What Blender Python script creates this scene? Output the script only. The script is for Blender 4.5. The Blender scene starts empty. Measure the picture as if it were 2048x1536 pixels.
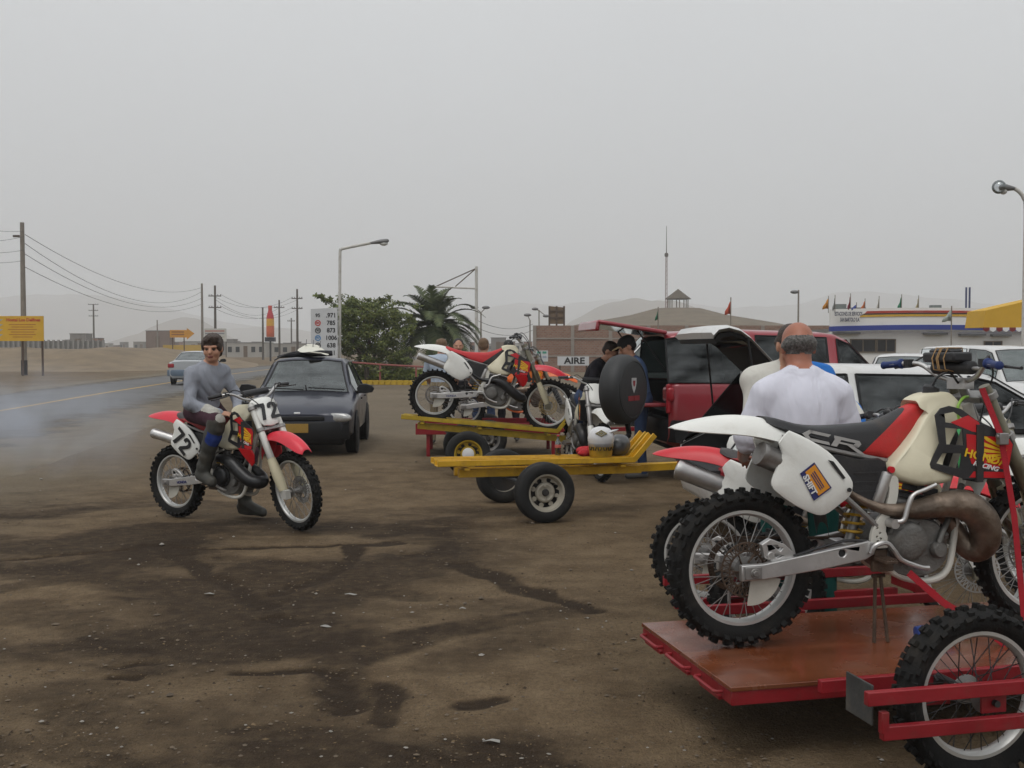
import bpy, bmesh, math, random
import numpy as np
from mathutils import Vector, Matrix
from mathutils.geometry import tessellate_polygon

scene = bpy.context.scene
COL = scene.collection
R = math.radians
rnd = random.Random(7)

# ------------------------------------------------------------------ camera
F = 2160.0; EYE = 1.58; PITCH = math.atan2(73, F)
cam_data = bpy.data.cameras.new('camera')
cam = bpy.data.objects.new('camera', cam_data)
COL.objects.link(cam)
cam.location = (0, 0, EYE)
cam.rotation_euler = (math.pi / 2 - PITCH, 0, 0)
cam_data.sensor_width = 36; cam_data.lens = 36 * F / 2048
cam_data.clip_start = 0.05; cam_data.clip_end = 20000
scene.camera = cam

# ------------------------------------------------------------------ sky and sun (overcast)
SUN_EL, SUN_AZ = R(62), R(205)
world = bpy.data.worlds.new('World'); scene.world = world; world.use_nodes = True
wn = world.node_tree.nodes; wl = world.node_tree.links
wn.clear()
w_out = wn.new('ShaderNodeOutputWorld'); w_bg = wn.new('ShaderNodeBackground')
w_sky = wn.new('ShaderNodeTexSky'); w_sky.sky_type = 'NISHITA'; w_sky.sun_disc = False
w_sky.sun_elevation = SUN_EL; w_sky.sun_rotation = SUN_AZ; w_sky.dust_density = 6; w_sky.air_density = 1.5
w_hs = wn.new('ShaderNodeHueSaturation'); w_hs.inputs['Saturation'].default_value = 0.12; w_hs.inputs['Value'].default_value = 1.0
w_tc = wn.new('ShaderNodeTexCoord'); w_sep = wn.new('ShaderNodeSeparateXYZ')
w_ramp = wn.new('ShaderNodeMapRange'); w_ramp.inputs['From Min'].default_value = 0.0; w_ramp.inputs['From Max'].default_value = 1.0
w_ramp.inputs['To Min'].default_value = 6.9; w_ramp.inputs['To Max'].default_value = 11.2
w_noise = wn.new('ShaderNodeTexNoise'); w_noise.inputs['Scale'].default_value = 1.9; w_noise.inputs['Detail'].default_value = 3
w_nr = wn.new('ShaderNodeMapRange'); w_nr.inputs['To Min'].default_value = 0.90; w_nr.inputs['To Max'].default_value = 1.10
w_mul = wn.new('ShaderNodeMath'); w_mul.operation = 'MULTIPLY'
w_tint = wn.new('ShaderNodeVectorMath'); w_tint.operation = 'SCALE'; w_tint.inputs[0].default_value = (0.952, 0.978, 1.0)
w_mix = wn.new('ShaderNodeMix'); w_mix.data_type = 'RGBA'; w_mix.inputs['Factor'].default_value = 0.86
wl.new(w_tc.outputs['Generated'], w_sep.inputs[0]); wl.new(w_sep.outputs['Z'], w_ramp.inputs['Value'])
wl.new(w_tc.outputs['Generated'], w_noise.inputs['Vector']); wl.new(w_noise.outputs['Fac'], w_nr.inputs['Value'])
wl.new(w_ramp.outputs[0], w_mul.inputs[0]); wl.new(w_nr.outputs[0], w_mul.inputs[1])
wl.new(w_mul.outputs[0], w_tint.inputs['Scale'])
wl.new(w_sky.outputs[0], w_hs.inputs['Color'])
wl.new(w_hs.outputs[0], w_mix.inputs['A']); wl.new(w_tint.outputs[0], w_mix.inputs['B'])
wl.new(w_mix.outputs['Result'], w_bg.inputs['Color'])
w_bg.inputs['Strength'].default_value = 0.1
wl.new(w_bg.outputs[0], w_out.inputs['Surface'])
sun_data = bpy.data.lights.new('sun', 'SUN'); sun = bpy.data.objects.new('sun', sun_data); COL.objects.link(sun)
sun_data.energy = 1.0; sun_data.angle = R(28); sun_data.color = (1, 0.97, 0.93)
# direction towards the sun: behind the camera and a little to the left
_sd = Vector((math.sin(SUN_AZ) * math.cos(SUN_EL), math.cos(SUN_AZ) * math.cos(SUN_EL), math.sin(SUN_EL)))
sun.rotation_euler = _sd.to_track_quat('Z', 'Y').to_euler()
scene.view_settings.view_transform = 'Standard'; scene.view_settings.look = 'None'
scene.view_settings.exposure = 0.0; scene.view_settings.gamma = 1.0
scene.view_settings.use_curve_mapping = False
scene.render.engine = 'CYCLES'
scene.cycles.use_denoising = True
scene.cycles.max_bounces = 6; scene.cycles.volume_bounces = 1; scene.cycles.transparent_max_bounces = 12
scene.cycles.diffuse_bounces = 3; scene.cycles.glossy_bounces = 3; scene.cycles.transmission_bounces = 4
scene.cycles.use_adaptive_sampling = True; scene.cycles.adaptive_threshold = 0.02
scene.cycles.caustics_reflective = False; scene.cycles.caustics_refractive = False

# ------------------------------------------------------------------ photo measurements -> metres
_fw = Vector((0, math.cos(PITCH), -math.sin(PITCH))); _up = Vector((0, math.sin(PITCH), math.cos(PITCH)))
def _ray(u, v): return Vector((1, 0, 0)) * ((u - 1024) / F) + _fw + _up * ((768 - v) / F)
def on_ground(u, v, z=0.0):
    d = _ray(u, v); t = (z - EYE) / d.z; return Vector((0, 0, EYE)) + d * t
def at(u, v, Y):
    d = _ray(u, v); return Vector((0, 0, EYE)) + d * (Y / d.y)

# ------------------------------------------------------------------ materials
MATS = {}
def mat(name, col, rough=0.5, metal=0.0, var=0.12, scale=6.0, bump=0.0, bscale=80.0, dirt=0.0, dscale=5.0,
        dcol=(0.15, 0.115, 0.08), coat=0.0, spec=0.5, trans=0.0, detail=4.0, dlow=None, bdist=0.02):
    if name in MATS: return MATS[name]
    m = bpy.data.materials.new(name); m.use_nodes = True
    nt = m.node_tree; n = nt.nodes; l = nt.links
    b = n['Principled BSDF']
    tc = n.new('ShaderNodeTexCoord')
    nz = n.new('ShaderNodeTexNoise'); nz.inputs['Scale'].default_value = scale; nz.inputs['Detail'].default_value = detail
    l.new(tc.outputs['Object'], nz.inputs['Vector'])
    mr = n.new('ShaderNodeMapRange'); mr.inputs['From Min'].default_value = 0.25; mr.inputs['From Max'].default_value = 0.75
    mr.inputs['To Min'].default_value = 1 - var; mr.inputs['To Max'].default_value = 1 + var
    l.new(nz.outputs['Fac'], mr.inputs['Value'])
    vm = n.new('ShaderNodeVectorMath'); vm.operation = 'SCALE'; vm.inputs[0].default_value = col[:3]
    l.new(mr.outputs[0], vm.inputs['Scale'])
    out = vm.outputs[0]
    rr = n.new('ShaderNodeMapRange'); rr.inputs['To Min'].default_value = max(0.02, rough - 0.08); rr.inputs['To Max'].default_value = min(1, rough + 0.1)
    l.new(nz.outputs['Fac'], rr.inputs['Value']); rout = rr.outputs[0]
    if dirt > 0:
        n2 = n.new('ShaderNodeTexNoise'); n2.inputs['Scale'].default_value = dscale; n2.inputs['Detail'].default_value = 8; n2.inputs['Roughness'].default_value = 0.65
        l.new(tc.outputs['Object'], n2.inputs['Vector'])
        m2 = n.new('ShaderNodeMapRange'); m2.inputs['From Min'].default_value = 0.62 - dirt * 0.32; m2.inputs['From Max'].default_value = 0.95 - dirt * 0.3
        m2.inputs['To Max'].default_value = min(1.0, 0.35 + dirt * 0.6)
        l.new(n2.outputs['Fac'], m2.inputs['Value'])
        fac = m2.outputs[0]
        if dlow is not None:                      # dust and mud thrown up on the low part: (z0, z1)
            sp = n.new('ShaderNodeSeparateXYZ'); l.new(tc.outputs['Object'], sp.inputs[0])
            m3 = n.new('ShaderNodeMapRange'); m3.inputs['From Min'].default_value = dlow[0]; m3.inputs['From Max'].default_value = dlow[1]
            m3.inputs['To Min'].default_value = 0.75; m3.inputs['To Max'].default_value = 0.0
            l.new(sp.outputs['Z'], m3.inputs['Value'])
            mm = n.new('ShaderNodeMath'); mm.operation = 'MULTIPLY'; l.new(m3.outputs[0], mm.inputs[0]); l.new(n2.outputs['Fac'], mm.inputs[1])
            ad = n.new('ShaderNodeMath'); ad.operation = 'ADD'; ad.use_clamp = True; l.new(fac, ad.inputs[0]); l.new(mm.outputs[0], ad.inputs[1]); fac = ad.outputs[0]
        mx = n.new('ShaderNodeMix'); mx.data_type = 'RGBA'
        l.new(fac, mx.inputs['Factor']); l.new(out, mx.inputs['A']); mx.inputs['B'].default_value = (*dcol, 1)
        out = mx.outputs['Result']
        mr2 = n.new('ShaderNodeMix'); mr2.data_type = 'FLOAT'; l.new(fac, mr2.inputs['Factor']); l.new(rout, mr2.inputs['A']); mr2.inputs['B'].default_value = 0.9
        rout = mr2.outputs['Result']
    l.new(out, b.inputs['Base Color']); l.new(rout, b.inputs['Roughness'])
    b.inputs['Metallic'].default_value = metal
    b.inputs['Specular IOR Level'].default_value = spec
    if coat: b.inputs['Coat Weight'].default_value = coat; b.inputs['Coat Roughness'].default_value = 0.08
    if trans: b.inputs['Transmission Weight'].default_value = trans
    if bump > 0:
        n3 = n.new('ShaderNodeTexNoise'); n3.inputs['Scale'].default_value = bscale; n3.inputs['Detail'].default_value = 5
        l.new(tc.outputs['Object'], n3.inputs['Vector'])
        bp = n.new('ShaderNodeBump'); bp.inputs['Strength'].default_value = bump; bp.inputs['Distance'].default_value = bdist
        l.new(n3.outputs['Fac'], bp.inputs['Height']); l.new(bp.outputs[0], b.inputs['Normal'])
    MATS[name] = m
    return m

def glass_mat(name, tint=(0.35, 0.45, 0.42), refl=0.35, rough=0.03):
    if name in MATS: return MATS[name]
    m = bpy.data.materials.new(name); m.use_nodes = True
    nt = m.node_tree; n = nt.nodes; l = nt.links
    n.clear()
    o = n.new('ShaderNodeOutputMaterial'); t = n.new('ShaderNodeBsdfTransparent'); t.inputs[0].default_value = (*tint, 1)
    g = n.new('ShaderNodeBsdfGlossy'); g.inputs['Color'].default_value = (0.9, 0.95, 0.95, 1); g.inputs['Roughness'].default_value = rough
    fr = n.new('ShaderNodeFresnel'); fr.inputs['IOR'].default_value = 1.5
    ad = n.new('ShaderNodeMath'); ad.operation = 'ADD'; ad.use_clamp = True; ad.inputs[1].default_value = refl
    nz = n.new('ShaderNodeTexNoise'); nz.inputs['Scale'].default_value = 3
    ml = n.new('ShaderNodeMath'); ml.operation = 'MULTIPLY_ADD'; ml.inputs[1].default_value = 0.2; ml.inputs[2].default_value = -0.1
    a2 = n.new('ShaderNodeMath'); a2.operation = 'ADD'; a2.use_clamp = True
    mx = n.new('ShaderNodeMixShader')
    l.new(fr.outputs[0], ad.inputs[0]); l.new(nz.outputs['Fac'], ml.inputs[0]); l.new(ml.outputs[0], a2.inputs[1]); l.new(ad.outputs[0], a2.inputs[0])
    l.new(a2.outputs[0], mx.inputs[0]); l.new(t.outputs[0], mx.inputs[1]); l.new(g.outputs[0], mx.inputs[2])
    l.new(mx.outputs[0], o.inputs['Surface'])
    MATS[name] = m
    return m

def two_tone(name, c1, c2, line, rough=0.55, bump=0.15, c3=None):
    """object-space colour split on a x + b z > c, as on a seat cover sewn from two cloths"""
    if name in MATS: return MATS[name]
    m = mat(name, c1, rough, 0, 0.1, 20, bump, 250, 0.25, 9)
    nt = m.node_tree; n = nt.nodes; l = nt.links
    vm = next(x for x in n if x.type == 'VECT_MATH')
    tc = next(x for x in n if x.type == 'TEX_COORD')
    dot = n.new('ShaderNodeVectorMath'); dot.operation = 'DOT_PRODUCT'; dot.inputs[1].default_value = (line[0], 0, line[1])
    l.new(tc.outputs['Object'], dot.inputs[0])
    gt = n.new('ShaderNodeMath'); gt.operation = 'GREATER_THAN'; gt.inputs[1].default_value = line[2]; l.new(dot.outputs['Value'], gt.inputs[0])
    mx = n.new('ShaderNodeMix'); mx.data_type = 'RGBA'; mx.inputs['A'].default_value = (*c1, 1); mx.inputs['B'].default_value = (*c2, 1)
    l.new(gt.outputs[0], mx.inputs['Factor']); l.new(mx.outputs['Result'], vm.inputs[0])
    return m

# ------------------------------------------------------------------ mesh building
def catmull(pts, sub=4, closed=False):
    P = [np.array(p, float) for p in pts]; n = len(P); out = []
    rng = range(n) if closed else range(n - 1)
    for i in rng:
        p0 = P[(i - 1) % n] if closed or i > 0 else 2 * P[0] - P[1]
        p1 = P[i]; p2 = P[(i + 1) % n]
        p3 = P[(i + 2) % n] if closed or i + 2 < n else 2 * P[-1] - P[-2]
        for k in range(sub):
            t = k / sub
            out.append(0.5 * ((2 * p1) + (-p0 + p2) * t + (2 * p0 - 5 * p1 + 4 * p2 - p3) * t * t + (-p0 + 3 * p1 - 3 * p2 + p3) * t ** 3))
    if not closed: out.append(P[-1])
    return out

class MB:
    def __init__(s): s.v = []; s.f = []; s.m = []
    def add(s, vs, fs, M=None, mi=0):
        o = len(s.v)
        for p in vs:
            p = Vector(p)
            s.v.append(tuple(M @ p) if M is not None else tuple(p))
        for f in fs: s.f.append(tuple(i + o for i in f)); s.m.append(mi)
        return s
    def box(s, c, d, M=None, mi=0):
        x, y, z = d[0] / 2, d[1] / 2, d[2] / 2
        vs = [(c[0] + i * x, c[1] + j * y, c[2] + k * z) for i in (-1, 1) for j in (-1, 1) for k in (-1, 1)]
        return s.add(vs, [(0, 1, 3, 2), (4, 6, 7, 5), (0, 4, 5, 1), (2, 3, 7, 6), (0, 2, 6, 4), (1, 5, 7, 3)], M, mi)
    def beam(s, a, b, w, h, up=(0, 0, 1), mi=0):
        a = Vector(a); b = Vector(b); d = (b - a); L = d.length; d.normalize()
        sd = d.cross(Vector(up))
        if sd.length < 1e-5: sd = d.cross(Vector((1, 0, 0)))
        sd.normalize(); u = sd.cross(d)
        M = Matrix((d, sd, u)).transposed().to_4x4(); M.translation = (a + b) / 2
        return s.box((0, 0, 0), (L, w, h), M, mi)
    def tube(s, pts, r, n=10, closed=False, cap=True, mi=0):
        P = [Vector(p) for p in pts]; k = len(P)
        rs = r if isinstance(r, (list, tuple, np.ndarray)) else [r] * k
        vs = []; ref = None
        for i in range(k):
            if closed: t = P[(i + 1) % k] - P[(i - 1) % k]
            else: t = P[min(i + 1, k - 1)] - P[max(i - 1, 0)]
            t.normalize()
            if ref is None:
                ref = t.orthogonal().normalized()
            ref = (ref - t * ref.dot(t)).normalized(); bi = t.cross(ref)
            for j in range(n):
                a = 2 * math.pi * j / n
                vs.append(P[i] + (ref * math.cos(a) + bi * math.sin(a)) * rs[i])
        fs = []
        for i in range(k if closed else k - 1):
            i2 = (i + 1) % k
            for j in range(n):
                j2 = (j + 1) % n
                fs.append((i * n + j, i * n + j2, i2 * n + j2, i2 * n + j))
        if cap and not closed:
            fs.append(tuple(range(n - 1, -1, -1))); fs.append(tuple((k - 1) * n + j for j in range(n)))
        return s.add(vs, fs, None, mi)
    def cyl(s, a, b, r0, r1=None, n=16, mi=0): return s.tube([a, b], [r0, r0 if r1 is None else r1], n, mi=mi)
    def lathe(s, prof, M=None, n=32, closed=False, mi=0, a0=0, a1=2 * math.pi):
        """profile (r, h): revolved about local Z"""
        full = abs(a1 - a0 - 2 * math.pi) < 1e-6
        k = len(prof); m = n if full else n + 1; vs = []; fs = []
        for j in range(m):
            a = a0 + (a1 - a0) * j / n; c, q = math.cos(a), math.sin(a)
            for (r, h) in prof: vs.append((r * c, r * q, h))
        for j in range(n):
            j2 = (j + 1) % m
            for i in range(k if closed else k - 1):
                i2 = (i + 1) % k
                fs.append((j * k + i, j2 * k + i, j2 * k + i2, j * k + i2))
        return s.add(vs, fs, M, mi)
    def ell(s, c, r, M=None, n=16, m=10, mi=0):
        vs = [(c[0], c[1], c[2] - r[2])]; fs = []
        for i in range(1, m):
            a = -math.pi / 2 + math.pi * i / m
            for j in range(n):
                b = 2 * math.pi * j / n
                vs.append((c[0] + r[0] * math.cos(a) * math.cos(b), c[1] + r[1] * math.cos(a) * math.sin(b), c[2] + r[2] * math.sin(a)))
        vs.append((c[0], c[1], c[2] + r[2])); T = len(vs) - 1
        for j in range(n):
            j2 = (j + 1) % n
            fs.append((0, 1 + j2, 1 + j)); fs.append((T, T - n + j, T - n + j2))
            for i in range(m - 2): fs.append((1 + i * n + j, 1 + i * n + j2, 1 + (i + 1) * n + j2, 1 + (i + 1) * n + j))
        return s.add(vs, fs, M, mi)
    def plate(s, outline, holes=(), y=0.0, t=0.004, yf=None, M=None, mi=0):
        """polygon in (x, z) with thickness along +y; yf(x, z) bends it"""
        loops = [list(outline)] + [list(h) for h in holes]
        tri = tessellate_polygon([[Vector((p[0], p[1], 0)) for p in L] for L in loops])
        flat = [p for L in loops for p in L]; n = len(flat)
        g = yf or (lambda x, z: y)
        vs = [(p[0], g(*p), p[1]) for p in flat] + [(p[0], g(*p) + t, p[1]) for p in flat]
        fs = []
        for a, b, c in tri: fs.append((a, b, c)); fs.append((a + n, c + n, b + n))
        o = 0
        for L in loops:
            k = len(L)
            for i in range(k):
                a, b = o + i, o + (i + 1) % k
                fs.append((a, b, b + n, a + n))
            o += k
        return s.add(vs, fs, M, mi)
    def puff(s, outline, y0, prof, cen=None, back=None, mi=0, sub=3, M=None, yf=None):
        """closed pillow: outline rings in (x, z) scaled to the centre, prof = [(scale, y)...]"""
        o = catmull(outline, sub, True) if sub > 1 else [np.array(p, float) for p in outline]
        k = len(o); c = np.mean(o, 0) if cen is None else np.array(cen)
        vs = []; fs = []
        g = yf or (lambda x, z: 0.0)
        for (sc, y) in prof:
            for p in o:
                q = c + (p - c) * sc
                vs.append((q[0], y0 + y + g(q[0], q[1]), q[1]))
        n = len(prof)
        for i in range(n - 1):
            for j in range(k):
                j2 = (j + 1) % k
                fs.append((i * k + j, i * k + j2, (i + 1) * k + j2, (i + 1) * k + j))
        fs.append(tuple(range(k - 1, -1, -1))); fs.append(tuple((n - 1) * k + j for j in range(k)))
        return s.add(vs, fs, M, mi)
    def loft(s, rings, closed=True, cap=True, mi=0):
        k = len(rings[0]); vs = [p for r in rings for p in r]; fs = []
        for i in range(len(rings) - 1):
            for j in range(k if closed else k - 1):
                j2 = (j + 1) % k
                fs.append((i * k + j, i * k + j2, (i + 1) * k + j2, (i + 1) * k + j))
        if cap and closed:
            fs.append(tuple(range(k - 1, -1, -1))); fs.append(tuple((len(rings) - 1) * k + j for j in range(k)))
        return s.add(vs, fs, None, mi)
    def mesh(s, name, mats, smooth=35, fix=True):
        me = bpy.data.meshes.new(name); me.from_pydata(s.v, [], s.f); me.validate()
        mats = mats if isinstance(mats, (list, tuple)) else [mats]
        for m in mats: me.materials.append(m)
        if len(mats) > 1 and len(me.polygons) == len(s.m): me.polygons.foreach_set('material_index', s.m)
        if fix:
            b = bmesh.new(); b.from_mesh(me); bmesh.ops.recalc_face_normals(b, faces=b.faces); b.to_mesh(me); b.free()
        if smooth:
            me.polygons.foreach_set('use_smooth', [True] * len(me.polygons)); me.set_sharp_from_angle(angle=R(smooth))
        me.update()
        return me
    def build(s, name, mats, parent=None, smooth=35, bevel=0.0, fix=True):
        return link(name, s.mesh(name, mats, smooth, fix), parent, bevel)

def link(name, me, parent=None, bevel=0.0, M=None):
    o = bpy.data.objects.new(name, me); COL.objects.link(o)
    if parent is not None: o.parent = parent
    if M is not None: o.matrix_local = M
    if bevel:
        b = o.modifiers.new('bevel', 'BEVEL'); b.width = bevel; b.segments = 2; b.limit_method = 'ANGLE'; b.angle_limit = R(40)
    return o

def tag(o, label, cat, group=None, kind=None):
    o['label'] = label; o['category'] = cat
    if group: o['group'] = group
    if kind: o['kind'] = kind
    return o
def structure(o, label=None):
    o['kind'] = 'structure'
    if label: o['label'] = label
    return o
def empty(name, loc=(0, 0, 0), rz=0.0, parent=None):
    o = bpy.data.objects.new(name, None); COL.objects.link(o); o.location = loc; o.rotation_euler = (0, 0, rz)
    o.empty_display_size = 0.1
    if parent is not None: o.parent = parent
    return o
def frame_of(origin, xdir, zdir):
    x = Vector(xdir).normalized(); z = Vector(zdir).normalized(); y = z.cross(x).normalized(); x = y.cross(z)
    M = Matrix((x, y, z)).transposed().to_4x4(); M.translation = origin
    return M
def axis_frame(origin, zdir):
    z = Vector(zdir).normalized(); x = z.orthogonal().normalized()
    return frame_of(origin, x, z)

def text(body, size, M, material, name, parent, bold=0.0, extrude=0.001, sx=1.0, align='CENTER', shear=0.0):
    cu = bpy.data.curves.new(name, 'FONT'); cu.body = body; cu.size = size; cu.align_x = align; cu.align_y = 'CENTER'
    cu.extrude = extrude; cu.offset = bold; cu.resolution_u = 3; cu.shear = shear; cu.space_line = 0.9
    tmp = bpy.data.objects.new('tmp', cu); COL.objects.link(tmp)
    me = bpy.data.meshes.new_from_object(tmp.evaluated_get(bpy.context.evaluated_depsgraph_get()))
    bpy.data.objects.remove(tmp); bpy.data.curves.remove(cu)
    me.transform(M @ Matrix.Diagonal((sx, 1, 1, 1)))
    me.materials.clear(); me.materials.append(material)
    return link(name, me, parent)

# ------------------------------------------------------------------ signed-distance bodies (people, helmets)
def surface_nets(vol, org, h):
    S = vol < 0
    n0, n1, n2 = vol.shape
    c = [vol[a:n0 - 1 + a, b:n1 - 1 + b, d:n2 - 1 + d] for a in (0, 1) for b in (0, 1) for d in (0, 1)]
    cs = [x < 0 for x in c]
    cnt = sum(x.astype(np.int8) for x in cs)
    act = (cnt > 0) & (cnt < 8)
    idx = np.argwhere(act); N = len(idx)
    vid = -np.ones(act.shape, np.int64); vid[act] = np.arange(N)
    vals = np.stack([x[act] for x in c], 1)
    offs = np.array([(a, b, d) for a in (0, 1) for b in (0, 1) for d in (0, 1)], float)
    acc = np.zeros((N, 3)); w = np.zeros(N)
    for i in range(8):
        for j in range(i + 1, 8):
            if np.abs(offs[i] - offs[j]).sum() != 1: continue
            a, b = vals[:, i], vals[:, j]; x = (a < 0) != (b < 0)
            t = np.where(x, a / np.where(x, a - b, 1), 0)
            p = offs[i] + t[:, None] * (offs[j] - offs[i])
            acc += np.where(x[:, None], p, 0); w += x
    V = (idx + acc / w[:, None]) * h + np.array(org)
    faces = []
    for ax in range(3):
        o1, o2 = [k for k in range(3) if k != ax]
        sl0 = [slice(None)] * 3; sl1 = [slice(None)] * 3
        sl0[ax] = slice(0, -1); sl1[ax] = slice(1, None)
        sl0[o1] = sl1[o1] = slice(1, -1); sl0[o2] = sl1[o2] = slice(1, -1)
        A = S[tuple(sl0)]; B = S[tuple(sl1)]
        e = np.argwhere(A != B); e[:, o1] += 1; e[:, o2] += 1
        if not len(e): continue
        fl = S[tuple(e.T)]
        def cell(d1, d2):
            q = e.copy(); q[:, o1] += d1; q[:, o2] += d2; return vid[tuple(q.T)]
        quad = np.stack([cell(-1, -1), cell(0, -1), cell(0, 0), cell(-1, 0)], 1)
        if ax == 1: fl = ~fl
        quad[~fl] = quad[~fl][:, ::-1]
        faces.append(quad)
    return V, np.concatenate(faces)

class SDF:
    """smoothly blended round cones and ellipsoids, each with a material tag"""
    def __init__(s, h=0.008): s.h = h; s.p = []; s.warp = None
    def cap(s, a, b, ra, rb=None, tag=0, k=0.02, bias=0.0):
        s.p.append(('c', np.array(a, float), np.array(b, float), ra, ra if rb is None else rb, tag, k, bias)); return s
    def ell(s, c, r, tag=0, k=0.02, Rm=None, bias=0.0):
        s.p.append(('e', np.array(c, float), np.array(r, float), np.eye(3) if Rm is None else np.array(Rm), None, tag, k, bias)); return s
    @staticmethod
    def d(pr, X):
        if pr[0] == 'c':
            a, b, ra, rb = pr[1:5]; ba = b - a; L = max(1e-9, ba @ ba)
            t = np.clip(((X - a) @ ba) / L, 0, 1)
            return np.linalg.norm(X - a - t[..., None] * ba, axis=-1) - (ra + (rb - ra) * t)
        c, r, Rm = pr[1], pr[2], pr[3]
        q = (X - c) @ Rm
        k0 = np.linalg.norm(q / r, axis=-1); k1 = np.linalg.norm(q / (r * r), axis=-1)
        return np.where(k1 > 1e-9, k0 * (k0 - 1) / np.maximum(k1, 1e-9), -r.min())
    def bounds(s, pr):
        if pr[0] == 'c':
            r = max(pr[3], pr[4]); return np.minimum(pr[1], pr[2]) - r, np.maximum(pr[1], pr[2]) + r
        r = pr[2].max(); return pr[1] - r, pr[1] + r
    def mesh(s, name, mats, smooth_it=1):
        h = s.h; B = [s.bounds(p) for p in s.p]
        lo = np.min([b[0] for b in B], 0) - 3 * h; hi = np.max([b[1] for b in B], 0) + 3 * h
        n = np.ceil((hi - lo) / h).astype(int) + 1
        vol = np.full(n, 0.2, np.float32)
        for p, b in zip(s.p, B):
            m = 4 * h + p[6]
            i0 = np.maximum(0, np.floor((b[0] - m - lo) / h).astype(int)); i1 = np.minimum(n, np.ceil((b[1] + m - lo) / h).astype(int) + 1)
            g = np.stack(np.meshgrid(*[lo[a] + h * np.arange(i0[a], i1[a]) for a in range(3)], indexing='ij'), -1)
            d = s.d(p, g)
            sl = tuple(slice(i0[a], i1[a]) for a in range(3)); o = vol[sl]; k = p[6]
            hh = np.maximum(k - np.abs(o - d), 0) / k
            vol[sl] = np.minimum(o, d) - hh * hh * k * 0.25
        if s.warp is not None:
            g = np.stack(np.meshgrid(*[lo[a] + h * np.arange(n[a]) for a in range(3)], indexing='ij'), -1)
            near = np.abs(vol) < 0.05
            vol[near] += s.warp(g[near])
        V, Q = surface_nets(vol, lo, h)
        fc = V[Q].mean(1)
        D = np.stack([s.d(p, fc) - p[7] for p in s.p], 1); tg = np.array([p[5] for p in s.p])[D.argmin(1)]
        me = bpy.data.meshes.new(name); me.from_pydata(V.tolist(), [], Q.tolist())
        for m in mats: me.materials.append(m)
        me.polygons.foreach_set('material_index', tg.tolist()); me.polygons.foreach_set('use_smooth', [True] * len(Q))
        me.update()
        return me
# ------------------------------------------------------------------ ground
def vnoise(x, y, s, seed=0):
    x = np.asarray(x) / s; y = np.asarray(y) / s
    xi = np.floor(x).astype(np.int64); yi = np.floor(y).astype(np.int64); fx = x - xi; fy = y - yi
    def hsh(a, b):
        q = (a * 374761393 + b * 668265263 + seed * 974634777) & 0x7fffffff
        q = ((q ^ (q >> 13)) * 1274126177) & 0x7fffffff
        return ((q ^ (q >> 16)) & 0xffff) / 65535.0
    sx = fx * fx * (3 - 2 * fx); sy = fy * fy * (3 - 2 * fy)
    return (hsh(xi, yi) * (1 - sx) + hsh(xi + 1, yi) * sx) * (1 - sy) + (hsh(xi, yi + 1) * (1 - sx) + hsh(xi + 1, yi + 1) * sx) * sy
def fbm(x, y, s, o=4, seed=0):
    t = 0; a = 1; w = 0
    for i in range(o): t = t + a * vnoise(x, y, s / 2 ** i, seed + i); w += a; a *= 0.55
    return t / w

def _spaced(lo, hi, d, far_lo, far_hi, q=1.22):
    c = list(np.arange(lo, hi + 1e-6, d)); s = d; x = hi
    while x < far_hi: s *= q; x += s; c.append(x)
    s = d; x = lo; pre = []
    while x > far_lo: s *= q; x -= s; pre.append(x)
    return np.array(pre[::-1] + c)
_gx = _spaced(-5.6, 4.0, 0.03, -4200, 4200); _gy = _spaced(2.6, 13.5, 0.034, -250, 5200)
GX, GY = np.meshgrid(_gx, _gy, indexing='ij')
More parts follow.
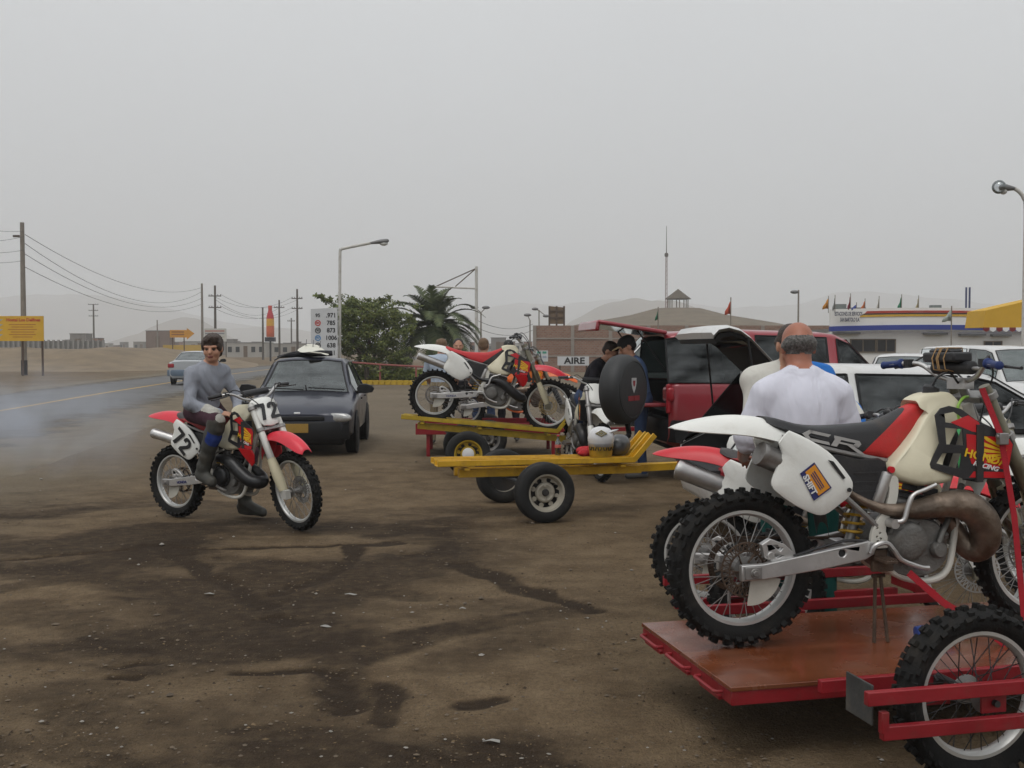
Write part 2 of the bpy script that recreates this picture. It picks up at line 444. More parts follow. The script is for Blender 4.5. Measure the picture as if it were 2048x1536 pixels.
# tyre scrapes and damp patches, as strokes over the dirt (photo points -> ground)
STROKES = [  # (points, half width m, strength)
    ([(0, 1030), (150, 1014), (300, 1008), (420, 1012)], 0.30, 0.55),
    ([(0, 1125), (240, 1104), (430, 1098), (620, 1094), (715, 1088)], 0.055, 0.75),
    ([(310, 1096), (380, 1134), (460, 1172), (515, 1212)], 0.11, 0.85),
    ([(722, 1092), (675, 1140), (600, 1172), (560, 1188)], 0.075, 0.8),
    ([(905, 1126), (1000, 1158), (1085, 1188), (1162, 1218)], 0.10, 0.8),
    ([(1150, 1218), (1030, 1240), (860, 1270), (700, 1318), (668, 1352), (690, 1414)], 0.16, 0.6),
    ([(660, 1345), (672, 1385), (704, 1420)], 0.075, 1.0),
    ([(540, 1236), (575, 1246), (598, 1256)], 0.07, 0.9),
    ([(455, 1350), (560, 1348), (650, 1340)], 0.045, 0.75),
    ([(222, 1330), (260, 1322), (300, 1318)], 0.05, 0.7),
    ([(215, 1358), (245, 1357)], 0.05, 0.9),
    ([(925, 1412), (980, 1408), (1035, 1404)], 0.055, 0.7),
    ([(745, 1380), (775, 1400), (790, 1440)], 0.07, 0.6),
    ([(0, 1180), (120, 1160), (230, 1165)], 0.16, 0.5),
    ([(60, 1210), (200, 1250), (330, 1270)], 0.2, 0.5),
    ([(640, 1190), (760, 1180), (830, 1190)], 0.13, 0.55),
    ([(430, 1120), (560, 1128), (580, 1140)], 0.12, 0.5),
    ([(745, 1090), (800, 1085)], 0.09, 0.8), ([(800, 1110), (850, 1108)], 0.06, 0.7),
    ([(720, 1030), (900, 1020), (1060, 1024), (1230, 1030)], 0.3, 0.35),
    ([(0, 1305), (140, 1298), (300, 1330)], 0.22, 0.45),
    ([(150, 1420), (165, 1470), (190, 1536)], 0.14, 0.5), ([(700, 1440), (720, 1500), (735, 1560)], 0.22, 0.4),
    ([(0, 990), (200, 985), (330, 1010)], 0.2, 0.35),
    ([(1100, 1260), (980, 1300), (900, 1330)], 0.25, 0.35),
    ([(250, 1075), (320, 1066), (400, 1060), (600, 1066), (800, 1060)], 0.16, 0.5),
    ([(100, 1395), (300, 1440), (500, 1430)], 0.25, 0.3),
]
wet = np.zeros_like(GX); rut = np.zeros_like(GX)
_jx = GX + (fbm(GX, GY, 0.5, 3, 11) - 0.5) * 0.30; _jy = GY + (fbm(GX, GY, 0.5, 3, 23) - 0.5) * 0.30
for pts, hw, st in STROKES:
    P = np.array([on_ground(*p)[:2] for p in pts]); P = np.array(catmull(P, 4))
    d = np.full_like(GX, 9e9)
    for a, b in zip(P[:-1], P[1:]):
        ba = b - a; t = np.clip(((_jx - a[0]) * ba[0] + (_jy - a[1]) * ba[1]) / (ba @ ba + 1e-9), 0, 1)
        d = np.minimum(d, np.hypot(_jx - a[0] - t * ba[0], _jy - a[1] - t * ba[1]))
    k = np.clip(1.9 - 1.45 * d / hw, 0, 1); brk = 0.45 + 0.75 * fbm(GX, GY, 0.22, 3, 5)
    wet = np.maximum(wet, (1.55 if hw < .13 else 1.2) * st * k * k * (3 - 2 * k) * brk); rut = np.maximum(rut, k * st * (hw < 0.15))
# churned damp zone round the bike: broad patches
_edge = 1.3 - 0.13 * (GY - 4)
zone = np.clip((_edge - GX) / 1.2, 0, 1) * np.clip((11.6 - GY) / 1.6, 0, 1) * np.clip((GX + 30) / 2, 0, 1)
pt = fbm(GX * 0.62, GY, 0.95, 5, 31); wet = np.maximum(wet, zone * np.clip((pt - 0.455) * 4.2, 0, 0.72))
wet = np.clip(wet + zone * 0.10 + 0.18 * np.clip((fbm(GX, GY, 0.7, 4, 51) - 0.5) * 4, 0, 1) * np.clip((14 - GY) / 3, 0, 1), 0, 1)
_cx = np.interp(GY, [-40, -10, 8, 26.9, 42, 64, 95, 150], [-6.6, -8.4, -10.3, -12.7, -14.6, -16.6, -17.6, -15])
verge = np.clip((6.8 - np.abs(GX - _cx) + 2.2 * (fbm(GX, GY, 2.5, 4, 77) - 0.5)) / 2.2, 0, 1)
grey = np.maximum(np.clip((GY - 13.5) / 7, 0, 1) * np.clip((GX + 10) / 4, 0.3, 1), verge)
GZ = -0.016 * rut + 0.018 * (fbm(GX, GY, 0.30, 5, 3) - 0.5) * np.clip((16 - np.abs(GY)) / 4, 0, 1) * np.clip((14 - np.abs(GX)) / 4, 0, 1)
n0, n1 = GX.shape
_id = np.arange(n0 * n1).reshape(n0, n1)
q = np.stack([_id[:-1, :-1], _id[1:, :-1], _id[1:, 1:], _id[:-1, 1:]], -1).reshape(-1, 4)
me = bpy.data.meshes.new('ground')
me.vertices.add(n0 * n1); me.vertices.foreach_set('co', np.stack([GX, GY, GZ], -1).astype(np.float32).ravel())
me.loops.add(len(q) * 4); me.loops.foreach_set('vertex_index', q.astype(np.int32).ravel())
me.polygons.add(len(q)); me.polygons.foreach_set('loop_start', np.arange(0, len(q) * 4, 4, dtype=np.int32))
me.polygons.foreach_set('use_smooth', np.ones(len(q), bool))
me.update(); me.validate()
for nm, arr in (('damp', wet), ('grey', grey)):
    a = me.attributes.new(nm, 'FLOAT', 'POINT'); a.data.foreach_set('value', arr.astype(np.float32).ravel())
gm = bpy.data.materials.new('dirt ground'); gm.use_nodes = True
n = gm.node_tree.nodes; l = gm.node_tree.links; bs = n['Principled BSDF']
def N(t, **kw):
    x = n.new(t)
    for k, v in kw.items():
        if k in x.inputs: x.inputs[k].default_value = v
        else: setattr(x, k, v)
    return x
tc = N('ShaderNodeTexCoord')
big = N('ShaderNodeTexNoise', Scale=0.35, Detail=5.0); mid = N('ShaderNodeTexNoise', Scale=3.2, Detail=8.0, Roughness=0.62)
fine = N('ShaderNodeTexNoise', Scale=38.0, Detail=8.0, Roughness=0.7); grit = N('ShaderNodeTexVoronoi', Scale=95.0)
for x in (big, mid, fine, grit): l.new(tc.outputs['Object'], x.inputs['Vector'])
dry = N('ShaderNodeValToRGB'); cr = dry.color_ramp
cr.elements[0].position = 0.28; cr.elements[0].color = (0.090, 0.060, 0.032, 1)
cr.elements[1].position = 0.72; cr.elements[1].color = (0.192, 0.137, 0.081, 1)
l.new(mid.outputs['Fac'], dry.inputs['Fac'])
gcol = N('ShaderNodeMix', data_type='RGBA'); gcol.inputs['B'].default_value = (0.16, 0.132, 0.095, 1)
ag = N('ShaderNodeAttribute', attribute_name='grey'); am = N('ShaderNodeMath', operation='MULTIPLY'); am.inputs[1].default_value = 0.75
l.new(ag.outputs['Fac'], am.inputs[0]); l.new(am.outputs[0], gcol.inputs['Factor']); l.new(dry.outputs[0], gcol.inputs['A'])
ad = N('ShaderNodeAttribute', attribute_name='damp')
clod = N('ShaderNodeTexNoise', Scale=11.0, Detail=9.0, Roughness=0.68); l.new(tc.outputs['Object'], clod.inputs['Vector'])
sm = N('ShaderNodeMath', operation='MULTIPLY_ADD'); sm.inputs[1].default_value = 0.75; sm.inputs[2].default_value = -0.375; l.new(fine.outputs['Fac'], sm.inputs[0])
sm2 = N('ShaderNodeMath', operation='MULTIPLY_ADD'); sm2.inputs[1].default_value = 1.0; sm2.inputs[2].default_value = -0.5; l.new(clod.outputs['Fac'], sm2.inputs[0])
s1 = N('ShaderNodeMath', operation='ADD'); l.new(sm.outputs[0], s1.inputs[0]); l.new(sm2.outputs[0], s1.inputs[1])
s3 = N('ShaderNodeMath', operation='ADD'); l.new(s1.outputs[0], s3.inputs[0]); l.new(ad.outputs['Fac'], s3.inputs[1])
s2 = N('ShaderNodeMapRange', interpolation_type='SMOOTHSTEP'); s2.inputs['From Min'].default_value = 0.10; s2.inputs['From Max'].default_value = 1.12; l.new(s3.outputs[0], s2.inputs['Value'])
wetc = N('ShaderNodeMix', data_type='RGBA'); wetc.inputs['B'].default_value = (0.030, 0.0185, 0.0095, 1)
l.new(s2.outputs[0], wetc.inputs['Factor']); l.new(gcol.outputs['Result'], wetc.inputs['A'])
fv = N('ShaderNodeMapRange'); fv.inputs['From Min'].default_value = 0.3; fv.inputs['From Max'].default_value = 0.7; fv.inputs['To Min'].default_value = 0.68; fv.inputs['To Max'].default_value = 1.3
l.new(fine.outputs['Fac'], fv.inputs['Value'])
gv = N('ShaderNodeMapRange'); gv.inputs['From Min'].default_value = 0.0; gv.inputs['From Max'].default_value = 0.6; gv.inputs['To Min'].default_value = 0.86; gv.inputs['To Max'].default_value = 1.1
l.new(grit.outputs['Distance'], gv.inputs['Value'])
bv = N('ShaderNodeMapRange'); bv.inputs['From Min'].default_value = 0.3; bv.inputs['From Max'].default_value = 0.7; bv.inputs['To Min'].default_value = 0.82; bv.inputs['To Max'].default_value = 1.15
l.new(big.outputs['Fac'], bv.inputs['Value'])
m1 = N('ShaderNodeMath', operation='MULTIPLY'); m2 = N('ShaderNodeMath', operation='MULTIPLY')
l.new(fv.outputs[0], m1.inputs[0]); l.new(gv.outputs[0], m1.inputs[1]); l.new(m1.outputs[0], m2.inputs[0]); l.new(bv.outputs[0], m2.inputs[1])
fin = N('ShaderNodeVectorMath', operation='SCALE'); l.new(wetc.outputs['Result'], fin.inputs[0]); l.new(m2.outputs[0], fin.inputs['Scale'])
l.new(fin.outputs[0], bs.inputs['Base Color']); bs.inputs['Roughness'].default_value = 0.93; bs.inputs['Specular IOR Level'].default_value = 0.2
h0 = N('ShaderNodeMath', operation='ADD'); l.new(fine.outputs['Fac'], h0.inputs[0]); l.new(clod.outputs['Fac'], h0.inputs[1])
hs = N('ShaderNodeMath', operation='MULTIPLY_ADD'); hs.inputs[1].default_value = 0.4; l.new(grit.outputs['Distance'], hs.inputs[0]); l.new(h0.outputs[0], hs.inputs[2])
bp = N('ShaderNodeBump', Strength=0.8, Distance=0.03); l.new(hs.outputs[0], bp.inputs['Height']); l.new(bp.outputs[0], bs.inputs['Normal'])
me.materials.append(gm)
structure(link('ground', me), 'brown packed dirt lot with dark damp tyre scrapes')

# ------------------------------------------------------------------ road on the left
ROADC = np.array(catmull([(-6.6, -40), (-8.4, -10), (-10.3, 8), (-12.7, 26.9), (-14.6, 42), (-16.6, 64), (-17.6, 95), (-15, 150), (-6, 230), (12, 330), (60, 520)], 40))
def ribbon(name, off0, off1, z, material, y0=-1e9, y1=1e9, jit=0.0, z_out=None):
    T = np.gradient(ROADC, axis=0); T /= np.linalg.norm(T, axis=1)[:, None]; Nn = np.stack([T[:, 1], -T[:, 0]], 1)
    vs = []; fs = []
    keep = [i for i in range(len(ROADC)) if y0 <= ROADC[i, 1] <= y1]
    for k, i in enumerate(keep):
        for o in (off0, off1):
            j = jit * (rnd.random() - 0.5)
            p = ROADC[i] + Nn[i] * (o + j); vs.append((p[0], p[1], z_out if (z_out is not None and o == off1) else z))
    for k in range(len(keep) - 1): fs.append((2 * k, 2 * k + 1, 2 * k + 3, 2 * k + 2))
    b = MB(); b.add(vs, fs)
    return b.mesh(name, material, 0, False)
M_ASPH = mat('asphalt', (0.118, 0.116, 0.115), 0.8, 0, 0.22, 0.5, 0.3, 60, 0.22, 0.5, spec=0.35)
M_SHOULD = mat('shoulder gravel', (0.125, 0.113, 0.095), 0.95, 0, 0.25, 1.5, 0.4, 40, 0.3, 1.0)
road = structure(link('road', ribbon('road', -3.7, 3.9, 0.012, M_ASPH, jit=0.22)), 'grey two lane asphalt road')
M_LINE = mat('road line yellow', (0.52, 0.33, 0.08), 0.8, 0, 0.2, 4, 0, 50, 0.5, 3, (0.07, 0.07, 0.07))
link('centre_line', ribbon('centre_line', -0.07, 0.07, 0.017, M_LINE), road)
# wind-blown dust lying over both asphalt edges
def dust_strip(a0, a1, u0, u1, z_out=None):
    me_ = ribbon('edge_dust', a0, a1, 0.016, M_DUST, y0=-30, y1=200, z_out=z_out); uv = me_.uv_layers.new(name='across'); 
    for lp in me_.loops: uv.data[lp.index].uv = (u1 if lp.vertex_index % 2 else u0, 0.0)
    return link('edge_dust', me_, road)
M_DUST = mat('edge dust', (0.15, 0.122, 0.085), 0.95, 0, 0.25, 1.5, 0.3, 30, spec=0.2)
_n = M_DUST.node_tree.nodes; _l = M_DUST.node_tree.links; _b = _n['Principled BSDF']; _uv = _n.new('ShaderNodeUVMap'); _uv.uv_map = 'across'; _sp = _n.new('ShaderNodeSeparateXYZ'); _l.new(_uv.outputs[0], _sp.inputs[0])
_z = _n.new('ShaderNodeTexNoise'); _z.inputs['Scale'].default_value = 0.9; _z.inputs['Detail'].default_value = 7; _z.inputs['Roughness'].default_value = .65; _tc = next(x for x in _n if x.type == 'TEX_COORD'); _l.new(_tc.outputs['Object'], _z.inputs['Vector'])
_a = _n.new('ShaderNodeMath'); _a.operation = 'ADD'; _l.new(_sp.outputs['X'], _a.inputs[0]); _l.new(_z.outputs['Fac'], _a.inputs[1])
_m = _n.new('ShaderNodeMapRange'); _m.interpolation_type = 'SMOOTHSTEP'; _m.inputs['From Min'].default_value = .72; _m.inputs['From Max'].default_value = 1.22; _l.new(_a.outputs[0], _m.inputs['Value']); _l.new(_m.outputs[0], _b.inputs['Alpha'])
dust_strip(1.2, 4.1, 0, .85); dust_strip(4.1, 6.0, .85, 1.0, -.03); dust_strip(-1.8, -3.95, 0, .85); dust_strip(-3.95, -5.6, .85, 1.0, -.03)

# ------------------------------------------------------------------ hills
M_HILL = mat('desert hill', (0.20, 0.165, 0.125), 1.0, 0, 0.2, 0.01, 0, 1)
def ridge(name, crest, D, depth, label, seed=1):
    P = np.array(catmull([at(u, v, D)[:] for u, v in crest], 6))
    rows = 22; vs = []; fs = []
    k = len(P)
    for i in range(rows):
        t = i / (rows - 1) * 2 - 1                      # front foot .. crest .. back foot
        fall = (1 - abs(t)) ** 1.25
        for j in range(k):
            x, y = P[j, 0], D + t * depth
            hh = P[j, 2] * fall
            hh += (fbm(np.array(x + seed * 91), np.array(y), depth * 0.22, 4, seed) - 0.5) * P[j, 2] * 0.30 * (1 - abs(t)) * (abs(t) > 0.02)
            vs.append((x, y, max(-0.5, hh) if abs(t) < 1 else -0.5))
    for i in range(rows - 1):
        for j in range(k - 1): fs.append((i * k + j, i * k + j + 1, (i + 1) * k + j + 1, (i + 1) * k + j))
    b = MB(); b.add(vs, fs)
    structure(b.build(name, M_HILL, None, 180, fix=False), label)
ridge('hill', [(-420, 615), (-200, 600), (0, 590), (100, 583), (200, 588), (300, 605), (400, 628), (480, 645), (600, 662), (720, 692)], 2600, 700, 'long bare ridge fading in the haze behind the road', 1)
ridge('hill', [(290, 692), (320, 652), (345, 636), (370, 632), (400, 640), (440, 668), (475, 692)], 1350, 260, 'small rounded bare hill beyond the arrow sign', 2)
ridge('hill', [(400, 692), (450, 658), (520, 650), (600, 657), (690, 692)], 2000, 350, 'low grey hill beyond the bottle shaped sign', 3)
ridge('hill', [(820, 692), (900, 640), (980, 612), (1080, 602), (1200, 598), (1300, 596), (1400, 606), (1500, 612), (1580, 610), (1650, 590), (1700, 580), (1800, 588), (1950, 603), (2100, 606), (2300, 612), (2600, 640)], 2900, 700, 'far mountain ridge behind the service station', 4)
ridge('hill', [(1080, 694), (1140, 640), (1200, 610), (1260, 593), (1310, 590), (1360, 600), (1430, 628), (1500, 642), (1600, 668), (1690, 690)], 1300, 260, 'nearer tan hill behind the thatched conical roof', 5)

# pebbles and litter on the dirt
def pebbles():
    b = MB()
    ico = [(0, 0, 1), (0.9, 0, 0.35), (0.25, 0.85, 0.4), (-0.75, 0.5, 0.3), (-0.7, -0.55, 0.35), (0.3, -0.85, 0.3), (0, 0, -0.3)]
    fc = [(0, 1, 2), (0, 2, 3), (0, 3, 4), (0, 4, 5), (0, 5, 1), (6, 2, 1), (6, 3, 2), (6, 4, 3), (6, 5, 4), (6, 1, 5)]
    for i in range(3200):
        u = rnd.uniform(-200, 2200); v = 850 + 760 * rnd.random() ** 1.3
        p = on_ground(u, v)
        s = abs(rnd.gauss(0, 1)) * 0.0042 + 0.003
        if rnd.random() < 0.02: s *= 2.2
        a = rnd.uniform(0, 6.28)
        M = Matrix.Translation((p.x, p.y, 0.002)) @ Matrix.Rotation(a, 4, 'Z') @ Matrix.Diagonal((s * rnd.uniform(0.8, 1.6), s, s * rnd.uniform(0.5, 0.9), 1))
        b.add(ico, fc, M, 0 if rnd.random() < 0.88 else 1)
    o = b.build('gravel', [mat('stone brown', (0.13, 0.10, 0.07), 0.95, 0, 0.3, 3), mat('stone pale', (0.26, 0.24, 0.21), 0.9, 0, 0.25, 3)], None, 0, fix=False)
    tag(o, 'scattered small stones lying on the dirt lot', 'gravel', kind='stuff')
pebbles()
def clods():
    b = MB(); g = random.Random(77)
    oct_ = [(0, 0, .9), (1, .1, 0), (.1, 1, 0), (-1, 0, .1), (0, -1, 0)]; fc = [(0, 1, 2), (0, 2, 3), (0, 3, 4), (0, 4, 1)]
    for i in range(7000):
        u = g.uniform(-150, 1500); v = 930 + 660 * g.random() ** 1.2; p = on_ground(u, v); s = .0025 + abs(g.gauss(0, .0022)); q = .0 if g.random() < .985 else .006; s += q
        M = Matrix.Translation((p.x + g.gauss(0, .03), p.y + g.gauss(0, .05), 0.0)) @ Matrix.Rotation(g.uniform(0, 6.28), 4, 'Z') @ Matrix.Diagonal((s * g.uniform(.8, 1.7), s, s * g.uniform(.5, 1.0), 1)); b.add(oct_, fc, M, 0 if g.random() < .6 else 1)
    o = b.build('dirt_crumbs', [mat('dark soil crumb', (.045, .029, .016), 1, 0, .3, 3), mat('dry soil crumb', (.16, .11, .06), 1, 0, .3, 3)], None, 0, fix=False); tag(o, 'loose dark soil crumbs strewn over the dirt lot', 'soil', kind='stuff')
clods()
# ------------------------------------------------------------------ dirt bikes
RUBBER = mat('knobbly rubber', (0.011, 0.0108, 0.0105), 0.8, 0, 0.25, 12, 0.25, 120, 0.34, 9, (0.06, 0.049, 0.037), spec=0.25)
RUBBER_CLEAN = mat('tyre rubber', (0.014, 0.014, 0.014), 0.75, 0, 0.2, 8, 0.1, 90, 0.3, 6, (0.09, 0.08, 0.065), spec=0.35)
ALU = mat('brushed aluminium', (0.56, 0.55, 0.54), 0.4, 0.85, 0.1, 14, 0.05, 200, 0.22, 10)
ALU_RIM = mat('rim aluminium', (0.62, 0.62, 0.60), 0.42, 0.65, 0.08, 10, 0, 80, 0.15, 8)
STEEL = mat('dull steel', (0.30, 0.29, 0.28), 0.48, 0.8, 0.15, 15, 0.05, 120, 0.3, 12)
DARKMETAL = mat('dark metal', (0.05, 0.05, 0.052), 0.5, 0.6, 0.2, 14, 0.05, 90, 0.3, 8)
RUST = mat('rusty steel', (0.085, 0.055, 0.038), 0.75, 0.3, 0.35, 18, 0.2, 90, 0.4, 14, (0.13, 0.085, 0.05))
ENGINE = mat('engine casting', (0.17, 0.165, 0.155), 0.55, 0.6, 0.3, 14, 0.25, 90, 0.5, 9, (0.085, 0.06, 0.038))
PIPE_RAW = mat('heat browned pipe', (0.20, 0.155, 0.12), 0.42, 0.75, 0.6, 9, 0.3, 30, 0.5, 12, (0.085, 0.055, 0.032))
PIPE_BLACK = mat('black pipe', (0.016, 0.016, 0.017), 0.35, 0.2, 0.2, 9, 0.05, 60, 0.2, 8)
BLACKP = mat('black plastic', (0.02, 0.02, 0.022), 0.45, 0, 0.2, 9, 0.08, 90, 0.25, 7, (0.09, 0.08, 0.065))
WHITEP = mat('white plastic', (0.76, 0.76, 0.72), 0.38, 0, 0.06, 5, 0.05, 60, 0.22, 7, (0.42, 0.36, 0.26), spec=0.5)
CREAM = mat('cream tank plastic', (0.66, 0.61, 0.45), 0.42, 0, 0.08, 4, 0.03, 60, 0.16, 5, (0.36, 0.27, 0.16))
CREAM_GUARD = mat('cream fork guard', (0.50, 0.45, 0.31), 0.5, 0, 0.1, 6, 0.04, 60, 0.25, 7, (0.26, 0.21, 0.14))
REDP = mat('red plastic', (0.56, 0.012, 0.022), 0.36, 0, 0.08, 5, 0.03, 60, 0.12, 6, (0.3, 0.1, 0.07))
PINKRED = mat('faded red plastic', (0.66, 0.028, 0.05), 0.36, 0, 0.08, 5, 0.03, 60, 0.12, 6, (0.34, 0.12, 0.1))
ORANGEP = mat('orange plastic', (0.75, 0.14, 0.02), 0.4, 0, 0.08, 5, 0, 60, 0.12, 6)
YELLOWD = mat('yellow decal', (0.78, 0.50, 0.02), 0.4, 0, 0.05, 9)
REDD = mat('red decal', (0.52, 0.008, 0.014), 0.35, 0, 0.06, 9, 0, 60, 0.1, 8)
BLACKD = mat('black decal', (0.012, 0.012, 0.013), 0.5, 0, 0.1, 9)
WHITED = mat('white decal', (0.7, 0.7, 0.7), 0.45, 0, 0.05, 9)
BLUED = mat('navy decal', (0.02, 0.025, 0.12), 0.45, 0, 0.05, 9)
ORANGED = mat('orange decal', (0.68, 0.27, 0.02), 0.45, 0, 0.05, 9)
WHITEFRAME = mat('white frame paint', (0.62, 0.60, 0.54), 0.45, 0.0, 0.1, 9, 0.05, 80, 0.32, 9, (0.22, 0.15, 0.09))
BLUEGRIP = mat('blue rubber grip', (0.012, 0.03, 0.13), 0.6, 0, 0.15, 20, 0.2, 200, 0.1, 9)
GREENHOSE = mat('green hose', (0.22, 0.42, 0.05), 0.4, 0, 0.1, 9)
FORKTUBE = mat('worn fork tube', (0.20, 0.185, 0.135), 0.4, 0.7, 0.2, 10, 0.05, 80, 0.3, 9)
SPRINGY = mat('yellow spring', (0.62, 0.36, 0.03), 0.5, 0, 0.15, 12, 0, 60, 0.4, 9)
GUARDW = mat('disc guard plastic', (0.50, 0.48, 0.42), 0.5, 0, 0.1, 9, 0.05, 80, 0.3, 8)
SEAT_BK_RED = two_tone('seat black with red nose', (0.022, 0.022, 0.024), (0.50, 0.018, 0.018), (0.226, -0.289, -0.1197))
SEAT_RED_BK = two_tone('seat red with black nose', (0.50, 0.022, 0.026), (0.022, 0.022, 0.024), (0.226, -0.289, -0.108))
SEAT_RED = two_tone('seat dull red with grey top', (0.30, 0.02, 0.02), (0.05, 0.045, 0.045), (-0.05, 1.0, 0.925))
SEAT_BK = two_tone('seat plain black', (0.022, 0.022, 0.024), (0.022, 0.022, 0.024), (1, 0, 9))

YAX = Matrix.Rotation(math.pi / 2, 4, 'X')            # local Z of a lathe -> -Y
def lathe_y(b, prof, c, n=32, closed=False, mi=0):
    """(r, y) profile turned about the wheel axle (Y) at c"""
    M = Matrix.Translation(c) @ Matrix.Rotation(-math.pi / 2, 4, 'X')
    return b.lathe([(r, y) for r, y in prof], M, n, closed, mi)

_wheel_cache = {}
def wheel_meshes(kind):
    if kind in _wheel_cache: return _wheel_cache[kind]
    if kind == 'rear': Rt, rim, w, kh = 0.323, 0.246, 0.052, 0.018
    elif kind == 'trailer': Rt, rim, w, kh = 0.310, 0.232, 0.05, 0.017
    else: Rt, rim, w, kh = 0.334, 0.272, 0.040, 0.015
    b = MB()
    pr = [(rim - 0.004, -w * 0.42), (rim + 0.004, -w * 0.62), (rim + 0.018, -w * 0.86), ((rim + Rt) / 2, -w * 1.0), (Rt - 0.02, -w * 0.95),
          (Rt - 0.006, -w * 0.62), (Rt, -w * 0.25)]
    pr = pr + [(r, -y) for r, y in pr[::-1]]
    lathe_y(b, pr, (0, 0, 0), 64)
    rows = 34 if kind != 'front' else 38
    rr = random.Random(3)
    def knob(a, y, sx, sy, tilt, h):
        # box standing on the tread at angle a, lateral y
        drop = 0.0 if abs(y) < w * 0.4 else (0.012 if abs(y) < w * 0.8 else 0.026)
        M = Matrix.Rotation(a, 4, 'Y') @ Matrix.Translation((0, y, Rt - drop)) @ Matrix.Rotation(tilt, 4, 'X')
        j = 0.93 + 0.14 * rr.random()
        x0, y0, z0, z1 = sx / 2, sy / 2 * j, -0.014, h
        vs = [(-x0, -y0, z0), (x0, -y0, z0), (x0, y0, z0), (-x0, y0, z0), (-x0 * .82, -y0 * .85, z1), (x0 * .82, -y0 * .85, z1), (x0 * .82, y0 * .85, z1), (-x0 * .82, y0 * .85, z1)]
        b.add(vs, [(0, 1, 5, 4), (1, 2, 6, 5), (2, 3, 7, 6), (3, 0, 4, 7), (4, 5, 6, 7)], M)
    for i in range(rows):
        a = 2 * math.pi * i / rows
        if i % 2 == 0:
            for y in (-0.30, 0.30): knob(a, y * w, 0.026, w * 0.42, 0, kh)
        else:
            knob(a, 0, 0.024, w * 0.55, 0, kh)
            for s in (-1, 1): knob(a, s * w * 0.62, 0.026, w * 0.36, -s * 0.35, kh)
        for s in (-1, 1): knob(a + math.pi / rows, s * w * 0.93, 0.028, w * 0.34, -s * 0.85, kh * 1.05)
    tyre = b.mesh('tyre', RUBBER, 30)
    b = MB(); wr = w * 0.52
    lathe_y(b, [(rim - 0.010, -wr * 0.45), (rim + 0.002, -wr * 0.75), (rim + 0.011, -wr), (rim + 0.013, -wr * 1.06), (rim - 0.012, -wr * 1.06), (rim - 0.022, -wr * 0.55), (rim - 0.024, 0),
                (rim - 0.022, wr * 0.55), (rim - 0.012, wr * 1.06), (rim + 0.013, wr * 1.06), (rim + 0.011, wr), (rim + 0.002, wr * .75), (rim - 0.010, wr * .45)], (0, 0, 0), 56)
    rimm = b.mesh('rim', ALU_RIM, 40)
    b = MB(); hw = 0.055 if kind != 'front' else 0.048; hr = 0.036 if kind != 'front' else 0.026
    lathe_y(b, [(0.001, -hw - .012), (0.018, -hw - .012), (0.02, -hw), (hr + .018, -hw), (hr + .018, -hw + .008), (hr, -hw + .014), (hr - .006, 0), (hr, hw - .014), (hr + .018, hw - .008), (hr + .018, hw), (.02, hw), (.018, hw + .012), (.001, hw + .012)], (0, 0, 0), 24)
    hub = b.mesh('hub', STEEL, 40)
    b = MB()
    for i in range(36):
        a = 2 * math.pi * i / 36; s = -1 if i % 2 else 1; tw = (0.42 if (i // 2) % 2 else -0.42)
        p = Vector((math.sin(a + tw) * (hr + .015), s * (hw - .004), math.cos(a + tw) * (hr + .015))); q = Vector((math.sin(a) * (rim - 0.018), s * 0.004, math.cos(a) * (rim - 0.018)))
        b.tube([p, q], 0.0021, 4, cap=False)
    spk = b.mesh('spokes', STEEL if kind != 'trailer' else DARKMETAL, 40)
    out = {'tyre': tyre, 'rim': rimm, 'hub': hub, 'spokes': spk}
    _wheel_cache[kind] = out
    return out

def vented_disc(r0, r1, n=30):
    b = MB(); t = 0.002
    lathe_y(b, [(r1 - 0.007, -t), (r1, -t), (r1, t), (r1 - .007, t)], (0, 0, 0), 48, True)
    lathe_y(b, [(r0, -t), (r0 + .008, -t), (r0 + .008, t), (r0, t)], (0, 0, 0), 48, True)
    for i in range(n):
        a = 2 * math.pi * i / n
        for d in (0.10, -0.10):
            p = Vector((math.sin(a) * (r0 + .004), 0, math.cos(a) * (r0 + .004))); q = Vector((math.sin(a + d) * (r1 - .003), 0, math.cos(a + d) * (r1 - .003)))
            b.beam(p, q, 0.0036, 0.006, up=(0, 1, 0))
    for i in range(6):
        a = 2 * math.pi * i / 6
        b.beam((math.sin(a) * .03, 0, math.cos(a) * .03), (math.sin(a + .3) * r0, 0, math.cos(a + .3) * r0), 0.0035, 0.01, up=(0, 1, 0))
    return b

def add_wheel(parent, kind, M, name, disc=None, sprocket=False, disc_mat=None):
    w = empty(name, parent=parent); w.matrix_local = M
    ms = wheel_meshes(kind)
    for k in ('tyre', 'rim', 'hub', 'spokes'): link(k, ms[k], w)
    if disc:
        r0, r1, y = disc
        key = ('disc', r0, r1, disc_mat.name if disc_mat else '')
        if key not in _wheel_cache: _wheel_cache[key] = vented_disc(r0, r1).mesh('brake_disc', disc_mat or STEEL, 30)
        link('brake_disc', _wheel_cache[key], w, M=Matrix.Translation((0, y, 0)))
    if sprocket:
        if 'spr' not in _wheel_cache:
            b = MB(); lathe_y(b, [(0.098, -.003), (0.112, -.003), (.112, .003), (.098, .003)], (0, 0, 0), 40, True)
            for i in range(48):
                a = 2 * math.pi * i / 48; b.box((0, 0, .114), (.007, .005, .008), Matrix.Rotation(a, 4, 'Y'))
            for i in range(6):
                a = 2 * math.pi * i / 6; b.beam((math.sin(a) * .045, 0, math.cos(a) * .045), (math.sin(a) * .1, 0, math.cos(a) * .1), .004, .018, up=(0, 1, 0))
            _wheel_cache['spr'] = b.mesh('sprocket', RUST, 30)
        link('sprocket', _wheel_cache['spr'], w, M=Matrix.Translation((0, 0.062, 0)))
    return w

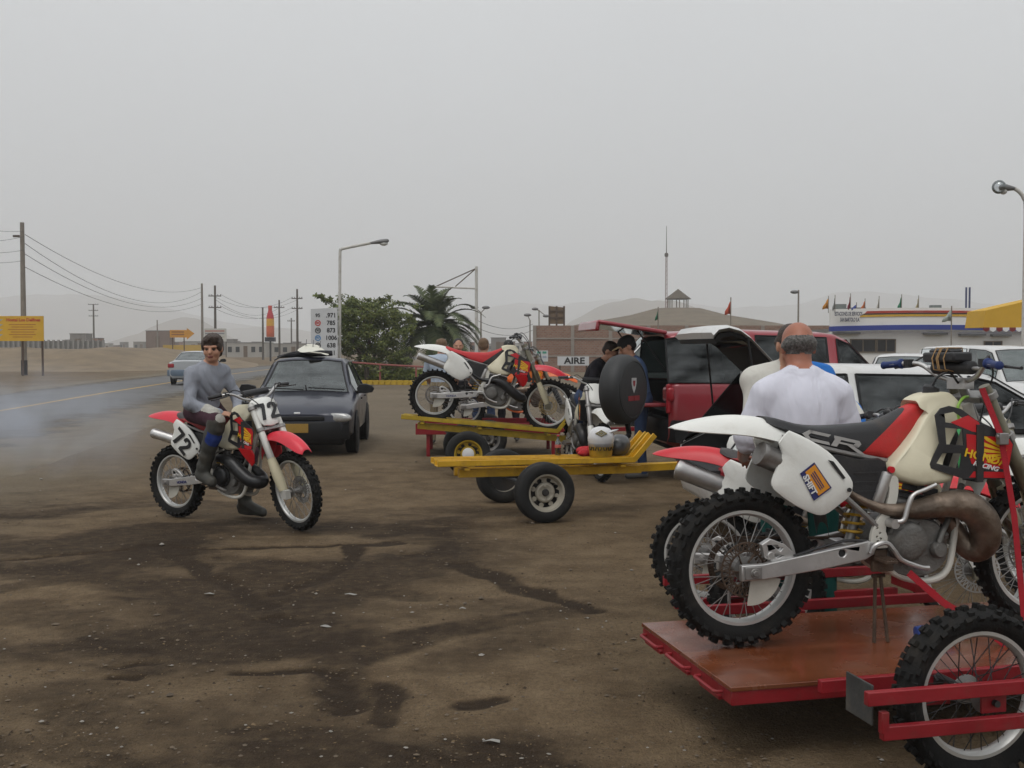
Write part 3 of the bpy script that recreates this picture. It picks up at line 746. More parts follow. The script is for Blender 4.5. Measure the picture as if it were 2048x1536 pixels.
def fender_rings(st, flip=False, nseg=14, th=0.0035, pw=2.6):
    rings = []
    for (x, zt, ze, hw) in st:
        top = []; bot = []
        for i in range(nseg + 1):
            t = -1 + 2 * i / nseg; f = abs(t) ** pw
            z = zt - (zt - ze) * f
            top.append((x, hw * t * (1 - 0.06 * f), z)); bot.append((x, hw * t * (1 - 0.06 * f) * (1 - th / hw), z - th))
        rings.append(top + bot[::-1])
    return rings
def smooth_st(st, k=4): return [tuple(p) for p in catmull(st, k)]

def mirror_y(b):
    n = len(b.v); m = len(b.f)
    b.v += [(x, -y, z) for x, y, z in b.v[:n]]
    b.f += [tuple(i + n for i in f[::-1]) for f in b.f[:m]]; b.m += b.m[:m]
    return b

DIGIT = {'7': [(0, 1), (.6, 1), (.6, .83), (.36, 0), (.14, 0), (.37, .81), (0, .81)],
         '2': [(0, .66), (0, .8), (.08, .94), (.22, 1), (.38, 1), (.52, .94), (.6, .8), (.6, .66), (.52, .5), (.27, .19), (.6, .19), (.6, 0), (0, 0), (0, .18), (.33, .56), (.385, .68), (.375, .78), (.33, .83), (.27, .83), (.22, .78), (.21, .66)]}
def digits(word, h, M, name, parent):
    b = MB(); w = .6 * h; gap = .13 * h; tot = len(word) * w + (len(word) - 1) * gap
    for k, ch in enumerate(word): b.plate([(x * h + k * (w + gap) - tot / 2, z * h - h / 2) for x, z in DIGIT[ch]], (), 0, -.002)
    b.v = [tuple(M @ Vector((x, z, -y))) for x, y, z in b.v]
    return b.build(name, BLACKD, parent, 0)
def make_bike(c):
    root = empty('dirt_bike')
    root.matrix_world = Matrix.Translation(c['loc']) @ Matrix.Rotation(R(c['heading']), 4, 'Z') @ Matrix.Rotation(-R(c.get('pitch', 0)), 4, 'Y') @ Matrix.Rotation(R(c.get('lean', 0)), 4, 'X')
    tag(root, c['label'], 'dirt bike', c.get('group'))
    P = root
    fr_r = c['rear_fender']; fr_f = c['front_fender']; tankm = c.get('tank', CREAM); sidem = c.get('side', WHITEP)
    # steering
    ax_o = Vector((1.075, 0, 1.09)); ax_d = Vector((-0.442, 0, 0.897))
    S = Matrix.Translation(ax_o) @ Matrix.Rotation(R(c.get('steer', 0)), 4, ax_d) @ Matrix.Translation(-ax_o)
    def sb(b):
        b.v = [tuple(S @ Vector(v)) for v in b.v]; return b
    # wheels
    add_wheel(P, 'rear', Matrix.Translation((0, 0, 0.34)) @ Matrix.Rotation(0.2, 4, 'Y'), 'rear_wheel', (0.075, 0.118, -0.062), True, c.get('rdisc'))
    add_wheel(P, 'front', S @ Matrix.Translation((1.48, 0, 0.35)), 'front_wheel', (0.07, 0.12, c.get('fdisc_y', 0.058)), False, c.get('fdisc'))
    # swingarm
    arm = [(-0.055, 0.372), (-0.055, 0.306), (0.046, 0.309), (0.30, 0.338), (0.515, 0.372), (0.56, 0.395), (0.565, 0.44), (0.53, 0.452), (0.30, 0.415), (0.046, 0.374)]
    b = MB()
    for s in (-1, 1):
        y0 = -0.132 if s < 0 else 0.102
        hole = [(0.405 + .017 * math.cos(a), 0.405 + .017 * math.sin(a)) for a in np.linspace(0, 2 * math.pi, 12, endpoint=False)]
        b.plate(arm, [hole], y0, 0.03)
        b.plate([(0.375, 0.375), (0.435, 0.385), (0.435, 0.43), (0.375, 0.425)], (), y0 + 0.008, 0.014, mi=1)
    b.box((0.48, 0, 0.41), (0.06, 0.21, 0.05))
    sw = b.build('swingarm', [c.get('swing', ALU), BLACKD], P, 30, 0.004)
    b = MB()
    for s in (-1, 1): b.box((-0.005, s * 0.136, 0.34), (0.075, 0.012, 0.052))
    b.cyl((0, -0.155, 0.34), (0, 0.155, 0.34), 0.014, n=6); b.cyl((0, -0.146, 0.34), (0, -0.141, 0.34), 0.021, n=16)
    b.build('axle_block', STEEL, sw, 30, 0.003)
    if c.get('swing_text'):
        text(c['swing_text'], 0.034, frame_of((0.21, -0.1345, 0.357), (1, 0, 0.115), (0, -1, 0)), BLUED, 'lettering', sw, 0.001)
    # disc guard and caliper
    b = MB()
    pts = [(0.005, 0.33)] + [(0.005 + 0.135 * math.cos(a), 0.33 + 0.135 * math.sin(a)) for a in np.linspace(R(-98), R(-12), 12)]
    b.plate(pts, (), -0.098, 0.004); b.build('disc_guard', GUARDW, P, 30)
    b = MB()
    b.plate([(0.045, 0.452), (0.085, 0.476), (0.15, 0.45), (0.20, 0.405), (0.19, 0.385), (0.10, 0.375), (0.06, 0.395)], [[(0.10, 0.445), (0.145, 0.435), (0.13, 0.42)], [(0.10, 0.405), (0.155, 0.405), (0.12, 0.39)]], -0.108, 0.03)
    b.cyl((0.085, -0.115, 0.405), (0.085, -0.07, 0.405), 0.016, n=12); b.build('brake_caliper', ALU, P, 30, 0.003)
    b = MB(); b.tube(catmull([(0.19, -0.112, 0.40), (0.30, -0.12, 0.43), (0.42, -0.12, 0.455), (0.52, -0.115, 0.45), (0.58, -0.12, 0.43)], 5), 0.006, 8)
    b.build('brake_hose', BLACKP, P)
    # chain
    b = MB(); cp = [(0.60, 0.075, 0.43), (0.30, 0.075, 0.44), (0.0, 0.075, 0.454)] + [(0.114 * math.sin(t), 0.075, 0.34 + 0.114 * math.cos(t)) for t in np.linspace(-0.3, -math.pi + 0.2, 9)] + [(0.30, 0.075, 0.29), (0.60, 0.075, 0.37), (0.63, 0.075, 0.40)]
    b.tube(cp, 0.007, 6, closed=True)
    b.build('chain', RUST, P, 0)
    # frame
    b = MB()
    b.tube(catmull([(1.075, 0, 1.03), (1.115, 0, 0.92)], 3), 0.034, 14)
    b.tube(catmull([(1.08, 0, 0.98), (0.92, 0, 0.93), (0.76, 0, 0.86), (0.66, 0, 0.76)], 5), 0.024, 10)
    for s in (-1, 1):
        b.tube(catmull([(1.10, s * .02, 0.92), (1.03, s * .05, 0.66), (0.985, s * .07, 0.45), (0.945, s * .085, 0.31), (0.87, s * .09, 0.262), (0.76, s * .09, 0.268), (0.66, s * .10, 0.31), (0.60, s * .11, 0.38)], 5), 0.0155, 10)
        y0 = -0.128 if s < 0 else 0.108
        holes = [[(x + .0055 * math.cos(a), z + .0055 * math.sin(a)) for a in np.linspace(0, 2 * math.pi, 8, endpoint=False)] for x, z in ((0.572, 0.505), (0.585, 0.483), (0.57, 0.468), (0.59, 0.457), (0.574, 0.448))]
        o = catmull([(0.628, 0.725), (0.668, 0.715), (0.664, 0.62), (0.628, 0.545), (0.612, 0.49), (0.64, 0.43), (0.60, 0.418), (0.548, 0.425), (0.545, 0.475), (0.566, 0.53), (0.61, 0.59), (0.626, 0.65)], 3, True)
        b.plate(o, holes, y0, 0.02)
    b.build('frame', c.get('frame', WHITEFRAME), P, 35, 0.003)
    b = MB()
    for s in (-1, 1):
        b.tube([(0.572, s * .118, 0.515), (0.435, s * .12, 0.632), (0.20, s * .10, 0.82)], 0.0125, 10)
        b.tube([(0.68, s * .06, 0.78), (0.42, s * .085, 0.83), (0.14, s * .09, 0.90)], 0.0115, 10)
    b.build('subframe', STEEL, P)
    # shock
    b = MB(); b.cyl((0.505, 0, 0.40), (0.60, 0, 0.76), 0.022, n=14); b.build('shock_body', STEEL, P)
    b = MB(); pts = []
    for i in range(90):
        t = i / 89; a = t * 2 * math.pi * 7; o = Vector((0.515, 0, 0.45)).lerp(Vector((0.585, 0, 0.70)), t)
        pts.append(o + Vector((0.97 * math.cos(a) * .045, math.sin(a) * .045, -0.26 * math.cos(a) * .045)))
    b.tube(pts, 0.0065, 6); b.build('shock_spring', SPRINGY, P)
    b = MB(); b.tube([(0.63, -0.105, 0.742), (0.628, -0.105, 0.735), (0.585, -0.105, 0.618), (0.583, -0.105, 0.612)], [0.02, 0.0265, 0.0265, 0.022], 18); b.build('shock_reservoir', ALU, P)
    b = MB(); b.cyl((0.634, -0.118, 0.755), (0.634, -0.135, 0.755), 0.014, n=14); b.build('panel_bolt', REDP if c.get('hero') else STEEL, P)
    # engine
    b = MB()
    o = [(0.60, 0.47), (0.605, 0.37), (0.68, 0.295), (0.83, 0.285), (0.92, 0.345), (0.925, 0.43), (0.87, 0.52), (0.72, 0.545)]
    b.puff(o, 0, [(0.93, -0.115), (1, -0.10), (1, 0.10), (0.93, 0.115)])
    eng = b.build('engine', ENGINE, P, 40)
    b = MB(); lathe_y(b, [(0.001, -0.168), (0.060, -0.168), (0.074, -0.163), (0.082, -0.150), (0.086, -0.132), (0.096, -0.130), (0.096, -0.10)], (0.715, 0, 0.445), 32)
    for i in range(7):
        a = 2 * math.pi * i / 7; b.cyl((0.715 + .09 * math.cos(a), -.138, .445 + .09 * math.sin(a)), (0.715 + .09 * math.cos(a), -.12, .445 + .09 * math.sin(a)), .008, n=8)
    b.build('clutch_cover', c.get('cover', ENGINE), eng, 40)
    b = MB(); lathe_y(b, [(0.001, -0.148), (0.028, -0.146), (0.036, -0.135), (0.036, -0.10)], (0.868, 0, 0.40), 20)
    b.tube(catmull([(0.868, -.13, 0.43), (0.89, -.125, 0.48), (0.93, -.10, 0.52), (0.98, -.08, 0.60), (1.0, -.10, 0.68)], 4), 0.013, 10)
    b.tube(catmull([(0.90, -.12, 0.47), (0.90, -.10, 0.42), (0.92, -.08, 0.38)], 4), 0.02, 10)
    b.build('water_pump', ENGINE, eng, 40)
    b = MB(); Mc = Matrix.Translation((0.845, 0, 0.60)) @ Matrix.Rotation(R(14), 4, 'Y')
    b.box((0, 0, -0.05), (0.12, 0.12, 0.16), Mc)
    for i in range(5): b.box((0, 0, -0.09 + i * 0.028), (0.145, 0.145, 0.008), Mc)
    b.box((0, 0, 0.05), (0.11, 0.11, 0.035), Mc); b.build('cylinder', DARKMETAL, eng, 30, 0.003)
    b = MB(); b.cyl((0.66, -0.03, 0.615), (0.77, -0.02, 0.585), 0.033, n=14); b.cyl((0.70, -.03, 0.66), (0.70, -.03, 0.55), 0.03, n=12); b.build('carburettor', STEEL, eng, 40)
    b = MB(); b.tube(catmull([(0.625, -.125, .528), (0.632, -.165, .535), (0.665, -.178, .545), (0.682, -.18, .60), (0.705, -.182, .65), (0.76, -.184, .672), (0.812, -.185, .692)], 4), [0.016] * 4 + [0.0115] * 12 + [0.009] * 8 + [0.010], 10)
    b.cyl((0.625, -.10, .528), (0.625, -.18, .528), 0.02, n=14); b.build('kick_lever', ALU, eng, 40)
    b = MB()
    if c.get('low_pipe'):
        b.tube(catmull([(0.905, -.03, 0.56), (0.99, -.01, 0.52), (1.075, .0, 0.455), (1.125, -.035, 0.415), (1.125, -.09, 0.41), (1.06, -.13, 0.43), (0.965, -.142, 0.495), (0.86, -.145, 0.575), (0.75, -.14, 0.605), (0.65, -.13, 0.60), (0.56, -.115, 0.61), (0.47, -.11, 0.65), (0.38, -.115, 0.70)], 5),
           np.interp(np.linspace(0, 12, 61), range(13), [.024, .034, .046, .052, .056, .058, .06, .056, .042, .028, .019, .0145, .0145]).tolist(), 18)
    else: b.tube(catmull([(0.905, -.05, 0.56), (0.985, -.045, 0.50), (1.045, -.05, 0.41), (1.085, -.085, 0.385), (1.105, -.12, 0.44), (1.075, -.135, 0.53), (0.99, -.135, 0.592), (0.89, -.135, 0.598), (0.77, -.135, 0.582), (0.66, -.13, 0.578), (0.56, -.115, 0.60), (0.47, -.11, 0.645), (0.38, -.115, 0.70)], 5),
           np.interp(np.linspace(0, 12, 61), range(13), [.024, .034, .05, .058, .066, .068, .066, .056, .044, .03, .02, .0145, .0145]).tolist(), 18)
    b.build('exhaust_pipe', c['pipe'], P, 60)
    e = c.get('silencer', ((0.33, 0.735), (0.00, 0.858), 0.047)); a0 = Vector((e[0][0], -.075, e[0][1])); a1 = Vector((e[1][0], -.085, e[1][1])); r = e[2]; dd = (a1 - a0)
    b = MB(); b.tube([a0 - dd * .06, a0, a0 + dd * .05, a0 + dd * .93, a0 + dd * .94, a1, a1 + dd * .02], [0.018, r * .7, r, r, r * 1.05, r * 1.02, r * .5], 20)
    b.build('silencer', c.get('silencer_mat', STEEL), P, 40)
    # pegs and brake lever
    for s in (-1, 1):
        b = MB(); b.box((0.585, s * .17, 0.375), (0.055, 0.11, 0.012)); b.box((0.585, s * .12, 0.385), (0.06, 0.03, 0.05)); b.box((0.60, s * .12, 0.34), (0.10, 0.02, 0.045))
        for i in range(4): b.box((0.565 + 0.0135 * i, s * .175, 0.384), (0.004, 0.09, 0.008))
        b.build('footpeg', RUST, P, 30, 0.002)
    b = MB(); b.tube(catmull([(0.535, -.14, 0.40), (0.55, -.15, 0.435), (0.60, -.155, 0.445), (0.635, -.16, 0.41), (0.67, -.16, 0.37), (0.76, -.16, 0.335), (0.80, -.16, 0.33)], 4), 0.0105, 8); b.build('brake_pedal', ALU, P)
    # airbox, side panels, seat, fender, tank
    b = MB(); b.puff([(0.36, 0.82), (0.50, 0.80), (0.628, 0.785), (0.612, 0.62), (0.49, 0.628), (0.40, 0.70)], 0, [(0.95, -0.105), (1, -0.095), (1, 0.095), (0.95, 0.105)], sub=3)
    for i in range(3): b.box((0.53, -0.106, 0.66 + 0.04 * i), (0.12, 0.004, 0.008))
    b.build('airbox', BLACKP, P, 40)
    so = [(0.150, 0.926), (0.172, 0.926), (0.254, 0.889), (0.329, 0.845), (0.377, 0.802), (0.440, 0.728), (0.453, 0.69), (0.438, 0.648), (0.388, 0.612), (0.341, 0.580), (0.304, 0.570), (0.262, 0.580), (0.182, 0.617), (0.105, 0.670), (0.082, 0.694), (0.078, 0.722), (0.10, 0.776), (0.126, 0.835), (0.11, 0.88)]
    for s in (-1, 1):
        b = MB()
        b.puff(so, s * 0.122, [(0.99, 0.006 * -s), (1.0, 0), (0.99, s * 0.006), (0.9, s * 0.0125), (0.65, s * 0.018), (0.3, s * 0.0205)], cen=(0.27, 0.73), sub=2, yf=lambda x, z: s * (0.012 * (0.9 - z)))
        sp = b.build('side_panel', sidem, P, 50)
        if s < 0:
            b = MB(); b.plate([(0.326, 0.806), (0.350, 0.799), (0.407, 0.728), (0.397, 0.722)], (), -0.1475, 0.004); b.cyl((0.428, -.147, 0.676), (0.428, -.138, 0.676), 0.009, n=10); b.build('slot', BLACKD, sp, 0)
            FX = lambda cx, cz, dx, dz: frame_of((cx, -0.1495, cz), (dx, 0, dz), (0, -1, -0.01))
            if c.get('side_decal') == 'shift':
                b = MB(); b.plate([(0.197, 0.752), (0.261, 0.797), (0.342, 0.688), (0.261, 0.636)], (), -0.1488, 0.003); dc = b.build('sticker', BLUED, sp, 0)
                b = MB(); b.plate([(0.219, 0.757), (0.262, 0.788), (0.333, 0.69), (0.281, 0.657)], (), -0.1505, 0.003)
                b.build('sticker_field', ORANGED, dc, 0)
                b = MB()
                for q in (0.30, 0.5, 0.70):
                    A = Vector((0.227, 0.747)).lerp(Vector((0.262, 0.782)), q); Bq = Vector((0.283, 0.668)).lerp(Vector((0.322, 0.692)), q)
                    A2 = A.lerp(Bq, 0.12); B2 = A.lerp(Bq, 0.92); nn = Vector((0.0017, 0.0015))
                    b.plate([tuple(A2 - nn), tuple(A2 + nn), tuple(B2 + nn), tuple(B2 - nn)], (), -0.1515, 0.002)
                b.build('sticker_bars', BLUED, dc, 0)
                text('SHIFT', 0.037, frame_of((0.2395, -0.1512, 0.7035), (0.50, 0, -0.86), (0, -1, 0)), WHITED, 'lettering', dc, 0.0012)
            if c.get('number'):
                digits(c['number'], 0.165, FX(0.245, 0.735, 0.72, -0.69), 'number', sp)
    # seat
    sst = smooth_st([(.086, .985, .952, .055), (.13, .980, .93, .075), (.226, .955, .902, .085), (.32, .942, .872, .085), (.415, .941, .822, .08), (.51, .946, .80, .075), (.608, .954, .79, .07), (.68, .976, .79, .065), (.75, 1.006, .862, .058), (.80, 1.028, .912, .052), (.85, 1.038, .968, .046), (.88, 1.028, 1.0, .038)], 4)
    rings = []
    for (x, zt, zb, hw) in sst:
        ring = []
        for i in range(20):
            a = 2 * math.pi * i / 20; ca, sa = math.cos(a), math.sin(a)
            yy = hw * np.sign(ca) * abs(ca) ** 0.55; zz = (zt + zb) / 2 + (zt - zb) / 2 * np.sign(sa) * abs(sa) ** 0.6
            yy *= 1.12 if sa < 0 else 1.0 - 0.12 * max(0, sa)
            ring.append((x, yy, zz))
        rings.append(ring)
    b = MB(); b.loft(rings); seat = b.build('seat', c['seat'], P, 60)
    if c.get('seat_text'):
        b = MB(); ang = -0.222      # angular letters C and R printed along the seat flank
        for qd in ([(0, .002), (.035, .022), (.055, .022), (.028, .002)], [(.035, .022), (.135, .022), (.122, .011), (.04, .011)], [(0, .002), (.028, .002), (.05, -.018), (.03, -.018)],
                   [(.03, -.018), (.13, -.018), (.125, -.007), (.04, -.007)], [(.135, -.018), (.162, -.018), (.182, .011), (.155, .011)], [(.15, .022), (.268, .022), (.278, .011), (.15, .011)],
                   [(.252, .012), (.278, .012), (.264, -.003), (.236, -.003)], [(.17, -.004), (.26, -.004), (.264, .003), (.175, .003)], [(.212, -.004), (.245, -.004), (.298, -.024), (.262, -.024)]):
            b.plate([(0.232 + x, 0.912 + ang * x + z * 1.15) for x, z in qd], (), t=0.003, yf=lambda x, z: -0.0965 + (0.012 if z < 0.85 else 0) * 0)
        o_ = b.build('lettering', mat('silver print', (0.42, 0.41, 0.40), 0.5, 0.2, 0.1, 9), seat, 0)
    b = MB(); b.loft(fender_rings(smooth_st([(-.319, .943, .940, .040), (-.29, .956, .936, .068), (-.22, .974, .928, .088), (-.13, .988, .921, .098), (-.04, .992, .914, .103), (.042, .986, .902, .107), (.106, .972, .887, .111), (.175, .938, .868, .112), (.20, .92, .86, .112)], 3)))
    rf = b.build('rear_fender', fr_r, P, 60)
    b = MB(); b.loft(fender_rings(smooth_st([(.20, .90, .80, .08), (.30, .80, .70, .07), (.36, .66, .58, .065), (.385, .52, .46, .06)], 3), pw=3)); b.build('mud_flap', BLACKP, P, 60)
    to = [(0.80, 1.045), (0.848, 1.072), (0.907, 1.08), (0.968, 1.079), (1.01, 1.045), (1.025, 1.00), (0.985, 0.93), (0.93, 0.86), (0.885, 0.76), (0.933, 0.733), (0.930, 0.693), (0.814, 0.678), (0.765, 0.680), (0.650, 0.716), (0.632, 0.758), (0.665, 0.803), (0.745, 0.885), (0.81, 0.965), (0.845, 1.01)]
    b = MB(); b.puff(to, 0, [(0.86, -0.134), (0.94, -0.128), (0.985, -0.114), (1, -0.095), (1, 0.095), (0.985, 0.114), (0.94, 0.128), (0.86, 0.134)], cen=(0.82, 0.86), sub=3)
    b.v = [(x, y * (1 - 0.58 * max(0, min(1, (z - 0.82) / 0.24)) ** 1.2), z) for x, y, z in b.v]
    tank = b.build('fuel_tank', tankm, P, 60)
    b = MB(); b.tube([(0.905, 0, 1.07), (0.908, 0, 1.10), (0.91, 0, 1.104)], [0.036, 0.036, 0.028], 18); b.build('fuel_cap', BLACKP, tank, 40)
    b = MB(); b.tube(catmull([(0.91, 0, 1.10), (0.93, -.02, 1.15), (0.98, -.03, 1.165), (1.03, -.02, 1.12)], 5), 0.005, 8); b.build('vent_hose', BLACKP, tank)
    if c.get('hero'):
        b = MB(); b.tube(catmull([(1.06, -.05, 1.06), (1.02, -.07, 1.055), (0.985, -.085, 1.02), (0.985, -.09, 0.97), (0.975, -.09, 0.93)], 5), 0.0065, 8); b.build('green_hose', GREENHOSE, tank)
    # radiator and shrouds
    for s in (-1, 1):
        b = MB(); b.box((1.035, s * 0.125, 0.82), (0.035, 0.10, 0.25))
        for i in range(14): b.box((1.055, s * 0.125, 0.705 + i * 0.0175), (0.006, 0.096, 0.004))
        b.build('radiator', DARKMETAL, P, 30, 0.004)
    for s in (-1, 1):
        yf = lambda x, z: s * (0.135 + 0.16 * max(0, x - 0.83) - 0.10 * max(0, z - 0.93))
        holes = [[(.882, .992), (.925, 1.0), (.965, .972), (.935, .948), (.885, .955)], [(.882, .932), (.958, .925), (.965, .855), (.888, .86)], [(.872, .822), (.958, .82), (.948, .752), (.846, .778)]]
        so2 = [(.840, .985), (.865, 1.015), (.905, 1.026), (.957, 1.012), (1.018, .966), (1.17, .894), (1.187, .86), (1.165, .76), (1.149, .706), (.972, .708), (.82, .757), (.815, .775), (.858, .865)]
        b = MB(); b.plate(so2, holes, t=-s * 0.006, yf=yf)
        sh = b.build('radiator_shroud', c.get('shroud', BLACKP), P, 40, 0.002)
        yd = lambda x, z: yf(x, z) + s * 0.0018
        b = MB()
        for o in ([(.905, .955), (.985, .985), (1.03, .955), (1.05, .905), (1.0, .915)], [(.975, .905), (1.05, .895), (1.16, .888), (1.18, .857), (1.162, .75), (1.05, .755), (1.0, .775), (.978, .84)], [(.99, .716), (1.01, .742), (1.157, .738), (1.147, .712)]):
            b.plate(o, (), t=-s * 0.001, yf=yd)
        red = b.build('red_graphic', c.get('graphic', REDD), sh, 0)
        if s < 0 or True:
            b = MB(); yd2 = lambda x, z: yf(x, z) + s * 0.0034
            O = Vector((1.152, 0.832))
            for k, (ang, ln, w0) in enumerate(((150, .125, .013), (161, .128, .013), (172, .12, .013), (184, .105, .012), (198, .085, .011))):
                dv = Vector((math.cos(R(ang)), math.sin(R(ang)))); nv = Vector((-dv.y, dv.x)) * w0 * 0.62
                o0 = O + Vector((-0.002 * k, -0.006 * k))
                b.plate([tuple(o0 - nv * .3), tuple(o0 + nv * .3), tuple(o0 + dv * ln * .8 + nv), tuple(o0 + dv * ln), tuple(o0 + dv * ln * .86 - nv)], (), t=-s * 0.001, yf=yd2)
            b.build('wing_emblem', YELLOWD, red, 0)
            if c.get('shroud_text'):
                bx = frame_of((1.06, s * (yf(1.06, .80) * s + 0.0042), 0.800), (0.966 * (1 if s < 0 else -1), 0.155 * s * (1 if s < 0 else -1), -0.255 * (1 if s < 0 else -1)), (-0.155, s, 0))
                text('HONDA', 0.05, bx, YELLOWD, 'lettering', red, 0.0012, 0.0012, 1.05)
                bx2 = frame_of((1.06, s * (yf(1.06, .76) * s + 0.0042), 0.764), (0.966 * (1 if s < 0 else -1), 0.155 * s * (1 if s < 0 else -1), -0.255 * (1 if s < 0 else -1)), (-0.155, s, 0))
                text('RACING', 0.028, bx2, WHITED, 'lettering', red, 0.001, 0.0012, 1.1, shear=0.3)
        if c.get('scoop'):
            b = MB(); b.plate([(.985, .712), (1.145, .708), (1.165, .66), (1.15, .59), (1.11, .555), (1.07, .60), (1.02, .66)], (), t=-s * 0.012, yf=lambda x, z: s * (0.185 - 0.25 * max(0, .70 - z))); b.build('lower_scoop', c.get('graphic', REDD), P, 40, .004)
    # front end (turned with the steering)
    fx = Vector((0.36, 0, -0.73)).normalized(); T = Vector((1.105, 0, 1.09))
    for s in (-1, 1):
        y = s * 0.105; A = T + Vector((0, y, 0)); Bq = A + fx * 0.83
        b = MB(); b.tube([A - fx * .02, A, A + fx * .24, A + fx * .25, A + fx * .49, A + fx * .50], [0.024, 0.027, 0.027, 0.031, 0.031, 0.026], 18); b.tube([A + fx * .5, Bq], 0.0215, 14)
        b.box(tuple(Bq + fx * .0 + Vector((.012, 0, 0))), (0.075, 0.05, 0.075)); leg = sb(b).build('fork_leg', c.get('fork', FORKTUBE), P, 40)
        b = MB(); nf = Vector((0.897, 0, 0.442)); rings = []
        for t in np.linspace(0.50, 0.80, 9):
            o = A + fx * t; ring = []; rad = 0.036 + 0.010 * math.sin((t - .5) / .3 * math.pi)
            for th, rr_ in [(a, rad) for a in np.linspace(-125, 125, 11)] + [(a, rad - .004) for a in np.linspace(125, -125, 11)]:
                ring.append(o + nf * rr_ * math.cos(R(th)) + Vector((0, 1, 0)) * rr_ * math.sin(R(th)))
            rings.append(ring)
        b.loft(rings); sb(b).build('fork_guard', c.get('guard', CREAM_GUARD), leg, 50)
    b = MB()
    for t in (0.03, 0.235):
        o = T + fx * t; M = frame_of(o, (0.897, 0, 0.442), -fx)
        b.box((-0.01, 0, 0), (0.07, 0.20, 0.028), M)
        for s in (-1, 1): b.cyl(o + Vector((0, s * .105, 0)) + fx * .016, o + Vector((0, s * .105, 0)) - fx * .016, 0.039, n=18)
    b.cyl(T - fx * .03 + Vector((-.03, 0, -.012)), T + fx * .26 + Vector((-.03, 0, -.012)), 0.02, n=12)
    sb(b).build('triple_clamp', c.get('clamp', STEEL), P, 35, 0.003)
    # handlebar
    b = MB(); hb = catmull([(0.93, 0.40, 1.198), (0.955, 0.31, 1.205), (1.005, 0.225, 1.205), (1.035, 0.14, 1.155), (1.052, 0.06, 1.132), (1.055, 0, 1.131), (1.052, -.06, 1.132), (1.035, -.14, 1.155), (1.005, -.225, 1.205), (0.955, -.31, 1.205), (0.93, -.40, 1.198)], 4)
    b.tube(hb, 0.0115, 10); b.tube([(1.02, 0.185, 1.185), (1.02, -.185, 1.185)], 0.008, 8); b.box((1.055, 0, 1.118), (0.05, 0.12, 0.05))
    bar = sb(b).build('handlebar', c.get('bar', ALU), P, 40)
    for s in (-1, 1):
        d = (Vector((0.93, s * .40, 1.198)) - Vector((0.955, s * .31, 1.205))).normalized(); e0 = Vector((0.932, s * .405, 1.198))
        pts = [e0 - d * x for x in (-.004, 0, .008, .014, .10, .104, .112, .118)]
        b = MB(); b.tube(pts, [.012, .018, .0185, .0165, .0165, .024, .024, .014], 14); sb(b).build('grip', c.get('grip', BLACKP), bar, 40)
        q = e0 - d * .15
        b = MB(); b.box(tuple(q), (0.035, 0.03, 0.035)); b.box(tuple(q + Vector((.03, 0, -.004))), (0.03, 0.026, 0.022))
        b.tube(catmull([q + Vector((.03, 0, -.005)), q + Vector((.055, s * .02, -.01)), q + Vector((.058, s * .09, -.018)), q + Vector((.045, s * .17, -.022))], 4), [.007] * 8 + [.0055] * 4 + [.008], 8)
        sb(b).build('lever', c.get('lever', DARKMETAL), bar, 40)
        b = MB(); b.tube(catmull([q + Vector((.01, -s * .01, 0)), q + Vector((.07, -s * .06, .03)), Vector((1.13, s * .12, 1.16)), Vector((1.16, s * .04, 1.06)), Vector((1.12, s * .05, 0.95))], 5), 0.0045, 6); sb(b).build('cable', BLACKP, bar)
    if c.get('pad', True):
        b = MB(); b.tube([(1.02, .13, 1.188), (1.02, .125, 1.188), (1.02, -.125, 1.188), (1.02, -.13, 1.188)], [.018, .03, .03, .018], 14); sb(b).build('bar_pad', BLACKP, bar, 50)
    if c.get('tools'):
        b = MB(); b.box((1.0, 0.02, 1.235), (0.10, 0.22, 0.045)); b.box((1.0, 0.03, 1.262), (0.07, 0.15, 0.02)); sb(b).build('tool_roll', BLACKP, bar, 50, 0.016)
        b = MB()
        for yy in (-.03, 0.01, 0.02, .05): b.tube([(1.054, yy, 1.16), (1.055, yy + .01, 1.24), (1.04, yy, 1.276), (0.96, yy - .01, 1.276), (0.945, yy, 1.23), (0.955, yy, 1.18)], 0.003, 5, closed=True)
        sb(b).build('cord', mat('orange cord', (0.42, 0.26, 0.12), 0.8, 0, 0.2, 9), bar)
    # front fender
    fst = smooth_st([(1.10, .66, .60, .06), (1.125, .745, .66, .075), (1.17, .815, .75, .085), (1.25, .852, .79, .09), (1.36, .866, .80, .094), (1.47, .858, .785, .094), (1.58, .823, .748, .088), (1.66, .778, .715, .075), (1.71, .735, .70, .052)], 3)
    b = MB(); b.loft(fender_rings(fst, pw=2.4)); sb(b).build('front_fender', fr_f, P, 60)
    if c.get('plate', True):
        Mp = frame_of((1.175, 0, 1.03), (0, 1, 0), (0.86, 0, 0.5))
        po = [(-.105, .12), (-.06, .135), (.06, .135), (.105, .12), (.112, .06), (.085, -.10), (.06, -.125), (0, -.14), (-.06, -.125), (-.085, -.10), (-.112, .06)]
        b = MB(); k = catmull(po, 2, True)
        b.puff([(x, y) for x, y in k], 0, [(0.98, 0.012), (1, 0.006), (1.0, 0.0), (0.97, -0.004), (0.6, -0.010), (0.2, -0.012)], sub=1, yf=lambda x, z: 2.2 * x * x)
        b.v = [tuple(Mp @ Vector((x, z, -y))) for x, y, z in b.v]
        pl = sb(b).build('number_plate', c.get('platem', WHITEP), P, 50)
        if c.get('number'):
            Mt = S @ Mp @ Matrix.Translation((0, -0.005, 0.0145))
            digits(c['number'], 0.155, Mt, 'number', pl)
    return root

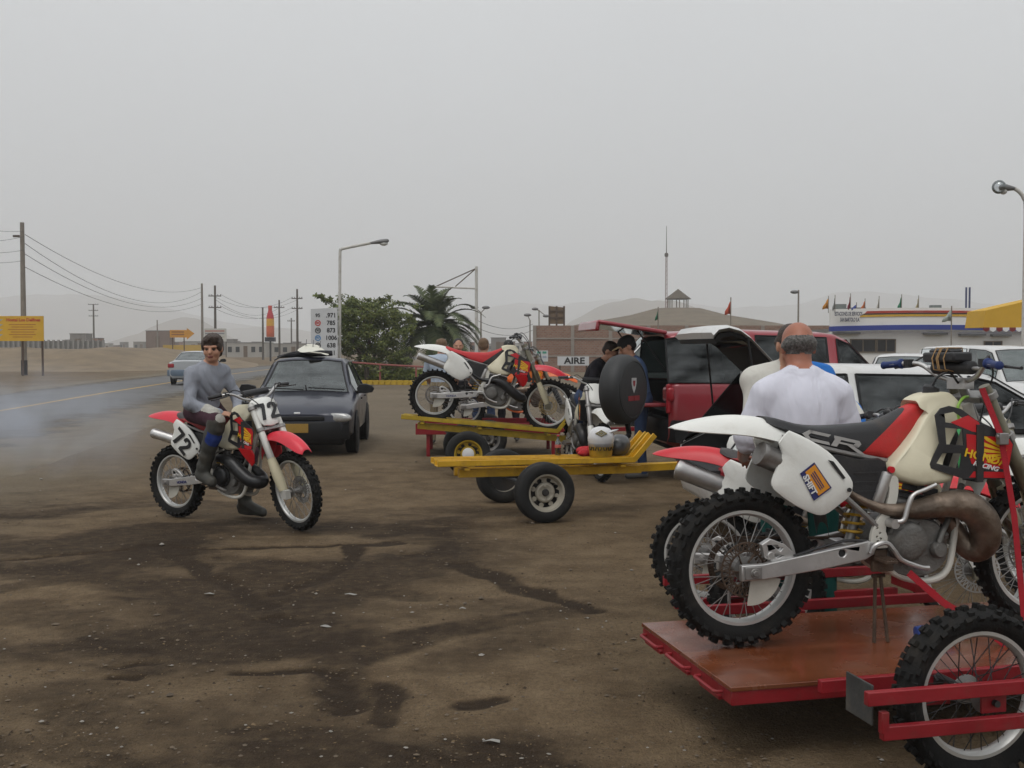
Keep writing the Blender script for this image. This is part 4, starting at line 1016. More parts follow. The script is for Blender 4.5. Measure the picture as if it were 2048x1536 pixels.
# pale CR on the wooden trailer deck, nearest the camera
DECK = dict(h=0.30, a=R(15), near_left=on_ground(1462, 1376, 0.30))
make_bike(dict(label='white and cream dirt bike with black and red seat on the wooden trailer deck', loc=on_ground(1480, 1291, 0.302), heading=13, steer=2, rear_fender=WHITEP,
    front_fender=WHITEP, seat=SEAT_BK_RED, seat_text=True, pipe=PIPE_RAW, side_decal='shift', shroud_text=True, hero=True, rdisc=RUST, grip=BLUEGRIP, tools=True, plate=False, guard=CREAM_GUARD, silencer=((0.36, 0.70), (0.04, 0.835), 0.05)))
# red and white bike standing just behind it
make_bike(dict(label='red and white dirt bike with fat silver silencer standing behind the deck bike', loc=(1.16, 6.42, 0), heading=-19, steer=12, rear_fender=REDP, front_fender=REDP, tank=REDP,
    seat=SEAT_RED, pipe=PIPE_RAW, silencer=((0.30, 0.70), (-0.16, 0.86), 0.056), silencer_mat=ALU, platem=WHITEP, guard=WHITEP, fdisc_y=-0.058, fdisc=ALU))
# number 72
BIKE72 = Matrix.Translation(on_ground(357, 1034)) @ Matrix.Rotation(R(-31.5), 4, 'Z') @ Matrix.Rotation(R(1.5), 4, 'X')
make_bike(dict(label='red and white dirt bike numbered 72 with a rider sitting on it', loc=on_ground(357, 1034), heading=-31.5, lean=1.5, steer=-14, rear_fender=PINKRED, front_fender=PINKRED, seat=SEAT_RED,
    pipe=PIPE_BLACK, number='72', low_pipe=True, scoop=True, fork=mat('white fork tube', (0.6, 0.59, 0.55), 0.4, 0.2, 0.08, 9, 0, 60, 0.2, 8), shroud_text=True, silencer=((0.28, 0.70), (-0.20, 0.785), 0.046), silencer_mat=ALU, cover=DARKMETAL, swing_text='HONDA', pad=True))
# bike on the tilted yellow trailer
make_bike(dict(label='red seated white dirt bike standing on the tilted yellow trailer', loc=at(864, 843, 13.9), heading=5, pitch=-5.6, steer=-10, rear_fender=WHITEP, front_fender=PINKRED, seat=SEAT_RED_BK,
    pipe=PIPE_BLACK, silencer=((0.27, 0.68), (-0.26, 0.83), 0.046), silencer_mat=ALU, swing_text='HONDA', shroud_text=True, low_pipe=True, scoop=True, plate=False, bar=ALU, fdisc_y=-0.058, fdisc=mat('gold disc', (0.45, 0.33, 0.15), 0.45, 0.7, 0.1, 9)))
# ------------------------------------------------------------------ trailers
REDPAINT = mat('red trailer paint', (0.235, 0.009, 0.015), 0.42, 0, 0.18, 6, 0.1, 50, 0.34, 13, (0.10, 0.045, 0.03))
YELPAINT = mat('yellow trailer paint', (0.58, 0.33, 0.015), 0.5, 0, 0.2, 5, 0.1, 50, 0.40, 11, (0.16, 0.085, 0.03))
OLIVEYEL = mat('olive yellow paint', (0.44, 0.30, 0.015), 0.5, 0, 0.2, 5, 0.1, 50, 0.42, 11, (0.10, 0.07, 0.03))
GREYPLATE = mat('scuffed grey plate', (0.06, 0.062, 0.06), 0.6, 0.2, 0.3, 9, 0.1, 60, 0.4, 9)
STRAPRED = mat('red webbing', (0.36, 0.008, 0.018), 0.8, 0, 0.12, 30, 0.3, 300, 0.1, 9)
def wood_mat():
    m = mat('varnished plywood', (0.20, 0.062, 0.026), 0.27, 0, 0.25, 3, 0.0, 50, 0.0, spec=0.55)
    nt = m.node_tree; n = nt.nodes; l = nt.links; b = n['Principled BSDF']
    tc = next(x for x in n if x.type == 'TEX_COORD')
    mp = n.new('ShaderNodeMapping'); mp.inputs['Scale'].default_value = (1.2, 9, 9); l.new(tc.outputs['Object'], mp.inputs[0])
    g = n.new('ShaderNodeTexNoise'); g.inputs['Scale'].default_value = 1.6; g.inputs['Detail'].default_value = 7; l.new(mp.outputs[0], g.inputs['Vector'])
    r = n.new('ShaderNodeValToRGB'); r.color_ramp.elements[0].position = 0.3; r.color_ramp.elements[0].color = (0.120, 0.034, 0.014, 1); r.color_ramp.elements[1].position = 0.72; r.color_ramp.elements[1].color = (0.19, 0.058, 0.024, 1)
    l.new(g.outputs['Fac'], r.inputs['Fac'])
    d = n.new('ShaderNodeTexNoise'); d.inputs['Scale'].default_value = 3.5; d.inputs['Detail'].default_value = 6; l.new(tc.outputs['Object'], d.inputs['Vector'])
    dr = n.new('ShaderNodeMapRange'); dr.inputs['From Min'].default_value = 0.52; dr.inputs['From Max'].default_value = 0.75; dr.inputs['To Max'].default_value = 0.28; l.new(d.outputs['Fac'], dr.inputs['Value'])
    mx = n.new('ShaderNodeMix'); mx.data_type = 'RGBA'; l.new(dr.outputs[0], mx.inputs['Factor']); l.new(r.outputs[0], mx.inputs['A']); mx.inputs['B'].default_value = (0.17, 0.115, 0.08, 1)
    l.new(mx.outputs['Result'], b.inputs['Base Color'])
    rr = n.new('ShaderNodeMapRange'); rr.inputs['From Min'].default_value = 0.35; rr.inputs['From Max'].default_value = 0.7; rr.inputs['To Min'].default_value = 0.10; rr.inputs['To Max'].default_value = 0.38; l.new(d.outputs['Fac'], rr.inputs['Value']); l.new(rr.outputs[0], b.inputs['Roughness'])
    bp = n.new('ShaderNodeBump'); bp.inputs['Strength'].default_value = 0.03; bp.inputs['Distance'].default_value = 0.01; l.new(g.outputs['Fac'], bp.inputs['Height']); l.new(bp.outputs[0], b.inputs['Normal'])
    return m
WOOD = wood_mat()
_carwheel = {}
def car_wheel(R_=0.28, w=0.165, rim_m=None, hub_m=None, style='steel'):
    """tyre, rim and hub cap meshes, axle along Y, outer face towards -Y"""
    key = (R_, w, rim_m.name if rim_m else '', style)
    if key in _carwheel: return _carwheel[key]
    rim = R_ * 0.62; h = w / 2
    b = MB(); lathe_y(b, [(rim - .01, -h * .8), (rim + .012, -h * .96), ((rim + R_) / 2, -h * 1.04), (R_ - .022, -h * .95), (R_ - .006, -h * .82), (R_, -h * .66), (R_, -h * .36), (R_ - .008, -h * .35), (R_ - .008, -h * .28), (R_, -h * .27), (R_, -h * .05), (R_ - .008, -h * .04),
        (R_ - .008, h * .04), (R_, h * .05), (R_, h * .27), (R_ - .008, h * .28), (R_ - .008, h * .35), (R_, h * .36), (R_, h * .66), (R_ - .006, h * .82), (R_ - .022, h * .95), ((rim + R_) / 2, h * 1.04), (rim + .012, h * .96), (rim - .01, h * .8)], (0, 0, 0), 48)
    t = b.mesh('tyre', RUBBER_CLEAN, 35)
    b = MB(); lathe_y(b, [(rim - .012, h * .8), (rim - .016, -h * .1), (rim - .012, -h * .72), (rim + .004, -h * .84), (rim + .002, -h * .9), (rim - .014, -h * .84), (rim - .026, -h * .45), (rim * .80, -h * .22)], (0, 0, 0), 48)
    nh = 8; out = 48
    a_ = np.linspace(0, 2 * math.pi, out, endpoint=False)
    hole = lambda k: [(rim * .70 * math.cos(2 * math.pi * k / nh + t_) if False else rim * .69 * math.cos(2 * math.pi * k / nh) + rr_ * math.cos(t_) * .055 * rim / .17, rim * .69 * math.sin(2 * math.pi * k / nh) + rr_ * math.sin(t_) * .055 * rim / .17) for t_, rr_ in [(x, .42) for x in np.linspace(0, 2 * math.pi, 10, endpoint=False)]]
    b.plate([(rim * .81 * math.cos(x), rim * .81 * math.sin(x)) for x in a_], [hole(k) for k in range(nh)], -h * .24, 0.006)
    lathe_y(b, [(rim * .56, -h * .2), (rim * .50, -h * .42), (rim * .42, -h * .46), (rim * .30, -h * .34), (.001, -h * .34)], (0, 0, 0), 32)
    for k in range(4):
        x = 2 * math.pi * k / 4 + .4; b.cyl((rim * .36 * math.cos(x), -h * .52, rim * .36 * math.sin(x)), (rim * .36 * math.cos(x), -h * .3, rim * .36 * math.sin(x)), .011, n=6)
    r = b.mesh('rim', rim_m or STEEL, 35)
    b = MB(); lathe_y(b, [(.001, -h * .62), (rim * .16, -h * .6), (rim * .19, -h * .5), (rim * .2, -h * .3)], (0, 0, 0), 20)
    if style == 'cap': b = MB(); lathe_y(b, [(.001, -h * .75), (rim * .3, -h * .73), (rim * .42, -h * .62), (rim * .45, -h * .35)], (0, 0, 0), 28)
    c = b.mesh('hub_cap', hub_m or DARKMETAL, 40)
    b = MB(); lathe_y(b, [(rim - .015, h * .3), (.02, h * .25)], (0, 0, 0), 24)
    bk = b.mesh('brake_drum', DARKMETAL, 40)
    _carwheel[key] = dict(tyre=t, rim=r, hub_cap=c, brake_drum=bk)
    return _carwheel[key]
def put_car_wheel(parent, loc, flip=False, name='wheel', spin=0.0, **kw):
    w = empty(name, parent=parent); w.matrix_local = Matrix.Translation(loc) @ (Matrix.Rotation(math.pi, 4, 'Z') if flip else Matrix()) @ Matrix.Rotation(spin, 4, 'Y')
    for k, m in car_wheel(**kw).items(): link(k, m, w)
    return w

# --- red trailer with the wooden deck
TA = R(13.0); TO = on_ground(1462, 1376, 0.30); TO.z = 0
tr = empty('deck_trailer', TO, TA); tag(tr, 'red trailer with varnished wooden deck and knobbly motorcycle wheels', 'trailer')
DW, DL = 0.985, 2.25
b = MB(); b.box((DL / 2, DW / 2, 0.2925), (DL, DW, 0.017)); b.build('deck_board', WOOD, tr, 30, 0.002)
b = MB()
for y in (0.022, DW - 0.022): b.box((DL / 2 + .002, y, 0.256), (DL - .008, 0.035, 0.055))
for x in (0.75, 1.45, DL - .03): b.box((x, DW / 2, 0.255), (0.035, DW - .08, 0.05))
b.box((0.022, DW / 2, 0.256), (0.035, DW - 0.012, 0.052)); b.build('chassis', REDPAINT, tr, 30, 0.003)
for k in range(3):
    y0 = 0.08 + k * 0.315; b = MB()
    b.tube([(0.0, y0, .262), (-0.022, y0, .262), (-0.030, y0 + .012, .262), (-0.030, y0 + .196, .262), (-0.022, y0 + .208, .262), (0.0, y0 + .208, .262)], 0.0075, 8)
    b.box((0.0, y0 + .104, .234), (0.02, .19, .012)); b.build('tie_loop', REDPAINT, tr)
for s, yw in ((-1, -0.335), (1, DW + 0.335)):
    add_wheel(tr, 'trailer', Matrix.Translation((0.80, yw, 0.327)) @ Matrix.Rotation(0.4, 4, 'Y'), 'wheel')
    yi = yw - s * 0.235; yo = yw + s * 0.125
    for nm, y, z, x0, w in (('inner_rail', yi, 0.315, 0.31, .03), ('upper_guard_rail', yo, 0.385, 0.285, .03), ('lower_guard_rail', yo, 0.262, 0.345, .03)):
        b = MB(); b.box(((x0 + 1.62) / 2, y, z), (1.62 - x0, w, 0.048)); b.build(nm, REDPAINT, tr, 30, 0.003)
    b = MB(); b.box((0.352, yo + s * .002, 0.30), (0.028, 0.026, 0.075)); b.build('guard_stub', REDPAINT, tr, 30, 0.003)
    b = MB(); b.box((0.335, yo - s * .125, 0.345), (0.008, .17, 0.14)); b.build('mud_plate', GREYPLATE, tr, 30, 0.002)
    b = MB(); b.box((1.60, (yi + yo) / 2, 0.33), (0.03, abs(yo - yi), 0.045)); b.build('cross_rail', REDPAINT, tr, 30, 0.003)
    b = MB(); b.box((0.80, yi - s * .02, 0.25), (0.14, 0.03, 0.09)); b.build('axle_bracket', REDPAINT, tr, 30, 0.003)
    b = MB(); b.box((0.80, yw + s * .10, 0.325), (0.10, 0.012, 0.07)); b.build('axle_plate', REDPAINT, tr, 30, 0.003)
b = MB(); b.box((0.80, DW / 2, 0.20), (0.05, DW + .04, 0.05))
for s in (-1, 1):
    ye = -.02 if s < 0 else DW + .02
    b.beam((0.80, ye, .20), (0.80, ye + s * .10, .327), .04, .04, up=(1, 0, 0)); b.cyl((0.80, ye + s * .09, .327), (0.80, ye + s * .44, .327), .012, n=12)
b.build('axle', DARKMETAL, tr, 40)
b = MB(); b.tube(catmull([(0.36 + .37, DW + .06, .34), (.75, DW + .06, .38), (.77, DW + .06, .40), (.79, DW + .06, .38), (.78, DW + .06, .355)], 4), 0.006, 8); b.build('hook', REDPAINT, tr)
b = MB(); b.beam((DL - .1, DW / 2, .25), (DL + 1.1, DW / 2, .30), .06, .06); b.build('drawbar', REDPAINT, tr, 30, .003)
TM = Matrix.Translation(TO) @ Matrix.Rotation(TA, 4, 'Z')
def strap(label, pts, w, twist=0.0):
    P = [Vector(p) for p in pts]; b = MB()
    for p, q in zip(P[:-1], P[1:]): b.beam(p, q + (q - p).normalized() * .002, w, 0.003, up=(math.sin(twist), -math.cos(twist), 0.1))
    o = b.build('tie_down_strap', STRAPRED, None, 30)
    tag(o, label, 'strap', 'red tie-down straps holding the deck bike'); return o
BM1 = Matrix.Translation(on_ground(1480, 1291, 0.302)) @ Matrix.Rotation(R(13), 4, 'Z')
strap('red webbing strap hanging upright from the handlebar to the deck beside the fork', [BM1 @ Vector((1.07, -.13, 1.10)), BM1 @ Vector((1.11, -.205, 0.90)), BM1 @ Vector((1.16, -.235, 0.55)), BM1 @ Vector((1.20, -.275, 0.004))], 0.026)
strap('red webbing strap slanting from the footpeg forward down to the deck', [BM1 @ Vector((0.70, -.165, 0.315)), BM1 @ Vector((0.84, -.20, 0.19)), BM1 @ Vector((1.02, -.25, 0.07)), BM1 @ Vector((1.10, -.27, 0.005))], 0.03)
b = MB(); b.box((0, 0, 0), (0.045, 0.03, 0.05)); b.cyl((-.03, 0, 0.01), (.03, 0, 0.01), .01, n=10); o = b.build('strap_ratchet', STEEL, None, 30, 0.004)
o.matrix_world = BM1 @ Matrix.Translation((1.115, -.21, 0.885)); tag(o, 'grey metal ratchet buckle on the upright red strap', 'buckle')
st = empty('bike_stand'); st.matrix_world = BM1 @ Matrix.Translation((0.62, -.06, 0)); tag(st, 'rusty wire prop standing under the deck bike frame', 'stand')
for x0, x1 in ((-.015, -.035), (0.01, 0.03)):
    b = MB(); b.cyl((x0, 0, 0.285), (x1, -.03, 0.0), 0.008, n=8); b.build('leg', RUST, st)
b = MB(); b.cyl((-.03, 0, 0.285), (0.03, 0, 0.285), 0.009, n=8); b.build('cross_bar', RUST, st)
# blue oil bottle lying on the deck
ob = empty('oil_bottle'); ob.matrix_world = BM1 @ Matrix.Translation((0.86, -.12, 0.037)) @ Matrix.Rotation(R(-12), 4, 'Z'); tag(ob, 'blue oil bottle with white label lying on the wooden deck', 'bottle')
M_OB = mat('blue bottle plastic', (0.02, 0.06, 0.28), 0.3, 0, 0.1, 9)
b = MB(); rg = []
for x, r1, r2 in ((-.085, .02, .02), (-.082, .032, .026), (-.06, .036, .03), (.05, .036, .03), (.075, .028, .024), (.09, .014, .014)):
    rg.append([(x, r1 * math.cos(a), r2 * math.sin(a)) for a in np.linspace(0, 2 * math.pi, 18, endpoint=False)])
b.loft(rg); b.build('bottle_body', M_OB, ob, 50)
b = MB(); b.cyl((.088, 0, 0), (.112, 0, 0), .016, n=14); b.build('bottle_cap', BLACKP, ob)
b = MB(); rg = []
for x in (-.055, -.01): rg.append([(x, .0368 * math.cos(a), .0308 * math.sin(a)) for a in np.linspace(R(120), R(300), 12)])
b.loft(rg, closed=False); b.build('label_patch', WHITED, ob)

# --- yellow trailers
def yellow_trailer(label, M, paint, wheel_at, wheel_kw, rails, x0, x1, up, wheels_world=None, loop=False):
    t = empty('bike_trailer'); t.matrix_world = M; tag(t, label, 'trailer')
    for (y, dx) in rails:
        for nm, yo, w, z, h in (('rail_floor', 0, .13, -.008, .008), ('rail_lip', -.062, .022, .018, .05), ('rail_lip', .062, .022, .018, .05)):
            b = MB(); b.beam((x0 + dx, y + yo, z), (x1 + dx, y + yo, z), w, h); b.build(nm, paint, t, 30, 0.002)
            b = MB(); a = up; b.beam((x1 + dx - .01, y + yo, z), (x1 + dx + a[0], y + yo, z + a[1]), w, h, up=(-a[1], 0, a[0])); b.build('rail_stop', paint, t, 30, 0.002)
    ys = [r[0] for r in rails]; lo, hi = min(ys), max(ys)
    for y in (lo + .04, hi - .04):
        b = MB(); b.beam((x0 + .22, y, -.085), (x1 + .1, y, -.085), .05, .075); b.build('side_beam', paint, t, 30, 0.003)
    for x in (x0 + .28, (x0 + x1) / 2, x1 - .12):
        b = MB(); b.beam((x, lo - .06, -.042), (x, hi + .06, -.042), .05, .025); b.build('cross_beam', paint, t, 30, 0.003)
    b = MB(); b.beam((x1 - .35, lo + .05, -.09), (x1 + .95, (lo + hi) / 2, -.06), .045, .07); b.beam((x1 - .35, hi - .05, -.09), (x1 + .95, (lo + hi) / 2, -.06), .045, .07); b.build('drawbar', paint, t, 30, 0.003)
    inv = M.inverted()
    for i, wpos in enumerate(wheel_at):
        w = empty('wheel', parent=t); w.matrix_local = inv @ Matrix.Translation(wpos[0]) @ Matrix.Rotation(wpos[1], 4, 'Z') @ (Matrix.Rotation(math.pi, 4, 'Z') if i else Matrix()) @ Matrix.Rotation(wpos[2], 4, 'Y')
        for k, m in car_wheel(**wheel_kw).items(): link(k, m, w)
    b = MB(); p, q = [inv @ Vector(w[0]) for w in wheel_at]; b.tube([p, q], .022, 12); b.build('axle', DARKMETAL, t)
    b = MB()
    for y in (lo + .04, hi - .04):
        pm = p.lerp(q, 0.3 if y == lo + .04 else .7); b.beam((pm.x - .28, y, -.13), (pm.x + .28, y, -.13), .045, .02); b.box((pm.x, y, (pm.z - .12) / 2 - .02), (.06, .04, abs(pm.z + .1)))
    b.build('leaf_springs', DARKMETAL, t, 30)
    return t
CREAMRIM = mat('dusty cream wheel', (0.36, 0.33, 0.27), 0.55, 0.1, 0.12, 8, 0.05, 60, 0.3, 8)
YELRIM = mat('yellow wheel', (0.45, 0.30, 0.02), 0.5, 0, 0.12, 8, 0, 60, 0.3, 8)
T1A = R(17.0); c1 = Vector((0.10, 10.36, 0)); d1 = Vector((math.cos(T1A), math.sin(T1A), 0)); l1 = Vector((-math.sin(T1A), math.cos(T1A), 0))
M1 = Matrix.Translation(c1 + Vector((0, 0, .50))) @ Matrix.Rotation(T1A, 4, 'Z') @ Matrix.Rotation(R(0.6), 4, 'Y')
t1 = yellow_trailer('empty bright yellow bike trailer with white helmet and clothes on it', M1, YELPAINT, [(c1 - l1 * .66 + Vector((0, 0, .272)), T1A, .3), (c1 + l1 * .66 + Vector((0, 0, .272)), T1A, .1)],
    dict(R_=0.272, w=0.165, rim_m=CREAMRIM, hub_m=DARKMETAL), [(-.30, 0), (-.06, 0.02)], -0.92, 1.02, (0.20, 0.235))
b = MB(); b.tube([(-.33, .70, -.14), (-.33, .70, -.055), (-.30, .70, -.04), (.28, .70, -.04), (.31, .70, -.055), (.31, .70, -.14)], .010, 8); b.build('guard_loop', YELPAINT, t1)
M2 = Matrix.Translation(at(864, 843, 13.9)) @ Matrix.Rotation(R(5), 4, 'Z') @ Matrix.Rotation(R(5.6), 4, 'Y')
wc = at(936, 907, 13.25); wc.z = .275; l2 = Vector((-math.sin(R(5)), math.cos(R(5)), 0))
yellow_trailer('tilted olive yellow bike trailer carrying the red seated bike', M2 @ Matrix.Translation((0, 0, .012)), OLIVEYEL, [(wc, R(5), .2), (wc + l2 * 1.25, R(5), 0)], dict(R_=0.275, w=0.165, rim_m=YELRIM, hub_m=WHITED, style='cap'),
    [(0, 0), (.22, 0.03)], -0.40, 1.64, (0.20, 0.33))

# --- low red trailer farther back
t3 = empty('box_trailer', at(845, 890, 15.6), R(2)); t3.location.z = 0; tag(t3, 'low red box trailer standing behind the tilted yellow trailer', 'trailer')
b = MB(); b.box((0.95, 0, .40), (2.1, .025, .16)); b.build('side_board', REDPAINT, t3, 30, .003)
b = MB(); b.box((0.95, 1.2, .40), (2.1, .025, .16)); b.build('side_board', REDPAINT, t3, 30, .003)
b = MB(); b.box((0.95, .6, .335), (2.05, 1.17, .02)); b.build('floor_board', mat('grey deck ply', (.12, .1, .08), .8, 0, .2, 4), t3, 30)
for x in (.08, 1.9):
    for y in (.05, 1.15):
        b = MB(); b.box((x, y, .16), (.05, .05, .32)); b.build('leg', REDPAINT, t3, 30)
put_car_wheel(t3, (0.95, -.16, .27), False, R_=0.27, w=0.16); put_car_wheel(t3, (0.95, 1.36, .27), True, R_=0.27, w=0.16)
b = MB(); b.beam((1.9, .6, .33), (3.3, .5, .36), .06, .06); b.build('drawbar', REDPAINT, t3, 30)

# bikes farther back
make_bike(dict(label='orange dirt bike standing on the low red trailer behind the red seated bike', loc=Vector((-0.72, 16.3, .35)), heading=1, steer=-4, rear_fender=ORANGEP, front_fender=ORANGEP, tank=ORANGEP, side=BLACKP, seat=SEAT_BK, pipe=PIPE_RAW, graphic=mat('orange decal bright', (.7, .16, .02), .4), frame=ORANGEP, platem=BLACKP, guard=BLACKP))
make_bike(dict(label='white dirt bike pointing at the camera beside the spare tyre', loc=Vector((0.80, 14.1, 0)), heading=-80, steer=6, rear_fender=WHITEP, front_fender=WHITEP, seat=SEAT_BK, pipe=PIPE_BLACK, guard=WHITEP, fork=STEEL, graphic=mat('orange red decal', (.62, .10, .02), .4), platem=WHITEP))
GREENP = mat('green plastic', (0.05, 0.42, 0.12), 0.4, 0, 0.1, 5, 0, 60, 0.1, 6)
make_bike(dict(label='green and white dirt bike at the right edge behind the fork of the deck bike', loc=Vector((2.72, 7.95, 0)), heading=-71, steer=-5, rear_fender=GREENP, front_fender=WHITEP, tank=GREENP, side=WHITEP, seat=SEAT_BK, pipe=PIPE_BLACK, guard=WHITEP, graphic=GREENP, platem=WHITEP, bar=ALU))
# ------------------------------------------------------------------ cars
GLASS = glass_mat('car glass', (0.40, 0.50, 0.46), 0.10)
GLASS_DARK = glass_mat('tinted car glass', (0.05, 0.06, 0.06), 0.015)
GLASS_MID = glass_mat('green car glass', (0.16, 0.24, 0.21), 0.16)
CABIN = mat('dark cabin trim', (0.025, 0.026, 0.028), 0.85, 0, 0.2, 6)
TRIM = mat('black car trim', (0.010, 0.010, 0.011), 0.55, 0, 0.2, 6, 0.05, 90, 0.2, 5, (.05, .045, .04), spec=.3)
LAMPG = mat('lamp lens', (0.40, 0.40, 0.39), 0.15, 0.4, 0.2, 30)
TAILR = mat('red lamp lens', (0.28, 0.012, 0.02), 0.2, 0, 0.15, 20)
PLATEY = mat('yellow number plate', (0.30, 0.18, 0.03), 0.5, 0, 0.1, 20)
PLATEW = mat('white number plate', (0.6, 0.6, 0.58), 0.5, 0, 0.1, 20)
PROFILES = {
 'hatch': dict(st=[(1.86, .30, .44, .54, .60, .55, .64, .62, .60), (1.80, .25, .48, .59, .655, .62, .73, .71, .69), (1.60, .22, .50, .675, .742, .68, .79, .76, .73), (1.20, .22, .52, .76, .828, .70, .80, .77, .73),
    (.88, .22, .52, .83, .90, .70, .805, .775, .74), (.62, .22, .52, .86, 1.085, .70, .81, .775, .67), (.22, .22, .52, .87, 1.365, .70, .81, .775, .585), (.02, .22, .52, .875, 1.405, .70, .81, .775, .58), (-.06, .22, .52, .88, 1.41, .70, .81, .775, .58),
    (-.80, .22, .52, .885, 1.40, .70, .81, .775, .57), (-1.02, .22, .52, .89, 1.385, .70, .81, .775, .565), (-1.22, .23, .52, .90, 1.355, .69, .80, .77, .56), (-1.66, .26, .52, .92, 1.02, .68, .79, .76, .66), (-1.84, .30, .52, .84, .93, .62, .74, .72, .66), (-1.88, .34, .52, .78, .86, .58, .70, .68, .62)],
    screen=(4, 6), rear=(11, 12), side=[(5, 7), (8, 9), (9, 10)], ax=(1.18, -1.18), R=.285, top=1.41),
 'sedan': dict(st=[(2.22, .28, .44, .56, .62, .58, .68, .66, .62), (2.0, .22, .5, .66, .72, .68, .82, .80, .76), (1.35, .2, .52, .80, .86, .72, .86, .83, .79), (.95, .2, .52, .87, .93, .72, .865, .83, .79), (.65, .2, .52, .9, 1.08, .72, .865, .83, .72),
    (.25, .2, .52, .91, 1.34, .72, .865, .83, .62), (.0, .2, .52, .92, 1.385, .72, .865, .83, .61), (-.1, .2, .52, .92, 1.39, .72, .865, .83, .61), (-.85, .2, .52, .93, 1.37, .72, .86, .83, .60), (-1.05, .2, .52, .935, 1.33, .72, .86, .83, .60), (-1.62, .22, .54, .955, 1.04, .72, .86, .82, .74),
    (-2.10, .26, .56, .94, 1.0, .70, .83, .80, .74), (-2.22, .30, .58, .90, .965, .66, .79, .77, .72)],
    screen=(3, 5), rear=(9, 10), side=[(4, 6), (7, 8)], ax=(1.32, -1.30), R=.30, top=1.39),
 'suv': dict(st=[(2.12, .40, .62, .80, .90, .62, .74, .72, .70), (1.95, .36, .65, .90, .98, .72, .84, .82, .80), (1.15, .36, .68, .98, 1.06, .76, .87, .85, .82), (.92, .36, .68, 1.03, 1.09, .76, .875, .855, .82), (.70, .36, .68, 1.05, 1.25, .76, .875, .855, .78),
    (.28, .36, .68, 1.06, 1.68, .76, .875, .855, .69), (.12, .36, .68, 1.065, 1.745, .76, .875, .855, .68), (-.02, .36, .68, 1.07, 1.76, .76, .875, .855, .68), (-.95, .36, .68, 1.08, 1.785, .76, .875, .855, .68), (-1.12, .36, .68, 1.08, 1.79, .76, .875, .855, .68),
    (-1.98, .40, .68, 1.09, 1.76, .76, .875, .855, .68), (-2.12, .44, .68, 1.09, 1.74, .74, .86, .845, .675)],
    screen=(3, 5), rear=None, side=[(4, 6), (7, 8), (9, 11)], ax=(1.32, -1.28), R=.355, top=1.79),
 'wagon': dict(st=[(2.10, .28, .44, .58, .64, .58, .68, .66, .62), (1.9, .22, .5, .68, .74, .68, .81, .79, .76), (1.25, .2, .52, .82, .88, .72, .84, .82, .79), (.95, .2, .52, .87, .93, .72, .845, .82, .79), (.65, .2, .52, .9, 1.10, .72, .845, .82, .72),
    (.22, .2, .52, .91, 1.36, .72, .845, .82, .63), (.0, .2, .52, .92, 1.41, .72, .845, .82, .62), (-.1, .2, .52, .92, 1.415, .72, .845, .82, .62), (-.92, .2, .52, .93, 1.43, .72, .845, .82, .62), (-1.0, .2, .52, .93, 1.43, .72, .845, .82, .62),
    (-1.38, .22, .54, .935, 1.425, .72, .845, .82, .62), (-1.50, .24, .55, .93, 1.405, .70, .84, .82, .62), (-2.0, .30, .56, .70, .78, .68, .82, .80, .74)],
    screen=(3, 5), rear=None, side=[(4, 6), (7, 8), (9, 12)], ax=(1.30, -1.30), R=.30, top=1.43),
 'van': dict(st=[(2.2, .34, .6, .80, .90, .66, .78, .76, .74), (2.05, .3, .65, .95, 1.03, .74, .84, .82, .80), (1.85, .3, .68, 1.05, 1.14, .76, .85, .83, .80), (1.55, .3, .68, 1.08, 1.45, .76, .85, .83, .75), (1.22, .3, .68, 1.09, 1.80, .76, .85, .83, .70), (.95, .3, .68, 1.09, 1.86, .76, .85, .83, .70), (.30, .3, .68, 1.1, 1.89, .76, .85, .83, .70),
    (.18, .3, .68, 1.1, 1.89, .76, .85, .83, .70), (-.85, .3, .68, 1.1, 1.90, .76, .85, .83, .70), (-.98, .3, .68, 1.1, 1.90, .76, .85, .83, .70), (-1.95, .32, .68, 1.1, 1.88, .76, .85, .83, .70), (-2.1, .35, .68, 1.1, 1.84, .75, .84, .82, .69), (-2.2, .42, .68, 1.05, 1.70, .7, .8, .79, .66)],
    screen=(2, 4), rear=None, side=[(3, 6), (7, 8), (9, 10)], ax=(1.35, -1.3), R=.31, top=1.9),
}
PROFILES['suv']['st'] = [(t[0] * .93, t[1], t[2], t[3] + (.08 if t[4] > 1.2 else 0), *t[4:]) for t in PROFILES['suv']['st']]; PROFILES['suv']['ax'] = (1.25, -1.18)
def section(s):
    x, zb, zm, zt, zr, wb, wm, wt, wr = s
    h = [(0, zb), (wb, zb), (wm * .985, zb + .10), (wm, zm), (wm * .992, zt - .06), (wt, zt), (wr, max(zt + .012, zr - .06)), (wr - .085, zr - .008), (wr * .45, zr + .014), (0, zr + .018)]
    full = [(x, y, z) for y, z in h] + [(x, -y, z) for y, z in h[-2:0:-1]]
    return full
